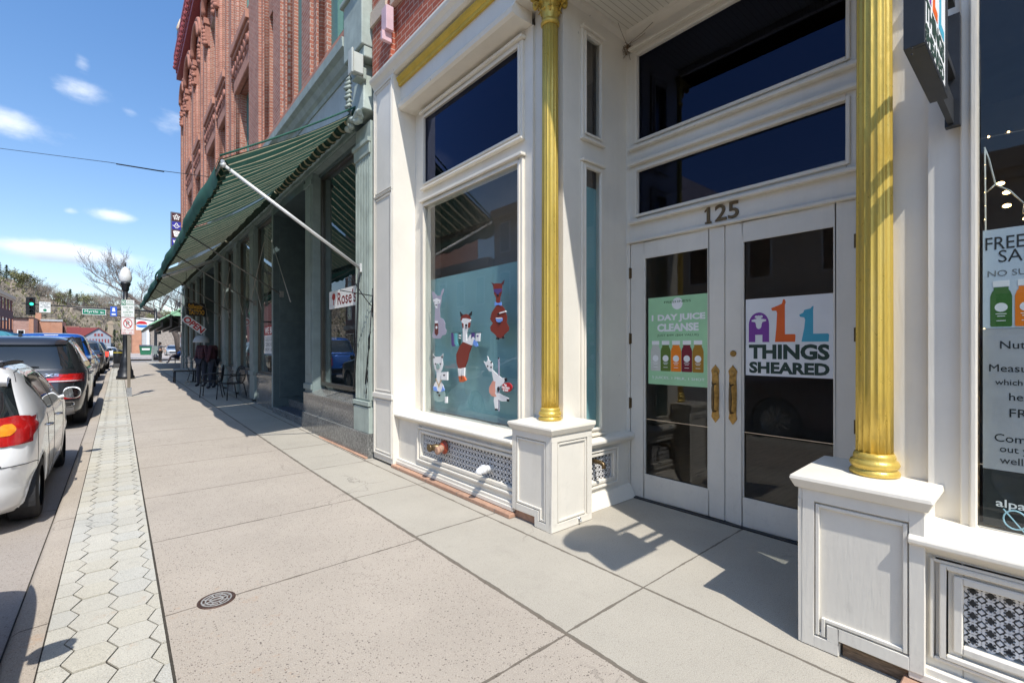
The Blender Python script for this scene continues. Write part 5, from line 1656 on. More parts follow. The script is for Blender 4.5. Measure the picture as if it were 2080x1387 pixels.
bar(x, y + .15, x - .11, y - .06, .016); bar(x, y + .15, x + .11, y - .06, .016); bar(x - .16, y, x, y - .14, .016); bar(x + .16, y, x, y - .14, .016)
text_on(em, 'G', f3, x - .035, x + .035, y - .05, y + .03, .015, .007, .01)
x, y = cc(2)
em.prism([(x - .15, y + .13), (x - .07, y + .16), (x + .07, y + .16), (x + .15, y + .13), (x + .09, y - .15), (x - .09, y - .15)], f3, .015, .020)
x, y = cc(3)
for sg in (-1, 1):
    em.prism([(x, y + .05), (x + sg * .05, y + .13), (x + sg * .09, y + .08), (x + sg * .16, y + .12), (x + sg * .12, y - .04), (x + sg * .05, y - .13), (x, y - .10)], f3, .015, .022)
part('maroon_panel', mb, ink('lodge_maroon', 70, 18, 30), lg); part('blue_panel', mb2, ink('lodge_blue', 40, 35, 150), lg); part('emblem', em, M['white_ink'], lg)
ring = MB()
x, y = cc(2)
for q in range(16):
    a = 2 * pi * q / 16
    if q % 2: continue
    ring.prism([(x + r_ * cos(b_), y + .02 + r_ * sin(b_)) for r_, b_ in ((.055, a), (.085, a), (.085, a + .3), (.055, a + .3))], f3, .020, .024)
part('emblem_ring', ring, ink('lodge_maroon', 70, 18, 30), lg)
# hanging tattoo sign and OPEN board
ts = thing('tattoo_sign', 'black hanging board with yellow Stillwater TATTOO lettering under the far end of the awning', 'hanging sign', (2.35, 21.5, 3.2))
ft = face_u(21.5)
part('board', MB().box(1.98, 2.60, 21.5, 21.56, 2.72, 3.22), M['black_paint'], ts, bevel=.01)
mb = MB(); text_on(mb, 'Stillwater', ft, 2.03, 2.52, 2.99, 3.18, 0, .006, .02, shear=.25); text_on(mb, 'TATTOO', ft, 2.06, 2.56, 2.77, 2.96, 0, .006, .03)
part('lettering', mb, ink('sign_yellow', 225, 170, 60), ts)
part('chain', MB().tube([(2.1, 21.53, 3.22), (2.1, 21.53, 4.3)], .01, 6).tube([(2.5, 21.53, 3.22), (2.5, 21.53, 4.5)], .01, 6), M['dark_metal'], ts)
ob = thing('open_board', 'tilted white board reading OPEN in red hanging under the awning', 'hanging sign', (1.98, 19.5, 2.3))
ang = radians(-40)
def fob(a, b, d):
    return (2.02 + a * cos(ang) - b * sin(ang) * 1, 19.5 - d, 2.30 + a * sin(ang) + b * cos(ang))
part('board', MB().prism([(-.38, -.13), (.38, -.13), (.38, .13), (-.38, .13)], fob, -.03, 0), M['paper'], ob)
mb = MB(); text_on(mb, 'OPEN', fob, -.35, .35, -.105, .105, 0, .004, .035)
part('lettering', mb, ink('open_red', 190, 40, 40), ob)
part('hanger', MB().tube([(1.75, 19.51, 2.55), (1.80, 19.51, 4.1)], .008, 6), M['dark_metal'], ob)
# ================================================================ awnings
m_, nt, b = _nm('striped_canvas')
p_ = pos(nt); s_ = N(nt, 'ShaderNodeSeparateXYZ'); L(nt, p_, s_.inputs[0])
fr_ = mathn(nt, 'FRACT', mathn(nt, 'DIVIDE', s_.outputs[1], 0.235))
st_ = mathn(nt, 'LESS_THAN', fr_, .17)
n_ = noise(nt, p_, 5, 5, .7)
base_ = mixc(nt, st_, (.030, .082, .060), (.50, .45, .30))
col_ = mixc(nt, 1.0, base_, ramp(nt, n_, [(.3, (.7, .7, .68)), (.7, (1.1, 1.1, 1.1))]), 'MULTIPLY')
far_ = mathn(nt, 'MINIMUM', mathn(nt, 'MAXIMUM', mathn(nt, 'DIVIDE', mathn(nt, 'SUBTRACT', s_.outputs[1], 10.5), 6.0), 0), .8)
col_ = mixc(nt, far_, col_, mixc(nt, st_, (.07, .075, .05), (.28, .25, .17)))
b.inputs['Roughness'].default_value = .85
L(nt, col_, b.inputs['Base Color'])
out_ = [n for n in nt.nodes if n.type == 'OUTPUT_MATERIAL'][0]
tr_ = N(nt, 'ShaderNodeBsdfTranslucent'); L(nt, col_, tr_.inputs[0])
mx_ = N(nt, 'ShaderNodeMixShader'); mx_.inputs[0].default_value = .46
L(nt, b.outputs[0], mx_.inputs[1]); L(nt, tr_.outputs[0], mx_.inputs[2]); L(nt, mx_.outputs[0], out_.inputs[0])
bump(nt, b, noise(nt, p_, 9, 4, .6), .3, .02)
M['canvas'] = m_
m_, nt, b = _nm('green_canvas')
p_ = pos(nt)
col_ = ramp(nt, noise(nt, p_, 3, 5, .65), [(.3, (.025, .115, .082)), (.7, (.05, .17, .125))])
L(nt, col_, b.inputs['Base Color']); b.inputs['Roughness'].default_value = .8
out_ = [n for n in nt.nodes if n.type == 'OUTPUT_MATERIAL'][0]
tr_ = N(nt, 'ShaderNodeBsdfTranslucent'); L(nt, col_, tr_.inputs[0])
mx_ = N(nt, 'ShaderNodeMixShader'); mx_.inputs[0].default_value = .35
L(nt, b.outputs[0], mx_.inputs[1]); L(nt, tr_.outputs[0], mx_.inputs[2]); L(nt, mx_.outputs[0], out_.inputs[0])
M['canvas_green'] = m_
AW, AF, HW, HF = 2.60, .90, 4.86, 3.68
M['roller'] = pm('pale_canvas_edge', (.5, .47, .38), .8, var=.25, scale=8, obj=False)
def awning(label, u0, u1, seed, rods, sagf=1.0, white=False):
    rd_ = random.Random(seed)
    t = thing('awning', label, 'awning', (1.75, (u0 + u1) / 2, 3.3), 'striped awnings along the brick block')
    nu = max(6, int((u1 - u0) / .12)); nv = 12
    ph = rd_.uniform(0, 6)
    P = []
    for i in range(nu + 1):
        u = u0 + (u1 - u0) * i / nu
        row = []
        for j in range(nv + 1):
            f = j / nv
            sag = .07 * sagf * sin(pi * f) * (.6 + .4 * sin(u * 1.9 + ph)) + .015 * sin(u * 7 + f * 5)
            row.append((AW + (AF - AW) * f, u, HW + (HF - HW) * f - sag))
        P.append(row)
    mb = MB().grid(P)
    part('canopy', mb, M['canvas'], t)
    # rolled hem along the wall
    hm = MB()
    n = int((u1 - u0) / .235)
    for k in range(n):
        a, b_ = u0 + k * .235, u0 + (k + 1) * .235
        hm.tube([(2.54, a + (b_ - a) * q / 6, 4.80 - .035 * sin(pi * q / 6)) for q in range(7)], [.055 + .022 * sin(pi * q / 6) for q in range(7)], 10)
    part('rolled_hem', hm, M['canvas'], t)
    # front valance: loose green cloth standing out beyond the bar
    V = []
    nn = int((u1 - u0) / .06)
    for i in range(nn + 1):
        u = u0 + (u1 - u0) * i / nn
        bil = .5 + .5 * sin(u * 1.55 + ph) + .25 * sin(u * 4.1 + ph * 2)
        sc_ = .035 * abs(sin(u * pi / .42))
        row = []
        for q in range(7):
            f = q / 6
            row.append((AF + .02 - (.05 + .07 * bil) * sin(f * pi * .8), u, HF + .03 + .05 * (1 - f) - f * (.26 + .05 * bil) - f * sc_))
        V.append(row)
    part('valance', MB().grid(V), M['canvas_green'], t)
    # underside scallop edging at the bar
    S = []
    ns = int((u1 - u0) / .0783)
    for i in range(ns + 1):
        u = u0 + (u1 - u0) * i / ns
        w = abs(sin(u * pi / .235))
        S.append([(AF + .06, u, HF + .02), (AF + .10 + .02 * w, u, HF - .03 - .06 * w), (AF + .05, u, HF - .07 - .05 * w)])
    part('scalloped_edge', MB().grid(S), M['canvas'], t)
    part('front_bar', MB().tube([(AF + .03, u0, HF), (AF + .03, u1, HF)], .022, 8), M['steel'], t)
    part('top_edge', MB().tube([(AF - .0 + (AW - AF) * k / 10, u0 - .004, HF + .055 + (HW - HF) * k / 10 - .03 * sin(pi * k / 10)) for k in range(11)], .012, 8), M['canvas_green'], t)
    for k, (u, th) in enumerate(rods):
        part('rod', MB().tube([(AF + .04, u, HF - .03), (AW - .02, u - .02, 2.62)], th, 10).box(AW - .03, AW + .04, u - .05, u + .01, 2.56, 2.68).ball((AF + .04, u, HF - .03), th * 1.7, 8, 6),
             M['steel_white'] if th > .017 else M['alu_pale'], t)
    return t
M['steel_white'] = pm('white_painted_rod', (.62, .62, .60), .4, metal=.2, var=.15, scale=6, obj=False)
M['alu_pale'] = pm('dull_rod', (.20, .195, .18), .5, metal=.5, var=.2, scale=6, obj=False)
awning('nearest green striped awning held by a thick white rod beside the white shop', 6.30, 10.55, 1, [(6.33, .021), (10.5, .014)])
awning('middle green striped awning with thin rods over the brick block shop windows', 10.62, 16.4, 2, [(13.0, .014), (16.35, .014)], 1.5)
a3 = awning('farthest long green striped awning near the corner of the brick block', 16.47, 29.6, 3, [(18.5, .014), (21.0, .014), (24.0, .014), (27.0, .014), (29.4, .014)], 1.8)
part('side_arm', MB().tube([(.95, 16.5, 3.52), (2.2, 16.5, 4.13)], .05, 8), M['steel_white'], a3)

M['brace'] = pm('pale_brace', (.38, .37, .34), .5, metal=.3, var=.15, obj=False)
for aw, lst in ((bpy.data.objects['awning'], ((11.3, -1),)), (bpy.data.objects['awning.001'], ((13.7, -1), (12.0, 1), (15.9, -1))), (a3, ((17.9, -1), (16.3, 1), (22.2, -1)))):
    for u, sg in lst:
        d = 1.55
        a_, b_ = ((2.57, u, 4.0), (2.585, u - d, 2.4)) if sg < 0 else ((2.58, u - .1, 3.95), (2.565, u + d, 2.4))
        part('brace', MB().tube([a_, b_], .009, 6), M['brace'], aw)
# ================================================================ cars
def cr_interp(keys, z):
    if z <= keys[0][0]: return keys[0][1:]
    if z >= keys[-1][0]: return keys[-1][1:]
    for i in range(len(keys) - 1):
        if keys[i][0] <= z <= keys[i + 1][0]:
            break
    t = (z - keys[i][0]) / (keys[i + 1][0] - keys[i][0])
    out = []
    for q in range(1, len(keys[0])):
        def slope(j):
            if j <= 0 or j >= len(keys) - 1: return None
            d0 = (keys[j][q] - keys[j - 1][q]) / (keys[j][0] - keys[j - 1][0]); d1 = (keys[j + 1][q] - keys[j][q]) / (keys[j + 1][0] - keys[j][0])
            return 0.0 if d0 * d1 <= 0 else 2 * d0 * d1 / (d0 + d1)
        h = keys[i + 1][0] - keys[i][0]
        d = (keys[i + 1][q] - keys[i][q]) / h
        m0 = slope(i); m1 = slope(i + 1)
        m0 = d if m0 is None else m0; m1 = d if m1 is None else m1
        t2, t3 = t * t, t * t * t
        out.append((2 * t3 - 3 * t2 + 1) * keys[i][q] + (t3 - 2 * t2 + t) * h * m0 + (-2 * t3 + 3 * t2) * keys[i + 1][q] + (t3 - t2) * h * m1)
    return out
class Body:
    def __init__(s, keys): s.k = keys
    def side(s, y, z, eps=0):
        yr, yf, w, n = cr_interp(s.k, z)
        q = abs((y - (yr + yf) / 2) / ((yf - yr) / 2))
        return w * max(0, 1 - min(1, q) ** n) ** (1 / n) + eps
    def rear(s, x, z, eps=0):
        yr, yf, w, n = cr_interp(s.k, z)
        q = min(1, abs(x / w))
        return (yr + yf) / 2 - (yf - yr) / 2 * max(0, 1 - q ** n) ** (1 / n) - eps
    def front(s, x, z, eps=0):
        yr, yf, w, n = cr_interp(s.k, z)
        q = min(1, abs(x / w))
        return (yr + yf) / 2 + (yf - yr) / 2 * max(0, 1 - q ** n) ** (1 / n) + eps
    def mesh(s, wheels, R, lv=60, ns=110, nf=18):
        z0, z1 = s.k[0][0], s.k[-1][0]
        zs = [z0 + (z1 - z0) * i / lv for i in range(lv + 1)]
        mb = MB(); rings = []
        for z in zs:
            yr, yf, w, n = cr_interp(s.k, z)
            c = 2 ** (-1 / n); yc, l = (yr + yf) / 2, (yf - yr) / 2
            r = []
            f = lambda q: max(0, 1 - abs(q) ** n) ** (1 / n)
            for i in range(ns): q = -c + 2 * c * i / ns; r.append((w * f(q), yc + l * q, z))
            for i in range(nf): q = c - 2 * c * i / nf; r.append((w * q, yc + l * f(q), z))
            for i in range(ns): q = c - 2 * c * i / ns; r.append((-w * f(q), yc + l * q, z))
            for i in range(nf): q = -c + 2 * c * i / nf; r.append((w * q, yc - l * f(q), z))
            rings.append(r)
        m = len(rings[0])
        V = [list(p) for r in rings for p in r]
        wm = max(k[3] for k in s.k)
        keep = set()
        F = []
        for i in range(lv):
            for k in range(m):
                k2 = (k + 1) % m
                q = (i * m + k, i * m + k2, (i + 1) * m + k2, (i + 1) * m + k)
                cx = sum(V[a][0] for a in q) / 4; cy = sum(V[a][1] for a in q) / 4; cz = sum(V[a][2] for a in q) / 4
                if abs(cx) > wm * .62 and any((cy - wy) ** 2 + (cz - R * .97) ** 2 < (R * 1.17) ** 2 for wy in wheels):
                    continue
                F.append(q)
        for p in V:
            if abs(p[0]) > wm * .62:
                for wy in wheels:
                    dy, dz = p[1] - wy, p[2] - R * .97
                    d = sqrt(dy * dy + dz * dz)
                    if R * 1.05 < d < R * 1.25 and d > 0:
                        p[1], p[2] = wy + dy / d * R * 1.17, R * .97 + dz / d * R * 1.17
        F.append(tuple(lv * m + k for k in range(m)))
        F.append(tuple(range(m))[::-1])
        mb.add(V, F, True)
        return mb
    def side_patch(s, sg, lo, hi, eps=.004, n=28, m=6, thick=True):
        """lo, hi: lists of (y,z) along y"""
        def at(lst, y):
            for a, b in zip(lst[:-1], lst[1:]):
                if a[0] <= y <= b[0]:
                    return a[1] + (b[1] - a[1]) * (y - a[0]) / max(1e-9, b[0] - a[0])
            return lst[0][1] if y < lst[0][0] else lst[-1][1]
        y0, y1 = lo[0][0], lo[-1][0]
        P = []
        for i in range(n + 1):
            y = y0 + (y1 - y0) * i / n
            a, b = at(lo, y), at(hi, y)
            P.append([(sg * s.side(y, a + (b - a) * j / m, eps), y, a + (b - a) * j / m) for j in range(m + 1)])
        return MB().grid(P)
    def rear_patch(s, xl, xr, z0, z1, eps=.004, n=40, m=16, fn='rear'):
        """xl(z), xr(z)"""
        P = []
        for j in range(m + 1):
            z = z0 + (z1 - z0) * j / m
            a, b = xl(z), xr(z)
            P.append([(a + (b - a) * i / n, getattr(s, fn)(a + (b - a) * i / n, z, eps), z) for i in range(n + 1)])
        return MB().grid(P)
def paint(name, c, metal=0.0, rough=.28, flake=0):
    m = pm(name, c, rough, metal=metal, var=.04, scale=2, coat=1.0)
    return m
M['car_glass'] = pm('tinted_car_glass', (.012, .016, .018), .03, var=.1, coat=1.0)
M['tail_red'] = pm('red_lamp_lens', (.42, .012, .012), .12, var=.15, scale=22, coat=1.0)
M['tail_amber'] = pm('amber_lamp_lens', (.75, .25, .015), .12, var=.15, scale=30, coat=1.0)
M['tail_clear'] = pm('clear_lamp_lens', (.6, .6, .62), .1, var=.3, scale=60, coat=1.0)
M['tail_lit'] = emis('lit_brake_lamp', (1.0, .05, .03), 1.6)
M['chrome'] = pm('bright_trim', (.6, .6, .62), .15, metal=1.0, var=.05)
M['black_trim'] = pm('black_trim', (.015, .015, .017), .45, var=.1)
def wheel_parts(root, x, y, R, W, sg, base):
    """tyre mesh called wheel with a rim under it"""
    prof = [(R * .66, -W / 2), (R * .9, -W / 2), (R * .985, -W * .42), (R, -W * .3), (R, W * .3), (R * .985, W * .42), (R * .9, W / 2), (R * .66, W / 2)]
    t = MB()
    t.lathe(prof, (x, y, R), 40, axis='x', cap=False)
    for q in (-.22, -.07, .07, .22):
        t.lathe([(R * 1.002, q * W - .004), (R * .99, q * W), (R * 1.002, q * W + .004)], (x, y, R), 40, axis='x', cap=False)
    w = part('wheel', t, M['leather'], root)
    r = MB()
    o = W * .36 * sg
    r.lathe([(R * .68, o), (R * .66, o - .01 * sg), (R * .6, o - .05 * sg), (.0, o - .05 * sg)], (x, y, R), 32, axis='x', cap=False)
    for k in range(10):
        a = 2 * pi * k / 10
        p = []
        for rr, hw, dx in ((.08, .018, .0), (R * .64, .028, -.01)):
            for s_ in (-1, 1):
                p.append((x + o + dx * sg, y + rr * cos(a) - s_ * hw * sin(a), R + rr * sin(a) + s_ * hw * cos(a)))
        b = [(q[0] - .03 * sg, q[1], q[2]) for q in p]
        r.hexa([b[0], b[1], b[3], b[2], p[0], p[1], p[3], p[2]])
    r.lathe([(.055, o - .02 * sg), (.05, o + .008 * sg), (0, o + .012 * sg)], (x, y, R), 16, axis='x', cap=False)
    part('rim', r, base, w)
def make_car(name, label, cat, spec, loc, flip=False, group='cars parked along the kerb'):
    root = thing(name, label, cat, (0, 0, 0), group)
    B = Body(spec['keys'])
    R = spec['R']; wy = spec['wheels']
    body = part('body', B.mesh(wy, R, spec.get('lv', 60), spec.get('ns', 110)), spec['paint'], root)
    W = max(k[3] for k in spec['keys'])
    for sg in (1, -1):
        for y in wy:
            wheel_parts(root, sg * (W - .125), y, R, .21, sg, M['rim_silver'])
    ar = MB()
    for sg in (1, -1):
        for y in wy:
            ar.tube([(sg * (B.side(min(max(y + R * 1.17 * cos(a), spec['keys'][0][1] + .12), spec['keys'][0][2] - .12), max(spec['keys'][0][0], R * .97 + R * 1.17 * sin(a))) - .012), y + R * 1.17 * cos(a), R * .97 + R * 1.17 * sin(a)) for a in [pi * k / 20 for k in range(-2, 23)]], .016, 6)
    part('wheel_arch', ar, spec.get('arch', spec['paint']), body)
    for sg in (1, -1):
        for y in wy:
            wl = MB()
            x0, x1 = sorted((sg * (W - .03), sg * (W - .42)))
            for k in range(24):
                a, a2 = pi * (k - 2) / 20, pi * (k - 1) / 20
                rr = R * 1.16
                wl.add([(x0, y + rr * cos(a), R * .97 + rr * sin(a)), (x1, y + rr * cos(a), R * .97 + rr * sin(a)), (x1, y + rr * cos(a2), R * .97 + rr * sin(a2)), (x0, y + rr * cos(a2), R * .97 + rr * sin(a2))], [(0, 1, 2, 3)])
            wl.add([(sg * (W - .42), y + R * 1.2 * cos(2 * pi * k / 24), R * .97 + R * 1.2 * sin(2 * pi * k / 24)) for k in range(24)], [tuple(range(24))])
            part('wheel_well', wl, M['leather'], root)
    # glass
    for lo, hi in spec['side_glass']:
        mb = MB()
        for sg in (1, -1):
            q = B.side_patch(sg, lo, hi); mb.add(q.v, q.f, True)
        part('side_window', mb, M['car_glass'], body)
    g = spec['rear_glass']
    mb = B.rear_patch(lambda z: -g[2](z), g[2], g[0], g[1])
    part('rear_window', mb, M['car_glass'], body)
    g = spec['front_glass']
    mb = B.rear_patch(lambda z: -g[2](z), g[2], g[0], g[1], fn='front')
    part('windscreen', mb, M['car_glass'], body)
    # seams
    se = MB()
    for sg in (1, -1):
        for line in spec.get('seams', []):
            pts = []
            for (ya, za), (yb, zb) in zip(line[:-1], line[1:]):
                for k in range(8): pts.append((ya + (yb - ya) * k / 8, za + (zb - za) * k / 8))
            pts.append(line[-1])
            se.tube([(sg * B.side(y, z, -.0015), y, z) for y, z in pts], .0042, 5)
    for line in spec.get('rear_seams', []):
        se.tube([(x, B.rear(x, z, -.001), z) for x, z in line], .0042, 5)
    if se.v: part('panel_gap', se, M['black_trim'], body)
    # lamps
    for lam in spec['lamps']:
        for sg in (1, -1):
            kind, args, m = lam[0], lam[1], lam[2]
            if kind == 'side': q = B.side_patch(sg, *args, eps=.012)
            else:
                a, b, z0, z1 = args[:4]
                q = B.rear_patch((lambda z: sg * a(z)), (lambda z: sg * b(z)), z0, z1, eps=args[4] if len(args) > 4 else .012, fn='front' if kind == 'front' else 'rear')
            part('tail_light' if kind != 'front' else 'headlight', q, M[m], root)
    # mirrors
    my, mz = spec['mirror']
    for sg in (1, -1):
        x = B.side(my, mz)
        mm = MB()
        c = (sg * (x + .115), my + .02, mz + .04)
        P = []
        for i in range(9):
            th = pi * i / 8
            P.append([(c[0] + .088 * cos(a) * (abs(cos(a)) ** -.25 if abs(cos(a)) > .05 else 1) * sin(th) ** .5, c[1] - .045 + .10 * (1 - i / 8) - .0, c[2] + .076 * sin(a) * sin(th) ** .5 * (abs(sin(a)) ** -.25 if abs(sin(a)) > .05 else 1)) if i not in (0, 8) else (c[0], c[1] - .045 + .10 * (1 - i / 8), c[2]) for a in [2 * pi * k / 20 for k in range(21)]])
        mm.grid(P)
        mm.tube([(sg * (x - .02), my + .05, mz - .02), (sg * (x + .06), my + .03, mz + .01)], .022, 8)
        mr_ = part('door_mirror', mm, spec['paint'] if spec.get('mirror_paint', True) else M['black_trim'], root)
        gm = MB().prism([(c[0] + .082 * cos(a), c[2] + .069 * sin(a)) for a in [2 * pi * k / 20 for k in range(20)]], lambda a_, b_, d: (a_, d, b_), c[1] - .056, c[1] - .05)
        part('mirror_glass', gm, pm('mirror_glass', (.35, .38, .4), .03, metal=1.0, var=.02) if 'mirror_gl' not in M else M['mirror_gl'], mr_)
    for nm, mb, m in spec.get('extras', lambda B: [])(B):
        part(nm, mb, m, root if nm in ('bumper', 'number_plate', 'spoiler', 'exhaust', 'aerial', 'badge', 'lettering', 'wiper', 'roof_rail', 'door_handle') else body)
    root.location = loc
    if flip: root.rotation_euler = (0, 0, pi)
    return root
M['rim_silver'] = pm('alloy_rim', (.45, .46, .48), .3, metal=.9, var=.1)
M['mirror_gl'] = pm('mirror_glass', (.35, .38, .4), .03, metal=1.0, var=.02)
# ---- white hatchback
def hatch_extras(B):
    out = []
    # roof spoiler
    P = []
    for j in range(5):
        f = j / 4
        P.append([(x, .36 - .13 * f + .10 * (x / .62) ** 2, 1.405 - .035 * f - .03 * (x / .62) ** 2) for x in [-.62 + 1.24 * i / 16 for i in range(17)]])
    sp = MB().grid(P)
    sp.grid([[(p[0], p[1] + (.02 if j else 0), p[2] - .03 - .01 * j) for p in row] for j, row in enumerate(P)], flip=True)
    sp.grid([P[-1], [(p[0], p[1] + .02, p[2] - .07) for p in P[-1]]])
    out.append(('spoiler', sp, WHITE))
    bm = MB()
    zz = .175
    q = B.rear_patch(lambda z: -.70, lambda z: .70, .32, .50, eps=.010); bm.add(q.v, q.f, True)
    out.append(('number_plate', MB().prism([(-.16, .62), (.16, .62), (.16, .70), (-.16, .70)], lambda a, b, d: (a, B.rear(0, .66) - d, b), .002, .010), M['paper']))
    dh = MB()
    for sg in (1, -1):
        for y in (1.02, 2.02):
            x = B.side(y, .83)
            dh.tube([(sg * (x - .005), y - .07, .83), (sg * (x + .028), y - .045, .832), (sg * (x + .028), y + .045, .832), (sg * (x - .005), y + .07, .83)], .011, 8)
    out.append(('door_handle', dh, M['chrome']))
    rr = MB()
    for sg in (1, -1):
        rr.tube([(sg * .555, .52 + .11 * k, 1.452 + .028 * sin(pi * (k + 2) / 14)) for k in range(12)], .020, 8)
    out.append(('roof_rail', rr, M['black_trim']))
    ae = MB().tube([(0, .75, 1.49), (0, .62, 1.56), (0, .42, 1.68)], [.006, .004, .003], 6)
    out.append(('aerial', ae, M['black_trim']))
    bs_ = MB()
    for sg in (1, -1):
        q = B.side_patch(sg, [(.62, .62 - .42), (1.6, .2), (2.6, .2)], [(.62, .30), (1.6, .28), (2.6, .28)], eps=.008); 
    return out
WHITE = paint('pearl_white_car_paint', (.86, .86, .85), 0, .25)
make_car('parked_car', 'white hatchback with big red and amber tail light nearest the camera at the kerb', 'car', dict(
    keys=[(.17, .10, 3.72, .765, 5), (.24, .04, 3.77, .80, 6), (.40, .0, 3.8, .822, 6), (.62, .0, 3.8, .832, 7.5), (.78, .035, 3.74, .832, 7.5), (.90, .085, 3.55, .828, 7.5), (.97, .12, 3.2, .815, 6.5), (1.05, .155, 2.95, .792, 6.5), (1.2, .24, 2.62, .735, 6.5), (1.33, .32, 2.32, .675, 6), (1.42, .37, 2.05, .615, 5.5), (1.46, .43, 1.9, .56, 5), (1.485, .56, 1.75, .45, 4.5), (1.495, .85, 1.5, .25, 3.5)],
    R=.292, wheels=(.63, 3.08), paint=WHITE,
    side_glass=[([(.72, 1.27), (.85, 1.20), (1.16, .985), (1.52, .97)], [(.72, 1.29), (.84, 1.345), (1.1, 1.38), (1.52, 1.38)]), ([(1.58, .965), (2.72, .95)], [(1.58, 1.375), (1.95, 1.36), (2.3, 1.21), (2.72, .97)])],
    rear_glass=(.985, 1.335, lambda z: .715 - .25 * (z - .98)), front_glass=(1.02, 1.40, lambda z: .66 - .2 * (z - 1.02)),
    seams=[[(.52, 1.0), (.42, .86), (.40, .60), (.40, .45)], [(.98, .96), (.98, .72), (1.10, .45), (1.2, .27)], [(1.55, .96), (1.56, .6), (1.56, .27)], [(2.58, .93), (2.62, .6), (2.55, .27)], [(.50, 1.30), (.62, 1.385), (.9, 1.41)], [(.03, .60), (.3, .59), (.42, .57)]],
    rear_seams=[[(-.64, .97), (-.62, .60), (-.5, .55), (.5, .55), (.62, .60), (.64, .97)]],
    lamps=[('side', ([(.06, .77), (.20, .80), (.36, .87), (.42, .915)], [(.08, .985), (.22, 1.02), (.35, 1.0), (.42, .93)]), 'tail_red'), ('rear', (lambda z: .40 + .75 * max(0, z - .88), lambda z: .79, .775, .99), 'tail_red'),
           ('rear', (lambda z: .555 + 1.6 * max(0, z - .91), lambda z: .70 - 12 * (z - .905) ** 2 - .25 * max(0, .90 - z), .86, .955, .018), 'tail_amber'), ('rear', (lambda z: .44, lambda z: .60 - 14 * (z - .81) ** 2, .785, .855, .018), 'tail_clear'),
           ('front', (lambda z: .45, lambda z: .74, .62, .78), 'tail_clear')],
    mirror=(2.62, .99), extras=hatch_extras), (-1.375, 5.72, -.118))
# ---- dark grey SUV
def suv_extras(B):
    out = []
    w = MB().tube([(-.18, B.rear(-.18, 1.15, .02), 1.165), (.05, B.rear(.05, 1.16, .03), 1.18), (.33, B.rear(.33, 1.17, .02), 1.175)], [.022, .018, .006], 8)
    out.append(('wiper', w, M['black_trim']))
    t = MB()
    text_on(t, 'X5', lambda a, b, d: (a, B.rear(a, b, .003 + d), b), .40, .60, .992, 1.045, 0, .006, .03)
    out.append(('lettering', t, M['chrome']))
    ex = MB()
    for sg in (1, -1):
        P = [(sg * (.70 + .14 * cos(a) * abs(cos(a)) ** -.5 if abs(cos(a)) > .05 else sg * .0 + .70), 0, 0) for a in (0,)]
        o_ = [(.14 * math.copysign(abs(cos(a)) ** .5, cos(a)), .045 * math.copysign(abs(sin(a)) ** .5, sin(a))) for a in [2 * pi * k / 24 for k in range(24)]]
        ex.tube([(sg * .66 + x, B.rear(min(.85, abs(.66 + x)), .47, .012), .47 + z) for x, z in o_ + o_[:1]], .012, 6)
    out.append(('exhaust', ex, M['chrome']))
    exb = MB()
    for sg in (1, -1):
        exb.prism([(sg * .66 + x * .98, .47 + z * .98) for x, z in o_], lambda a, b, d: (a, B.rear(min(.85, abs(a)), b, .004) - d, b), -.003, .003)
    out.append(('exhaust_opening', exb, M['black_paint']))
    rf = MB()
    for sg in (1, -1):
        q = B.rear_patch(lambda z: sg * .55, lambda z: sg * .88, .565, .60, eps=.008); rf.add(q.v, q.f, True)
    out.append(('reflector', rf, M['tail_red']))
    lb = MB(); q = B.rear_patch(lambda z: -.80, lambda z: .80, .25, .40, eps=.006); lb.add(q.v, q.f, True)
    out.append(('bumper', lb, pm('silver_skid_plate', (.30, .30, .31), .4, metal=.5)))
    out.append(('number_plate', MB().prism([(-.16, .72), (.16, .72), (.16, .88), (-.16, .88)], lambda a, b, d: (a, B.rear(0, .8) - d, b), .002, .012), M['paper']))
    rr = MB()
    for sg in (1, -1):
        rr.tube([(sg * .69, .72 + .17 * k, 1.70 + .05 * sin(pi * k / 12)) for k in range(13)], .018, 8)
    out.append(('roof_rail', rr, M['black_trim']))
    out.append(('aerial', MB().hexa([(-.035, .95, 1.735), (.035, .95, 1.735), (.035, 1.15, 1.745), (-.035, 1.15, 1.745), (-.006, .955, 1.82), (.006, .955, 1.82), (.006, 1.02, 1.80), (-.006, 1.02, 1.80)]), M['black_trim']))
    sp = MB(); q = B.rear_patch(lambda z: -.68, lambda z: .68, 1.595, 1.625, eps=.055); sp.add(q.v, q.f, True)
    q2 = B.rear_patch(lambda z: -.68, lambda z: .68, 1.625, 1.68, eps=.045); sp.add(q2.v, q2.f, True)
    out.append(('spoiler', sp, GREY))
    dh = MB()
    for sg in (1, -1):
        for y in (1.55, 2.55):
            x = B.side(y, .98); dh.tube([(sg * (x - .005), y - .1, .98), (sg * (x + .03), y - .06, .982), (sg * (x + .03), y + .06, .982), (sg * (x - .005), y + .1, .98)], .013, 8)
    out.append(('door_handle', dh, GREY))
    return out
GREY = paint('graphite_metallic_car_paint', (.045, .047, .052), .55, .3)
suv_keys = [(.24, .10, 4.8, .88, 6), (.34, .03, 4.86, .93, 7), (.52, .0, 4.9, .955, 7), (.80, .02, 4.88, .97, 7), (.98, .055, 4.78, .968, 7), (1.06, .085, 4.35, .958, 7), (1.12, .105, 3.9, .94, 7), (1.22, .165, 3.6, .905, 7), (1.40, .30, 3.2, .835, 6.5), (1.55, .43, 2.85, .775, 6), (1.65, .52, 2.6, .72, 5.5), (1.71, .62, 2.42, .655, 5), (1.745, .8, 2.2, .54, 4.5), (1.76, 1.1, 1.9, .34, 3.5)]
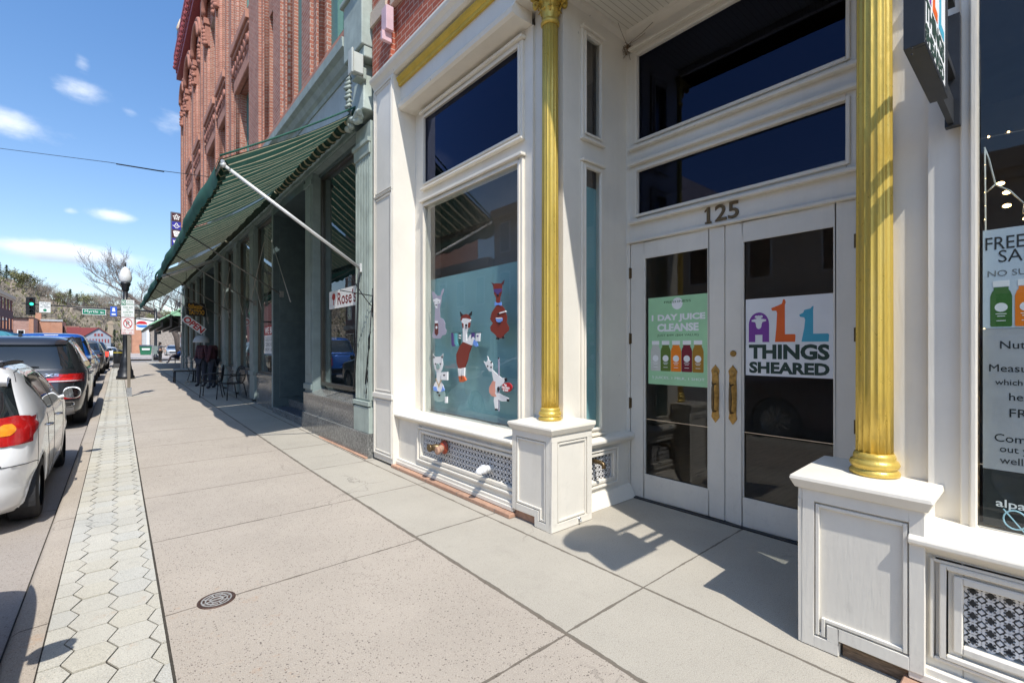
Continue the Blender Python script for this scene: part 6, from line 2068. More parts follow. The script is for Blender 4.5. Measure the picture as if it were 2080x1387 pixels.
suv_spec = dict(keys=suv_keys, R=.37, wheels=(.98, 3.92), paint=GREY,
    side_glass=[([(.50, 1.24), (1.05, 1.13), (1.9, 1.115)], [(.50, 1.30), (.75, 1.5), (1.0, 1.59), (1.9, 1.63)]), ([(1.97, 1.115), (3.55, 1.10)], [(1.97, 1.63), (2.4, 1.60), (2.9, 1.44), (3.55, 1.13)])],
    rear_glass=(1.135, 1.585, lambda z: .80 - .28 * (z - 1.13)), front_glass=(1.2, 1.62, lambda z: .80 - .3 * (z - 1.2)),
    seams=[[(.55, 1.2), (.42, 1.0), (.42, .68)], [(1.25, 1.11), (1.28, .9), (1.42, .6), (1.55, .42)], [(1.94, 1.11), (1.95, .7), (1.95, .42)], [(3.25, 1.08), (3.28, .7), (3.2, .42)]],
    rear_seams=[[(-.84, 1.1), (-.80, .86), (-.76, .66), (.76, .66), (.80, .86), (.84, 1.1)], [(-.8, .98), (.8, .98)]],
    lamps=[('rear', (lambda z: .28 + 1.2 * max(0, .94 - z), lambda z: .93, .885, .965), 'tail_red'), ('rear', (lambda z: .72, lambda z: .93, .965, 1.035), 'tail_red'), ('rear', (lambda z: .36, lambda z: .90, .895, .912, .017), 'tail_clear'), ('rear', (lambda z: .32, lambda z: .92, .925, .95, .018), 'tail_glow'),
           ('side', ([(.05, .89), (.35, .93)], [(.05, 1.035), (.35, .99)]), 'tail_red'), ('front', (lambda z: .5, lambda z: .88, .82, .95), 'tail_clear')],
    mirror=(3.35, 1.16), extras=suv_extras)
M['tail_glow'] = pm('bright_red_lens', (.75, .03, .03), .12, var=.1, coat=1.0)
make_car('parked_car', 'graphite grey SUV with wide red tail lights and roof rails behind the white hatchback', 'car', suv_spec, (-1.44, 12.0, gz(14) - .118))
# ---- blue pickup
BLUE = paint('bright_blue_car_paint', (.012, .085, .36), .35, .25)
def pk_extras(B):
    out = []
    out.append(('third_brake_lamp', MB().box(-.16, .16, B.rear(0, 1.86) - .015, B.rear(0, 1.86) + .02, 1.85, 1.88), M['tail_clear']))
    bp = MB().box(-.95, .95, -.16, -.02, .45, .65)
    out.append(('bumper', bp, M['chrome']))
    return out
pk_keys = [(.38, .06, 5.75, .95, 8), (.50, .0, 5.8, .99, 9), (.80, .0, 5.8, 1.005, 9), (1.12, .02, 5.75, 1.0, 9), (1.17, .04, 5.6, .985, 9), (1.19, 1.95, 4.6, .95, 8), (1.28, 2.0, 4.3, .92, 8), (1.5, 2.08, 4.0, .86, 7.5), (1.72, 2.18, 3.7, .80, 7), (1.84, 2.25, 3.5, .74, 6.5), (1.90, 2.35, 3.35, .64, 6), (1.93, 2.6, 3.1, .42, 4)]
pk_spec = dict(keys=pk_keys, R=.40, wheels=(1.1, 4.75), paint=BLUE,
    side_glass=[([(2.2, 1.27), (3.1, 1.25)], [(2.2, 1.66), (2.4, 1.76), (3.1, 1.80)]), ([(3.16, 1.25), (4.15, 1.22)], [(3.16, 1.80), (3.5, 1.72), (4.15, 1.27)])],
    rear_glass=(1.26, 1.80, lambda z: .80 - .2 * (z - 1.26)), front_glass=(1.3, 1.8, lambda z: .82 - .25 * (z - 1.3)),
    seams=[[(2.1, 1.2), (2.1, .6)], [(3.13, 1.2), (3.13, .6)], [(4.2, 1.2), (4.2, .6)]],
    lamps=[('rear', (lambda z: .80, lambda z: .97, .75, 1.08), 'tail_red'), ('front', (lambda z: .6, lambda z: .95, .85, 1.05), 'tail_clear')], mirror=(4.0, 1.25), extras=pk_extras, lv=64)
make_car('pickup_truck', 'bright blue pickup truck parked ahead of the graphite SUV', 'pickup', pk_spec, (-1.62, 18.4, gz(20) - .118))
# ---- sedans and others further along
BLACK = paint('black_car_paint', (.012, .013, .016), .3, .25)
SILV = paint('warm_grey_car_paint', (.20, .19, .175), .6, .3)
DRED = paint('dark_blue_car_paint', (.02, .025, .045), .4, .3)
SLV2 = paint('silver_car_paint', (.48, .49, .50), .6, .3)
sed_keys = [(.20, .12, 4.65, .83, 6), (.32, .03, 4.7, .88, 7), (.52, .0, 4.72, .905, 7), (.75, .02, 4.68, .91, 7), (.90, .06, 4.4, .90, 7), (.97, .12, 3.9, .885, 7), (1.01, .45, 3.55, .86, 7), (1.10, .78, 3.3, .80, 7), (1.25, 1.05, 2.95, .72, 6.5), (1.36, 1.25, 2.65, .64, 6), (1.42, 1.45, 2.4, .54, 5), (1.45, 1.7, 2.15, .34, 4)]
def sed_spec(p, lit=False):
    return dict(keys=sed_keys, R=.33, wheels=(.98, 3.75), paint=p,
        side_glass=[([(1.0, 1.06), (2.0, 1.02)], [(1.0, 1.12), (1.25, 1.27), (1.5, 1.34), (2.0, 1.37)]), ([(2.06, 1.02), (3.2, 1.02)], [(2.06, 1.37), (2.5, 1.33), (3.2, 1.05)])],
        rear_glass=(1.02, 1.34, lambda z: .74 - .25 * (z - 1.02)), front_glass=(1.04, 1.36, lambda z: .74 - .3 * (z - 1.04)), seams=[[(2.03, 1.0), (2.03, .35)], [(1.2, 1.0), (1.35, .6), (1.4, .4)]],
        lamps=[('rear', (lambda z: .50, lambda z: .87, .74, .88), 'tail_lit' if lit else 'tail_red'), ('front', (lambda z: .5, lambda z: .82, .62, .76), 'tail_clear')], mirror=(3.0, 1.03), lv=44, ns=80)
make_car('parked_car', 'black sedan parked ahead of the blue pickup', 'car', sed_spec(BLACK), (-1.55, 25.6, gz(27) - .118))
sv2 = dict(suv_spec); sv2.update(paint=SILV, extras=lambda B: [], lv=44, ns=80)
make_car('parked_car', 'warm grey SUV parked ahead of the black sedan', 'car', sv2, (-1.5, 31.4, gz(31) - .118))
sv3 = dict(suv_spec); sv3.update(paint=DRED, extras=lambda B: [], lv=40, ns=70)
sv3['lamps'] = [('rear', (lambda z: .62, lambda z: .93, .80, 1.1), 'tail_lit'), ('front', (lambda z: .5, lambda z: .88, .82, .95), 'tail_clear')]
make_car('parked_car', 'dark blue SUV with a lit red brake lamp parked farthest up the kerb', 'car', sv3, (-1.4, 38.0, gz(38) - .118))
make_car('parked_car', 'small white car far up the street past the traffic signal', 'car', sed_spec(paint('plain_white_car_paint', (.7, .7, .7))), (-.9, 80.0, .13), group='cars beyond the crossing')
sv4 = dict(suv_spec); sv4.update(paint=SLV2, extras=lambda B: [('bumper', MB().box(-.6, .6, 4.84, 4.93, .55, .75), M['black_trim'])], lv=40, ns=70)
make_car('parked_car', 'silver SUV facing the camera in the lot beyond the crossing', 'car', sv4, (6.6, 93.0, .14), True, group='cars beyond the crossing')
# the car whose nose shades the near kerb; it stands beside the camera and shows in the shop glass
sv5 = dict(suv_spec); sv5.update(paint=paint('maroon_car_paint', (.05, .012, .014), .3, .25), extras=lambda B: [], lv=44, ns=80)
make_car('parked_car', 'dark maroon SUV at the kerb behind the white hatchback, mirrored in the shop window', 'car', sv5, (-1.50, -.85, -.118))
# ================================================================ street furniture
def place(o, loc): o.location = loc; return o
ug = 24.7
zl = gz(ug)
lp = thing('street_lamp', 'black cast iron street lamp with a white acorn globe at the kerb', 'street lamp', (.23, ug, zl))
x, y = .23, ug
mb = MB().lathe([(.30, 0), (.30, .12), (.26, .16), (.25, .34), (.21, .42), (.18, .62), (.17, .78), (.14, .84), (.145, .90), (.10, .95), (.095, 1.6), (.088, 2.6), (.08, 3.62)], (x, y, zl), 24)
part('post', mb, M['black_paint'], lp)
part('arm', MB().box(x, x + .5, y - .02, y + .02, zl + 2.72, zl + 2.76).box(x + .08, x + .16, y - .05, y + .05, zl + 3.02, zl + 3.2), M['black_paint'], lp)
mb = MB().lathe([(.08, 3.60), (.12, 3.66), (.12, 3.78), (.16, 3.86), (.18, 3.92), (.16, 3.96)], (x, y, zl), 24).lathe([(.012, 4.60), (.03, 4.64), (.02, 4.67), (.032, 4.71), (.008, 4.80)], (x, y, zl), 12)
part('collar', mb, M['black_paint'], lp)
M['globe'] = pm('white_lamp_globe', (.72, .72, .70), .25, var=.06, scale=4, coat=.6)
part('globe', MB().lathe([(.15, 3.95), (.19, 4.02), (.215, 4.13), (.21, 4.24), (.185, 4.35), (.182, 4.37), (.15, 4.46), (.09, 4.55), (.03, 4.61)], (x, y, zl), 28), M['globe'], lp)
part('footing', MB().box(x - .42, x + .62, y - .35, y + .35, zl - .05, zl + .012), M['apron'], lp)
us_ = 16.9
zs_ = gz(us_)
x, y = .235, us_
sp = thing('parking_sign', 'wooden sign post with a green and white parking sign above a red no parking sign', 'road sign', (x, y, zs_))
M['post_wood'] = pm('weathered_post', (.20, .17, .13), .9, var=.3, scale=6, stretch=(1, 1, .1))
part('post', MB().box(x - .04, x + .03, y - .035, y + .035, zs_ + .25, zs_ + 2.78), M['post_wood'], sp, bevel=.006)
part('base_sleeve', MB().box(x - .055, x + .055, y - .055, y + .055, zs_, zs_ + .25), M['steel'], sp)
fy_ = face_u(y - .05)
def fy(a, b, d):
    r = b - zs_
    r = 2.24 + (r - 2.10) * .727 if r > 2.085 else 1.75 + (r - 1.48) * .81
    return fy_(.206 + (a - x) * .60, zs_ + r, d)
def sheet(z0, z1, w, name, m, cx=x):
    return part(name, MB().prism([(cx - w, z0), (cx + w, z0), (cx + w, z1), (cx - w, z1)], fy, 0, .004), m, sp)
M['sign_white'] = pm('sign_white', (.74, .75, .72), .4, var=.05, scale=6, obj=False)
a_ = sheet(zs_ + 2.10, zs_ + 2.76, .235, 'upper_plate', M['sign_white'])
sg_ = ink('road_green', 20, 120, 85); sr_ = ink('road_red', 190, 30, 40)
mb = MB().prism([(x - .225, zs_ + 2.55), (x - .07, zs_ + 2.55), (x - .07, zs_ + 2.75), (x - .225, zs_ + 2.75)], fy, .004, .006)
for s, a, b, c, d in (('MIN', x - .02, x + .18, 2.66, 2.72), ('PARKING', x - .05, x + .215, 2.56, 2.63), ('9:00 AM', x - .16, x + .17, 2.43, 2.50), ('TO', x - .05, x + .05, 2.345, 2.40), ('6:00 PM', x - .16, x + .17, 2.25, 2.32), ('DAILY', x - .11, x + .12, 2.14, 2.20)):
    text_on(mb, s, fy, a, b, zs_ + c, zs_ + d, .004, .002, .008)
part('green_print', mb, sg_, a_)
mb = MB(); text_on(mb, '90', fy, x - .205, x - .09, zs_ + 2.58, zs_ + 2.72, .006, .002, .01)
part('number_print', mb, M['white_ink'], a_)
b_ = sheet(zs_ + 1.48, zs_ + 2.07, .235, 'lower_plate', M['sign_white'])
mb = MB()
cy_ = zs_ + 1.86
for k in range(36):
    a, a2 = 2 * pi * k / 36, 2 * pi * (k + 1) / 36
    mb.prism([(x + r_ * cos(t_), cy_ + r_ * sin(t_)) for r_, t_ in ((.135, a), (.165, a), (.165, a2), (.135, a2))], fy, .004, .007)
mb.prism([(x - .11, cy_ + .09), (x - .09, cy_ + .11), (x + .11, cy_ - .09), (x + .09, cy_ - .11)], fy, .006, .009)
for s, c, d in (('2 AM TO 6 AM', 1.60, 1.66), ('NOV 1 - APR 1', 1.51, 1.57)):
    text_on(mb, s, fy, x - .19, x + .19, zs_ + c, zs_ + d, .004, .002, .008)
for q in ((x - .225, x - .215, 1.49, 2.06), (x + .215, x + .225, 1.49, 2.06), (x - .215, x + .215, 1.49, 1.498), (x - .215, x + .215, 2.052, 2.06)):
    mb.prism([(q[0], zs_ + q[2]), (q[1], zs_ + q[2]), (q[1], zs_ + q[3]), (q[0], zs_ + q[3])], fy, .004, .006)
part('red_print', mb, sr_, b_)
mb = MB(); text_on(mb, 'P', fy, x - .055, x + .06, cy_ - .085, cy_ + .085, .004, .001, .012)
part('letter', mb, M['ink'], b_)
part('footing', MB().box(-.28, .75, y - .22, y + .25, zs_ - .05, zs_ + .008), M['apron'], sp)
pads = MB().box(-.27, .17, 11.0, 11.32, gz(11) - .02, gz(11) + .006)
top('concrete_patch', pads, M['apron'], kind='structure')
# litter bin
ub = 48.5
bn_ = thing('litter_bin', 'black litter bin with a yellow band beside the street lamp', 'bin', (-.02, ub, gz(ub)))
part('bin', MB().lathe([(.26, 0), (.29, .06), (.30, .85), (.28, .9)], (-.02, ub, gz(ub)), 16), M['black_paint'], bn_)
part('lid', MB().lathe([(.31, .9), (.32, .96), (.2, 1.06), (.0, 1.08)], (-.02, ub, gz(ub)), 16), M['black_paint'], bn_)
part('band', MB().lathe([(.305, .80), (.305, .86)], (-.02, ub, gz(ub)), 16), ink('bin_yellow', 200, 180, 60), bn_)
# mast arm with signal and plates at the crossing
UM = 59.2
tl = thing('traffic_signal', 'traffic signal mast arm over the crossing with one lit green head', 'traffic light', (2.9, UM, gz(UM)))
zb = gz(UM)
mb = MB().lathe([(.26, 0), (.26, .35), (.14, .5), (.12, 3.2), (.11, 5.2)], (2.9, UM, zb), 14)
part('pole', mb, M['black_paint'], tl)
ar = MB()
ar.tube([(2.9, UM, zb + 4.9), (-2.0, UM, zb + 5.0), (-6.5, UM, zb + 5.15)], [.075, .06, .045], 8)
ar.tube([(2.9, UM, zb + 3.9), (0, UM, zb + 4.35), (-3.2, UM, zb + 4.85)], [.055, .05, .04], 8)
for k in range(5):
    v = 1.6 - k * 1.0
    ar.tube([(v, UM, zb + 4.05 + (1.6 - v) * .18), (v, UM, zb + 4.95)], .03, 6)
part('mast_arm', ar, M['black_paint'], tl)
def head(v, u, zc, lit, n=3, w=.34, side=0):
    hb = MB()
    H_ = .34 * n
    hb.box(v - w - .08, v + w - .16, u - .02, u + .02, zc - H_ / 2 - .12, zc + H_ / 2 + .12) if n > 2 else None
    hb.box(v - .17 - .04, v + .17 - .04, u - .22, u - .02, zc - H_ / 2, zc + H_ / 2)
    h = part('signal_head', hb, M['black_paint'], tl)
    for k in range(n):
        z = zc + (n - 1) * .17 - k * .34
        c = (v - .04, u - .22, z)
        on = (k == lit)
        part('lens', MB().lathe([(.125, -.012), (.11, -.025), (.0, -.04)], c, 18, axis='y'), M['sig_green'] if on else (M['sig_dark_red'] if k == 0 else M['sig_dark']), h)
        vz = MB()
        for q in range(12):
            a, a2 = pi * (q - .5) / 11, pi * (q + .5) / 11
            vz.add([(c[0] + .14 * cos(a), c[1], z + .14 * sin(a)), (c[0] + .14 * cos(a2), c[1], z + .14 * sin(a2)), (c[0] + .14 * cos(a2), c[1] - .2, z + .14 * sin(a2)), (c[0] + .14 * cos(a), c[1] - .2, z + .14 * sin(a))], [(0, 1, 2, 3)])
        part('visor', vz, M['black_paint'], h)
    return h
M['sig_green'] = emis('lit_green_lens', (.05, .95, .55), 1.3)
M['sig_dark_red'] = pm('unlit_red_lens', (.10, .015, .01), .3)
M['sig_dark'] = pm('unlit_lens', (.012, .02, .018), .3)
head(-5.82, UM, zb + 4.95, 1, 4)
head(3.2, UM - .1, zb + 2.95, -1, 2)
def plate(nm, v0, v1, z0, z1, m):
    fp = face_u(UM - .10)
    return part(nm, MB().prism([(v0, z0), (v1, z0), (v1, z1), (v0, z1)], fp, 0, .01), m, tl), face_u(UM - .11)
p_, fp = plate('turn_sign', -5.39, -4.67, 4.68, 5.62, M['sign_white'])
mb = MB()
for s, c in (('LEFT TURN', 5.44), ('YIELD', 5.27), ('ON GREEN', 5.10)):
    w_ = .32 if s != 'YIELD' else .19
    text_on(mb, s, fp, -5.03 - w_, -5.03 + w_, c, c + .11, 0, .004, .008)
part('black_print', mb, M['ink'], p_)
part('green_ball', MB().disc((-5.03, 4.88), .12, fp, 0, .004), sg_, p_)
p_, fp = plate('street_name_sign', -2.57, -.90, 4.62, 5.17, M['sign_white'])
part('green_panel', MB().prism([(-2.53, 4.66), (-.94, 4.66), (-.94, 5.13), (-2.53, 5.13)], fp, 0, .003), ink('street_green', 0, 120, 90), p_)
mb = MB(); text_on(mb, 'Myrtle', fp, -2.40, -1.45, 4.73, 5.06, .003, .003, .015); text_on(mb, 'St', fp, -1.30, -1.04, 4.77, 4.95, .003, .003, .012)
part('lettering', mb, M['white_ink'], p_)
p_, fp = plate('blue_sign', -.58, -.08, 4.55, 5.48, ink('route_blue', 50, 95, 190))
mb = MB().prism([(-.48, 4.66), (-.18, 4.66), (-.18, 4.80), (-.48, 4.80)], fp, 0, .003).prism([(-.45, 5.0), (-.21, 5.0), (-.25, 5.35), (-.41, 5.35)], fp, 0, .003)
part('white_print', mb, M['white_ink'], p_)
# low green signal seen behind the sign post
sg2 = thing('corner_signal', 'small traffic signal with a lit green lens on the far corner behind the sign post', 'traffic light', (.95, 66, .264))
part('pole', MB().lathe([(.12, 0), (.08, .3), (.06, 4.0)], (.95, 66, .264), 10), M['black_paint'], sg2)
hb = part('signal_head', MB().box(.62, .95, 65.8, 66, 2.0, 3.0), M['black_paint'], sg2)
for k in range(3):
    part('lens', MB().lathe([(.12, -.01), (.1, -.03), (0, -.04)], (.78, 65.8, 2.82 - k * .32), 14, axis='y'), M['sig_green'] if k == 0 else M['sig_dark'], hb)
# overhead cable
top('overhead_cable', MB().tube([(2.66, 20.0, 7.75), (1.2, 22.6, 8.4), (-.3, 25.3, 9.15), (-4.3, 32.6, 11.0), (-9, 41.2, 13.2), (-16.2, 54, 16.5)], .012, 5).tube([(1.35, 22.4, 8.33), (-.05, 24.9, 9.02)], .022, 5), M['black_paint'],
    'thin dark cable strung across the street from the brick wall', 'cable')
# dumpster, newspaper box, store sign
dm = thing('dumpster', 'green steel dumpster with a pale panel beyond the crossing', 'dumpster', (3.4, 96, .264))
GRN = pm('dumpster_green', (.02, .16, .08), .5, var=.2)
part('body', MB().hexa([(2.75, 95.2, .35), (4.05, 95.2, .35), (4.05, 96.8, .35), (2.75, 96.8, .35), (2.6, 95, 1.7), (4.2, 95, 1.7), (4.2, 97, 1.7), (2.6, 97, 1.7)]), GRN, dm)
part('lid', MB().hexa([(2.6, 94.95, 1.7), (4.2, 94.95, 1.7), (4.2, 97, 1.7), (2.6, 97, 1.7), (2.6, 95, 1.75), (4.2, 95, 1.75), (4.2, 97, 1.95), (2.6, 97, 1.95)]), M['black_paint'], dm)
part('label_panel', MB().box(2.9, 3.9, 95.02, 95.06, 1.1, 1.4), M['sign_white'], dm)
gs_ = thing('shop_pole_sign', 'white pole sign with a red and blue emblem beyond the crossing', 'pole sign', (3.35, 102, .264))
part('pole', MB().box(3.75, 4.15, 102, 102.3, .26, 4.6), M['sign_white'], gs_)
part('panel', MB().box(2.35, 5.4, 102, 102.4, 4.55, 6.6), M['sign_white'], gs_)
fp = face_u(102)
mb = MB().prism([(3.1 + .75 * cos(a), 5.55 + .55 * sin(a)) for a in [pi * k / 12 for k in range(13)]], fp, 0, .02)
part('red_mark', mb, sr_, gs_)
mb = MB().prism([(3.1 + .75 * cos(a), 5.40 + .45 * sin(a)) for a in [pi + pi * k / 12 for k in range(13)]], fp, 0, .02)
part('blue_mark', mb, ink('emblem_blue', 60, 120, 190), gs_)
nb = thing('news_box', 'grey metal box on a post at the edge of the far pavement', 'news box', (2.35, 50.3, .264))
part('post', MB().box(2.20, 2.30, 50.2, 50.3, .264, 1.75), M['steel'], nb); part('box', MB().box(2.30, 2.75, 50.1, 50.5, .95, 1.65), M['green_paint'], nb)
# ---- furniture under the awning
def chair(label, x, y, rz, first=[None]):
    if first[0]:
        return dup(first[0], (x, y, gz(y)), rz, label)
    t = thing('patio_chair', label, 'chair', (0, 0, 0), 'patio chairs under the awning')
    leg = lambda pts: part('leg', MB().tube(pts, .013, 8), M['black_paint'], t)
    for sx in (-1, 1):
        leg([(sx * .25, .24, 0), (sx * .24, .21, .43)]); leg([(sx * .25, -.30, 0), (sx * .22, -.22, .43)])
    part('seat', MB().prism([(.26 * math.copysign(abs(cos(a)) ** .6, cos(a)), .24 * math.copysign(abs(sin(a)) ** .6, sin(a))) for a in [2 * pi * k / 24 for k in range(24)]], lambda a, b, d: (a, b, d), .43, .45).tube([(.27 * math.copysign(abs(cos(a)) ** .6, cos(a)), .25 * math.copysign(abs(sin(a)) ** .6, sin(a)), .44) for a in [2 * pi * k / 24 for k in range(25)]], .013, 6), M['black_paint'], t)
    bk = MB().tube([(.22 * cos(a), -.25 - .10 * (.66 + .24 * sin(a) - .45), .66 + .24 * sin(a)) for a in [2 * pi * k / 28 for k in range(29)]], .014, 6)
    for q in range(-6, 7):
        w = .24 * sqrt(max(0, 1 - (q / 7) ** 2))
        bk.tube([(q * .03, -.25 - .10 * (.21 - w), .66 - w), (q * .03, -.25 - .10 * (.21 + w), .66 + w)], .0045, 4)
        w = .22 * sqrt(max(0, 1 - (q / 7) ** 2))
        bk.tube([(-w, -.25 - .10 * (.21 + q * .033), .66 + q * .033), (w, -.25 - .10 * (.21 + q * .033), .66 + q * .033)], .0045, 4)
    part('backrest', bk, M['black_paint'], t)
    for sx in (-1, 1):
        part('armrest', MB().tube([(sx * .22, -.26, .66), (sx * .29, -.10, .66), (sx * .29, .15, .65), (sx * .27, .22, .60), (sx * .25, .22, .43)], .014, 8), M['black_paint'], t)
    t.location = (x, y, gz(y)); t.rotation_euler = (0, 0, rz)
    first[0] = t
    return t
chair('black iron patio chair with a woven oval back nearest the camera under the awning', 2.02, 15.55, radians(75))
chair('second black iron patio chair pushed against the shop window behind the nearest one', 2.33, 14.5, radians(110))
ub_ = 21.6
bq = thing('patio_bench', 'low dark metal bench with a pale cushion at the sunlit edge of the awning shade', 'bench', (1.95, ub_, gz(ub_)))
z = gz(ub_)
for a in (1.62, 2.25):
    for c in (21.35, 21.9):
        part('leg', MB().tube([(a, c, z), (a + .01, c, z + .42)], .02, 8), M['black_paint'], bq)
part('seat', MB().box(1.58, 2.3, 21.3, 21.95, z + .42, z + .46), M['black_paint'], bq)
part('cushion', MB().box(1.6, 2.28, 21.32, 21.93, z + .46, z + .52), pm('grey_cushion', (.30, .33, .33), .9), bq, bevel=.025, seg=2)
part('backrest', MB().tube([(2.3, 21.4, z + .45), (2.40, 21.4, z + .95), (2.40, 21.85, z + .95), (2.3, 21.85, z + .45)], .018, 8).tube([(2.38, 21.62, z + .95), (2.34, 21.62, z + .5)], .015, 6), M['black_paint'], bq)
st = thing('plant_stand', 'black wrought iron stand with small pale wheels beside the bench', 'plant stand', (2.1, 20.2, gz(20.2)))
z = gz(20.2)
mb = MB()
for q in (-.18, -.06, .06, .18):
    mb.tube([(2.12 + q * 1.3, 20.2, z + .12), (2.12 + q * .8, 20.2, z + .45), (2.12 + q * 1.6, 20.2, z + .82)], .012, 6)
mb.tube([(1.85, 20.2, z + .80), (2.4, 20.2, z + .80)], .012, 6); mb.tube([(1.9, 20.2, z + .12), (2.34, 20.2, z + .12)], .015, 6)
part('frame', mb, M['black_paint'], st)
for q in (1.9, 2.34):
    part('wheel', MB().tube([(q + .07 * cos(a), 20.18, z + .075 + .07 * sin(a)) for a in [2 * pi * k / 16 for k in range(17)]], .014, 6), pm('pale_wheel', (.4, .36, .28), .6), st)
# ---- figures (skin modifier grown along joints)
def skin_obj(name, verts, edges, radii, mat, parent, loc, sub=2):
    me = bpy.data.meshes.new(name)
    me.from_pydata([tuple(v) for v in verts], edges, [])
    bm = bmesh.new(); bm.from_mesh(me)
    ly = bm.verts.layers.skin.verify()
    bm.verts.ensure_lookup_table()
    for i, v in enumerate(bm.verts):
        r = radii[i]
        v[ly].radius = (r, r) if not isinstance(r, tuple) else r
        v[ly].use_root = (i == 0)
    bm.to_mesh(me); bm.free()
    me.materials.append(mat)
    o = bpy.data.objects.new(name, me); COL.objects.link(o)
    o.modifiers.new('skin', 'SKIN').use_smooth_shade = True
    s = o.modifiers.new('sub', 'SUBSURF'); s.levels = sub; s.render_levels = sub
    o.parent = parent; WL[o.name] = loc
    return o
SKIN = pm('skin', (.42, .24, .17), .55, var=.05)
def figure(label, pose, loc, rz, cols, group=None, body=True, cat='person', name='person', hat=None, hair=True):
    t = thing(name, label, cat, (0, 0, 0), group)
    P = pose
    chain = ['pelvis', 'waist', 'chest', 'neck', 'head', 'crown']
    order = chain + ['sL', 'eL', 'wL', 'hL', 'sR', 'eR', 'wR', 'hR', 'pL', 'kL', 'aL', 'tL', 'pR', 'kR', 'aR', 'tR']
    idx = {k: i for i, k in enumerate(order)}
    E_ = [('pelvis', 'waist'), ('waist', 'chest'), ('chest', 'neck'), ('neck', 'head'), ('head', 'crown')]
    for s in 'LR':
        E_ += [('chest', 's' + s), ('s' + s, 'e' + s), ('e' + s, 'w' + s), ('w' + s, 'h' + s), ('pelvis', 'p' + s), ('p' + s, 'k' + s), ('k' + s, 'a' + s), ('a' + s, 't' + s)]
    rad = dict(pelvis=.13, waist=.115, chest=.135, neck=.055, head=.088, crown=.075, s=.06, e=.042, w=.030, h=.030, p=.085, k=.058, a=.04, t=.038)
    R_ = lambda k: rad[k] if k in rad else rad[k[0]]
    if body:
        V = [P[k] for k in order]; Ei = [(idx[a], idx[b]) for a, b in E_]; Rr = [R_(k) for k in order]
        for s in 'LR':
            h = Vector(P['h' + s]); d = (h - Vector(P['w' + s])).normalized()
            pr = d.orthogonal().normalized()
            for q in range(4):
                b = len(V); off = pr * (q - 1.5) * .018
                V += [h + off + d * .03, h + off + d * (.075 + .008 * (q in (1, 2)))]; Rr += [.009, .008]; Ei += [(idx['h' + s], b), (b, b + 1)]
            b = len(V); V += [h + pr * .045 + d * .01, h + pr * .06 + d * .035]; Rr += [.010, .009]; Ei += [(idx['h' + s], b), (b, b + 1)]
        skin_obj('body', V, Ei, Rr, SKIN, t, (0, 0, 0))
        hd = Vector(P['head']); fw = Vector(P.get('face', (0, 1, 0))).normalized(); sd_ = fw.cross(Vector((0, 0, 1))).normalized()
        fc = MB()
        fc.ball(hd + fw * .098 + Vector((0, 0, -.005)), .016, 8, 6, (1, 1, 1.4))
        part('face', fc, SKIN, t)
        ey = MB()
        for q in (-1, 1): ey.ball(hd + fw * .082 + sd_ * .033 * q + Vector((0, 0, .028)), .011, 8, 6)
        ey.box(*[c for ab in zip(hd + fw * .086 - sd_ * .02 + Vector((0, 0, -.046)) - Vector((.004, .004, 0)), hd + fw * .09 + sd_ * .02 + Vector((0, 0, -.04)) + Vector((.004, .004, 0))) for c in ab])
        part('eyes_and_mouth', ey, M['ink'], t)
    sh = ['pelvis', 'waist', 'chest', 'sL', 'eL', 'sR', 'eR'] + (['wL', 'wR'] if cols.get('long', True) else [])
    ii = {k: i for i, k in enumerate(sh)}
    EE = [('pelvis', 'waist'), ('waist', 'chest'), ('chest', 'sL'), ('sL', 'eL'), ('chest', 'sR'), ('sR', 'eR')] + ([('eL', 'wL'), ('eR', 'wR')] if cols.get('long', True) else [])
    skin_obj('jacket', [P[k] for k in sh], [(ii[a], ii[b]) for a, b in EE], [R_(k) + .018 for k in sh], cols['top'], t, (0, 0, 0))
    pa = ['pelvis', 'pL', 'kL', 'aL', 'pR', 'kR', 'aR'] if cols.get('trousers', True) else ['pelvis', 'pL', 'kL', 'pR', 'kR']
    ii = {k: i for i, k in enumerate(pa)}
    EE = [e for e in (('pelvis', 'pL'), ('pL', 'kL'), ('kL', 'aL'), ('pelvis', 'pR'), ('pR', 'kR'), ('kR', 'aR')) if e[0] in ii and e[1] in ii]
    skin_obj('trousers', [P[k] for k in pa], [(ii[a], ii[b]) for a, b in EE], [R_(k) + .016 for k in pa], cols['legs'], t, (0, 0, 0))
    for s in 'LR':
        skin_obj('shoe', [P['a' + s], P['t' + s]], [(0, 1)], [.05, .042], cols['shoe'], t, (0, 0, 0), 1)
    if hair and body:
        h = Vector(P['head']); fw = Vector(P.get('face', (0, 1, 0))).normalized()
        hb = MB().ball(h - fw * .022 + Vector((0, 0, .05)), .108, 14, 10, (1, 1, 1.05))
        if cols.get('hairlong'): hb.ball(h - fw * .06 + Vector((0, 0, -.08)), .09, 12, 8, (1, .8, 1.6))
        part('hair', hb, cols['hair'], t)
    if hat:
        h = Vector(P['head'])
        hm = MB().lathe([(.25, -.04), (.255, -.01), (.23, .06), (.19, .14), (.12, .20), (.0, .225)], h + Vector((0, 0, .0)), 20)
        part('hat', hm, hat, t)
    t.location = loc; t.rotation_euler = (0, 0, rz)
    return t
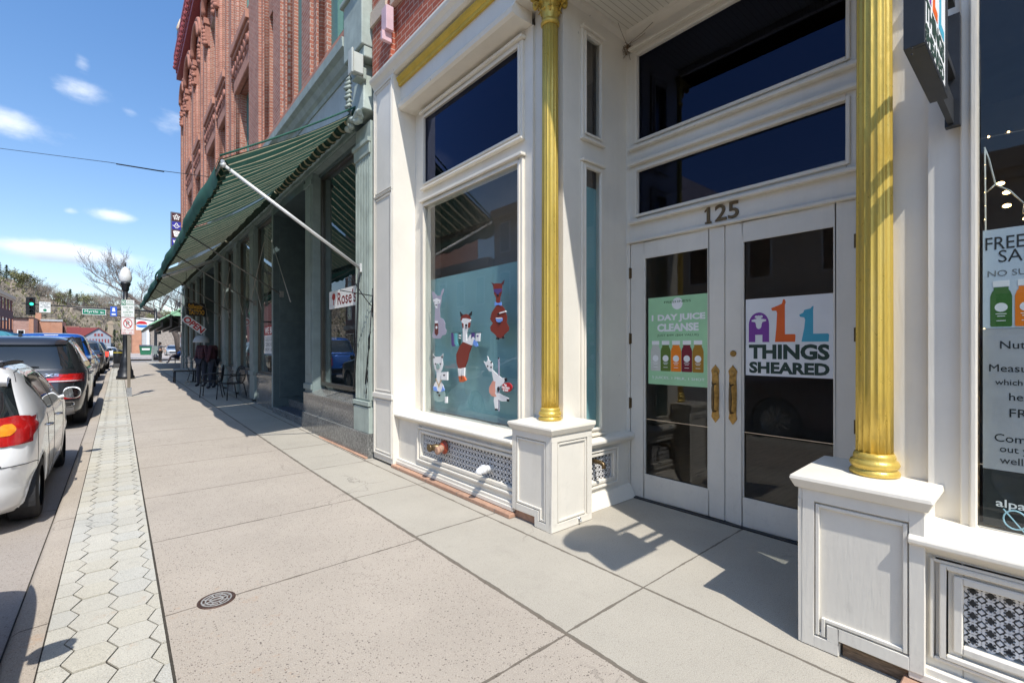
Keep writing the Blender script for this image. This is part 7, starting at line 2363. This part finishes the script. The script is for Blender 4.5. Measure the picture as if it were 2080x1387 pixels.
stand = dict(pelvis=(0, 0, .93), waist=(0, 0, 1.08), chest=(0, .01, 1.32), neck=(0, 0, 1.46), head=(0, .02, 1.57), crown=(0, .01, 1.65),
             sL=(-.17, 0, 1.39), eL=(-.24, .08, 1.14), wL=(-.14, .25, 1.10), hL=(-.08, .31, 1.12), sR=(.17, 0, 1.39), eR=(.30, .12, 1.28), wR=(.36, .34, 1.38), hR=(.38, .42, 1.42),
             pL=(-.09, 0, .88), kL=(-.13, .02, .48), aL=(-.16, 0, .08), tL=(-.17, .14, .03), pR=(.09, 0, .88), kR=(.13, .03, .48), aR=(.17, -.02, .08), tR=(.19, .12, .03), face=(0, 1, 0))
figure('person in a grey top and black trousers standing with both arms raised', stand, (2.72, 49.6, .264), radians(-70),
       dict(top=pm('grey_striped_top', (.10, .10, .115), .9, var=.3, scale=30, stretch=(0, 0, 1)), legs=M['black_paint'], shoe=M['black_paint'], hair=pm('dark_hair', (.02, .014, .01), .6), hairlong=True), 'people under the far canopy')
sit = dict(pelvis=(0, 0, .50), waist=(0, -.10, .64), chest=(0, -.22, .86), neck=(0, -.25, 1.02), head=(0, -.22, 1.14), crown=(0, -.24, 1.22),
           sL=(-.18, -.22, .94), eL=(-.24, -.04, .74), wL=(-.18, .18, .68), hL=(-.15, .26, .67), sR=(.18, -.22, .94), eR=(.24, -.04, .74), wR=(.18, .18, .68), hR=(.15, .26, .67),
           pL=(-.09, .05, .50), kL=(-.12, .45, .52), aL=(-.13, .62, .10), tL=(-.14, .76, .05), pR=(.09, .05, .50), kR=(.12, .45, .52), aR=(.12, .58, .10), tR=(.13, .72, .05), face=(0, 1, 0))
figure('person in a bright blue shirt and dark shorts sitting back on a chair', sit, (3.62, 45.6, .264), radians(100),
       dict(top=pm('bright_blue_shirt', (.05, .20, .55), .9), legs=pm('navy_shorts', (.02, .025, .05), .9), shoe=M['black_paint'], hair=pm('brown_hair', (.05, .03, .02), .6), long=False, trousers=False), 'people under the far canopy')
sc = thing('plain_chair', 'dark chair under the person in the blue shirt', 'chair', (3.7, 45.6, .264))
part('seat', MB().box(3.45, 3.9, 45.35, 45.85, .66, .70), M['black_paint'], sc)
part('backrest', MB().box(3.92, 3.96, 45.35, 45.85, .70, 1.25), M['black_paint'], sc)
for a in (3.47, 3.88):
    for c in (45.37, 45.83): part('leg', MB().box(a - .015, a + .015, c - .015, c + .015, .264, .66), M['black_paint'], sc)
hang = dict(stand); hang.update(eL=(-.25, .0, 1.12), wL=(-.26, .06, .88), hL=(-.26, .08, .8), eR=(.25, .0, 1.12), wR=(.26, .06, .88), hR=(.26, .08, .8))
def plaid(name, a, b_, c):
    m, nt, b = _nm(name)
    p = pos(nt, True); s = N(nt, 'ShaderNodeSeparateXYZ'); L(nt, p, s.inputs[0])
    k1 = mathn(nt, 'LESS_THAN', mathn(nt, 'FRACT', mathn(nt, 'MULTIPLY', s.outputs[2], 9)), .35)
    k2 = mathn(nt, 'LESS_THAN', mathn(nt, 'FRACT', mathn(nt, 'MULTIPLY', s.outputs[0], 9)), .35)
    L(nt, mixc(nt, mathn(nt, 'MULTIPLY', k2, .6), mixc(nt, mathn(nt, 'MULTIPLY', k1, .7), a, b_), c), b.inputs['Base Color']); b.inputs['Roughness'].default_value = .95
    return m
jeans = pm('dark_jeans', (.03, .035, .05), .95, var=.2, scale=8)
figure('dummy in a maroon plaid shirt and jeans wearing a wide grey hat', hang, (2.22, 19.2, gz(19.2)), radians(120),
       dict(top=plaid('maroon_plaid', (.055, .016, .024), (.02, .016, .028), (.10, .045, .05)), legs=jeans, shoe=M['black_paint']), 'dressed dummies outside the shop', body=False, cat='mannequin', name='mannequin', hat=pm('grey_felt', (.42, .44, .44), .9))
figure('dummy in a dark red jacket and jeans standing close to the shop window', hang, (2.42, 18.3, gz(18.3)), radians(60),
       dict(top=pm('dark_red_jacket', (.05, .014, .02), .9, var=.3, scale=12), legs=jeans, shoe=M['black_paint']), 'dressed dummies outside the shop', body=False, cat='mannequin', name='mannequin')
# ================================================================ farther buildings, hill and trees
nb2 = thing('tan_building', 'low tan building with a mint green canopy past the brick block', 'building', (4.2, 41, .264))
TAN = pm('tan_stucco', (.38, .30, .215), .85, var=.12, scale=2, obj=False)
part('wall', MB().box(4.2, 14, 30.75, 51, 0, 5.2), TAN, nb2)
part('window_band', MB().box(4.17, 4.2, 33, 36, 1.0, 3.2).box(4.17, 4.2, 38, 41, 1.0, 3.2).box(4.17, 4.2, 48, 50, .3, 2.6), M['glass_dark'], nb2)
part('roof_edge', MB().box(4.05, 14, 30.75, 51.2, 5.2, 5.5), M['dark_metal'], nb2)
cp_ = thing('green_canopy', 'mint green sheet metal canopy with dark ribbed underside past the brick block', 'canopy', (2.0, 37, 2.7))
MINT = pm('mint_green_metal', (.30, .56, .37), .5, var=.08, scale=2, obj=False)
rf = MB().add([(1.3, 31.3, 2.78), (1.3, 44, 2.78), (4.2, 44, 4.75), (4.2, 31.3, 4.75), (1.3, 31.3, 2.70), (1.3, 44, 2.70), (4.2, 44, 4.67), (4.2, 31.3, 4.67)], [(0, 1, 2, 3), (7, 6, 5, 4), (0, 4, 5, 1), (3, 2, 6, 7), (0, 3, 7, 4), (1, 5, 6, 2)])
part('roof', rf, MINT, cp_)
en_ = MB()
for k in range(5):
    a = k / 5; b2 = (k + 1) / 5
    h0 = 3.25 + .28 * k; h1 = h0 + .24
    v0 = 1.3 + (h0 - 2.7) / 1.97 * 2.9; 
    en_.box(min(v0 + .1, 4.1), 4.2, 31.32, 31.38, h0, h1)
part('end_slat', en_, MINT, cp_)
un = MB()
for k in range(7):
    v = 1.35 + k * .4
    un.box(v, v + .1, 31.4, 44, 2.66 + k * .0, 2.76 + k * .26)
un.box(1.3, 1.42, 31.3, 44, 2.62, 2.72)
part('rib', un, M['black_paint'], cp_)
part('post', MB().box(2.62, 2.80, 31.0, 31.18, .26, 4.4), pm('grey_post', (.42, .42, .40), .6, var=.1), cp_)
# opposite side of the street (seen in the shop glass)
def town_house(label, v, u0, u1, h, m, n, storeys, name='brick_building', fm='paper'):
    t = thing(name, label, 'building', (v, (u0 + u1) / 2, 0), 'buildings across the street')
    part('wall', MB().box(v - 9, v, u0, u1, -.1, h), m, t)
    part('cornice', MB().box(v, v + .35, u0, u1, h - .5, h + .1).box(v, v + .2, u0, u1, h - .8, h - .5).box(v, v + .25, u0, u1, 3.6, 4.1), M['stone_band'], t)
    w = (u1 - u0) / n
    for k in range(n):
        c = u0 + (k + .5) * w
        for s in range(1, storeys):
            f = MB().box(v, v + .06, c - .55, c + .55, 1.2 + s * 3.6, 3.4 + s * 3.6)
            wd = part('window', f, M[fm], t)
            part('pane', MB().box(v + .06, v + .08, c - .45, c + .45, 1.3 + s * 3.6, 3.3 + s * 3.6), M['glass_dark'], wd)
        part('shop_window', MB().box(v, v + .05, c - w * .42, c + w * .42, .7, 3.2), M['glass_dark'], t)
    return t
town_house('three storey tan building across the street mirrored in the glass', -15.5, 14, 27, 11.5, pm('tan_facade', (.46, .38, .32), .85, var=.12, scale=1, obj=False), 5, 3)
town_house('pale two storey building across the street mirrored in the glass', -15.5, 27.3, 41, 8.2, pm('cream_stucco', (.52, .47, .38), .85, var=.1, scale=1), 5, 2)
town_house('tall brick building across the street holding the far end of the cable', -15.5, 41.3, 56, 17, M['brick_opp'], 5, 4)
town_house('low cream shop row across the street behind the camera', -15.5, -14, 13.7, 7.6, pm('cream_facade', (.60, .51, .42), .85, var=.1, scale=1, obj=False), 9, 2)
town_house('dark maroon brick building with a turquoise awning at the left edge far up the street', -15.5, 112, 131, 11.2, M['brick_dark'], 6, 3, fm='maroon')
dk = [o for o in bpy.data.objects if o.get('label', '').startswith('dark maroon brick')][0]
mb = MB()
for k in range(7):
    mb.box(-15.48, -15.2, 131.0, 131.12, .3 + k, .8 + k) if False else None
mb.box(-24.4, -15.6, 112, 112.05, 7.0, 7.3)
mb.prism([(-15.5, 3.5), (-13.2, 2.9), (-13.2, 2.7), (-13.6, 3.6), (-14.5, 4.2), (-15.5, 4.4)], lambda a, b, d: (a, d, b), 113, 130.5)
part('turquoise_awning', mb, pm('turquoise_canvas', (.06, .26, .34), .8, var=.1), dk)
gl = thing('globe_lamp', 'white globe street lamp beside the dark maroon building far up the street', 'street lamp', (-12.6, 128, .2))
part('post', MB().lathe([(.2, 0), (.09, .4), (.07, 2.9)], (-12.6, 128, .2), 10), M['black_paint'], gl)
part('globe', MB().ball((-12.6, 128, 3.5), .42, 14, 10), M['globe'], gl)
# brick buildings beyond the crossing on the left
def block(name, label, v0, v1, u0, u1, h, m, extra=None, group=None, cat='building'):
    t = thing(name, label, cat, ((v0 + v1) / 2, u0, .1), group)
    part('wall', MB().box(v0, v1, u0, u1, -.2, h), m, t)
    if extra: extra(t)
    return t
def ex1(t):
    part('roof_edge', MB().box(-18.6, -13.6, 139.6, 150, 7.7, 7.85), M['dark_metal'], t)
    w = part('window', MB().box(-16.0, -14.9, 139.9, 140, 3.9, 5.2), M['paper'], t); part('pane', MB().box(-15.85, -15.05, 139.85, 139.9, 4.0, 5.1), M['glass_dark'], w)
    part('corner_pier', MB().box(-14.3, -13.6, 139.7, 140.4, -.2, 8.0), M['brick_orange'], t)
block('brick_building', 'low faded pink brick building straight up the street with a small white window', -18.5, -13.7, 140, 152, 7.7, M['brick_far'], ex1, 'low brick buildings up the street')
def ex2(t):
    part('chimney', MB().box(-14.2, -13.2, 148, 149, 7.4, 9.3), M['brick_orange'], t)
    part('cornice', MB().box(-13.3, -9.7, 147.85, 148, 7.5, 7.9), M['paper_grey'], t)
block('brick_building', 'low orange brick building with a tall brick chimney up the street', -13.6, -9.8, 148, 158, 7.6, M['brick_orange'], ex2, 'low brick buildings up the street')
block('brick_building', 'small dark brick building between the orange brick one and the grey gabled house', -9.6, -7.0, 150, 160, 6.6, M['brick_opp'], None, 'low brick buildings up the street')
gh = thing('gabled_house', 'blue grey gabled building with red windows and a dull red roof up the street', 'building', (-4, 150, .1))
GB = pm('blue_grey_boards', (.32, .36, .42), .8, var=.08, scale=1, obj=False)
part('wall', MB().prism([(-6.0, -.2), (-1.4, -.2), (-1.4, 4.3), (-3.6, 6.2), (-6.0, 4.3)], lambda a, b, d: (a, d, b), 150, 162), GB, gh)
RR = pm('dull_red_roof', (.26, .055, .055), .7, var=.12, obj=False)
part('roof', MB().hexa([(-9.2, 149.9, 4.3), (-6.0, 149.9, 4.3), (-6.0, 162, 4.3), (-9.2, 162, 4.3), (-9.2, 149.9, 6.3), (-3.8, 149.9, 6.3), (-3.8, 162, 6.3), (-9.2, 162, 6.3)]).hexa([(-6.2, 149.7, 4.25), (-3.6, 149.7, 6.25), (-3.6, 162, 6.25), (-6.2, 162, 4.25), (-6.2, 149.7, 4.4), (-3.6, 149.7, 6.42), (-3.6, 162, 6.42), (-6.2, 162, 4.4)]).hexa([(-3.6, 149.7, 6.25), (-1.1, 149.7, 4.1), (-1.1, 162, 4.1), (-3.6, 162, 6.25), (-3.6, 149.7, 6.42), (-1.1, 149.7, 4.25), (-1.1, 162, 4.25), (-3.6, 162, 6.42)]), RR, gh)
for k in range(8):
    part('window', MB().box(-5.8 + k * .55, -5.55 + k * .55, 149.95, 150, 2.7, 3.6), RR, gh)
for k in range(3):
    part('window', MB().box(-4.4 + k * .6, -4.0 + k * .6, 149.95, 150, 4.3, 4.9), RR, gh)
top('stone_pillar', MB().box(-2.2, -1.1, 170, 171.5, 0, 8.0).box(-2.4, -.9, 169.9, 171.6, 8.0, 8.5).box(-2.1, -1.2, 170, 171.5, 8.5, 8.9), TAN, 'tall pale stone pillar behind the grey gabled building', 'pillar')
block('brick_building', 'orange brick building with grey shutter on the right beyond the crossing', 2.3, 3.9, 129, 140, 6.4, M['brick_orange'], lambda t: part('shutter', MB().box(3.9, 5.2, 129.2, 140, -.2, 5.6), M['paper_grey'], t), None)
block('stone_building', 'rough grey stone building on the right beyond the crossing', 5.3, 14, 130, 142, 8.0, pm('rough_stone', (.30, .26, .22), .9, var=.35, scale=3, obj=False), None)
# ---- hill
def hill(v, u):
    s = min(max((u - 150) / 95.0, 0), 1)
    s = s * s * (3 - 2 * s)
    side = 26.5 - 11.5 * (1 / (1 + math.exp(-(v + 20) / 9.0))) - 4.5 * (1 / (1 + math.exp(-(v - 14) / 8)))
    return .2 + s * side + (1.6 * sin(v * .19 + 1.3) + 1.1 * sin(u * .13 + v * .07)) * s
hb = MB()
vs_ = [-180, -140, -110, -90] + list(range(-76, 60, 4)) + [70, 90, 130, 180]
us3 = list(range(146, 300, 4)) + [320, 360, 420]
hb.grid([[(v, u, hill(v, u)) for v in vs_] for u in us3])
m_, nt, b = _nm('dry_wooded_hill')
p_ = pos(nt)
n1 = noise(nt, p_, .11, 6, .7); n2_ = noise(nt, p_, .55, 5, .75)
c_ = ramp(nt, n1, [(.3, (.155, .13, .095)), (.5, (.26, .215, .155)), (.7, (.20, .18, .10))])
c_ = mixc(nt, 1.0, c_, ramp(nt, n2_, [(.3, (.55,) * 3), (.7, (1.3,) * 3)]), 'MULTIPLY')
L(nt, c_, b.inputs['Base Color']); b.inputs['Roughness'].default_value = 1
bump(nt, b, n2_, 1.0, 1.0)
top('hillside', hb, m_, kind='structure')
# ---- trees
def branch(mb, p, d, l, r, depth, rnd, seg=5, spread=.6, up=.1, minr=.004):
    pts = [p]; rs = [r]
    n = 4
    for i in range(n):
        d = (d + Vector((rnd.uniform(-.16, .16), rnd.uniform(-.16, .16), rnd.uniform(-.10, .14) + up * .15))).normalized()
        p = p + d * (l / n)
        pts.append(p); rs.append(max(minr, r * (1 - .45 * (i + 1) / n)))
    mb.tube(pts, rs, max(3, seg), cap=False)
    if depth == 0: return
    k = 3 if depth > 1 else 4
    for i in range(k):
        t = rnd.uniform(.35, 1.0)
        q = pts[min(n, int(t * n))]
        ax = Vector((rnd.uniform(-1, 1), rnd.uniform(-1, 1), rnd.uniform(-.4, .9))).normalized()
        nd = (d * (1 - spread * .6) + ax * spread).normalized()
        branch(mb, q, nd, l * rnd.uniform(.55, .8), rs[min(n, int(t * n))] * .62, depth - 1, rnd, seg - 1, spread, up, minr)
    branch(mb, pts[-1], d, l * .72, rs[-1] * .8, depth - 1, rnd, seg - 1, spread, up, minr)
def bare_tree(seed, h, name='bare_tree', mat='twig', label='', group=None, depth=4):
    rnd = random.Random(seed)
    t = thing(name, label, 'tree', (0, 0, 0), group)
    part('trunk', MB().tube([(0, 0, -.4), (.05, 0, h * .12), (0, .05, h * .26)], [h * .028, h * .022, h * .018], 7), M['bark'], t)
    mb = MB()
    for k in range(6):
        a = k * 1.05 + rnd.uniform(-.3, .3)
        branch(mb, Vector((0, 0, h * (.15 + .02 * k))), Vector((cos(a) * .75, sin(a) * .75, .75)).normalized(), h * .30, h * .011, depth - 1, rnd, 4, .65, .3, h * .0012)
    part('crown', mb, M[mat], t)
    return t
def pine_tree(seed, h, label, group):
    rnd = random.Random(seed)
    t = thing('evergreen_tree', label, 'tree', (0, 0, 0), group)
    part('trunk', MB().tube([(0, 0, -.4), (0, 0, h * .95)], [h * .022, h * .004], 6), M['bark'], t)
    mb = MB()
    n = 620
    for k in range(n):
        f = rnd.random() ** .8
        z = h * (.10 + .88 * f); rad = h * .24 * (1 - f) ** .8 * (0.75 + .25 * sin(k * .7)) + .05
        a = rnd.uniform(0, 2 * pi); r1 = rad * rnd.uniform(.35, 1.0)
        c = Vector((r1 * cos(a), r1 * sin(a), z - r1 * .25))
        s = h * .045 * rnd.uniform(.6, 1.3)
        d1 = Vector((cos(a), sin(a), -.35)) * s; d2 = Vector((-sin(a), cos(a), rnd.uniform(-.3, .3))) * s * .55
        mb.add([c - d1 * .6 - d2 * .5, c - d1 * .6 + d2 * .5, c + d1 + d2 * .25, c + d1 - d2 * .25], [(0, 1, 2, 3)])
    part('crown', mb, M['pine'], t)
    return t
def shrub_tree(seed, h, mat, label, group):
    rnd = random.Random(seed)
    t = thing('budding_tree', label, 'tree', (0, 0, 0), group)
    part('trunk', MB().tube([(0, 0, -.4), (.1, 0, h * .5)], [h * .02, h * .01], 6), M['bark'], t)
    mb = MB()
    cl = [(Vector((rnd.uniform(-.3, .3) * h, rnd.uniform(-.3, .3) * h, h * rnd.uniform(.4, .85))), h * rnd.uniform(.12, .2)) for _ in range(9)]
    for c, r in cl:
        for k in range(70):
            p = c + Vector((rnd.gauss(0, 1), rnd.gauss(0, 1), rnd.gauss(0, 1))) * r * .55
            a = Vector((rnd.uniform(-1, 1), rnd.uniform(-1, 1), rnd.uniform(-1, 1))).normalized() * h * .03; b = a.orthogonal().normalized() * h * .018
            mb.add([p - a - b, p + a - b, p + a + b, p - a + b], [(0, 1, 2, 3)])
    part('crown', mb, M[mat], t)
    return t
# big bare tree by the crossing, leaning over the street
bt = thing('bare_tree', 'large bare tree leaning over the street behind the black street lamp', 'tree', (5.2, 62, .26))
rnd = random.Random(21)
tr = MB()
tp = [Vector((5.2, 62, .1)), Vector((4.9, 62, 2.6)), Vector((4.3, 62.1, 4.2)), Vector((3.2, 62.4, 5.0)), Vector((1.9, 63, 6.0)), Vector((.6, 63.4, 7.3))]
tr.tube(tp, [.34, .30, .26, .22, .18, .13], 9)
part('trunk', tr, M['bark'], bt)
mb = MB()
for p, d, l, r, dp in ((tp[5], (-.8, .2, .35), 2.2, .10, 4), (tp[5], (-.25, .1, 1), 1.9, .09, 4), (tp[4], (-1, -.1, .12), 2.3, .09, 3), (tp[4], (.1, .3, 1), 1.8, .07, 4), (tp[3], (.35, .2, 1), 2.2, .09, 4), (tp[3], (-.3, .3, .9), 1.7, .07, 4), (tp[2], (.4, .1, 1), 2.2, .09, 4), (tp[2], (.9, .0, .8), 1.8, .07, 4), (tp[5], (-.6, .1, .8), 2.0, .08, 4)):
    branch(mb, p, Vector(d).normalized(), l, r, dp, rnd, 6, .6, .25, .008)
part('crown', mb, M['twig'], bt)
GH = 'trees on the far hill'
K = [bare_tree(3, 9, label='grey brown bare tree on the far hill', group=GH), bare_tree(8, 8, mat='twig_pale', label='pale bare tree on the far hill', group=GH), pine_tree(4, 9, 'dark evergreen tree on the far hill', GH), shrub_tree(5, 7, 'budding', 'yellow green budding tree on the far hill', GH), bare_tree(15, 10, label='grey brown bare tree on the far hill', group=GH)]
spots = []
rr_ = random.Random(11)
for k in range(120):
    v = rr_.uniform(-62, 42); u = rr_.uniform(185, 268)
    kind = rr_.choice((0, 0, 1, 1, 1, 4, 4, 3))
    spots.append((v, u, kind, rr_.uniform(.6, 1.05)))
for v, u, s in ((-33.5, 236, .9), (-31.5, 238, .75), (-36, 238, .8), (-29.5, 236, .7), (-13.5, 236, .85), (-11.8, 238, .7), (-3.5, 170, .5), (-.8, 168, .55), (.6, 172, .5)):
    spots.append((v, u, 2, s))
for v, u, s in ((-29, 240, .8), (-27.5, 243, .8), (-17, 243, .7), (-22, 246, .7)):
    spots.append((v, u, 3, s))
used = set()
for v, u, kind, s in spots:
    src = K[kind]
    z = hill(v, u) - .1
    if kind not in used:
        used.add(kind)
        src.location = (v, u, z); src.rotation_euler = (0, 0, rr_.uniform(0, 6)); src.scale = (s,) * 3
    else:
        dup(src, (v, u, z), rr_.uniform(0, 6), scale=s)
# dry brush between the trees: a mass nobody could count
mb = MB()
rb = random.Random(5)
for k in range(5200):
    v = rb.uniform(-75, 50); u = rb.uniform(158, 262)
    z = hill(v, u)
    h = rb.uniform(.5, 1.9)
    a = rb.uniform(0, pi)
    w = rb.uniform(.15, .5)
    for q in range(3):
        dx, dy = rb.uniform(-.6, .6), rb.uniform(-.6, .6)
        mb.mat(rb.choice((0, 0, 1)))
        mb.add([(v - w * .3 * cos(a), u - w * .3 * sin(a), z - .1), (v + w * .3 * cos(a), u + w * .3 * sin(a), z - .1), (v + dx + w * cos(a), u + dy + w * sin(a), z + h * .8), (v + dx - w * .4 * cos(a), u + dy - w * .4 * sin(a), z + h)], [(0, 1, 2, 3)])
o = top('dry_brush', mb, [M['twig_pale'], M['budding']], 'dry pale brush covering the far hillside', 'brush', kind='stuff')
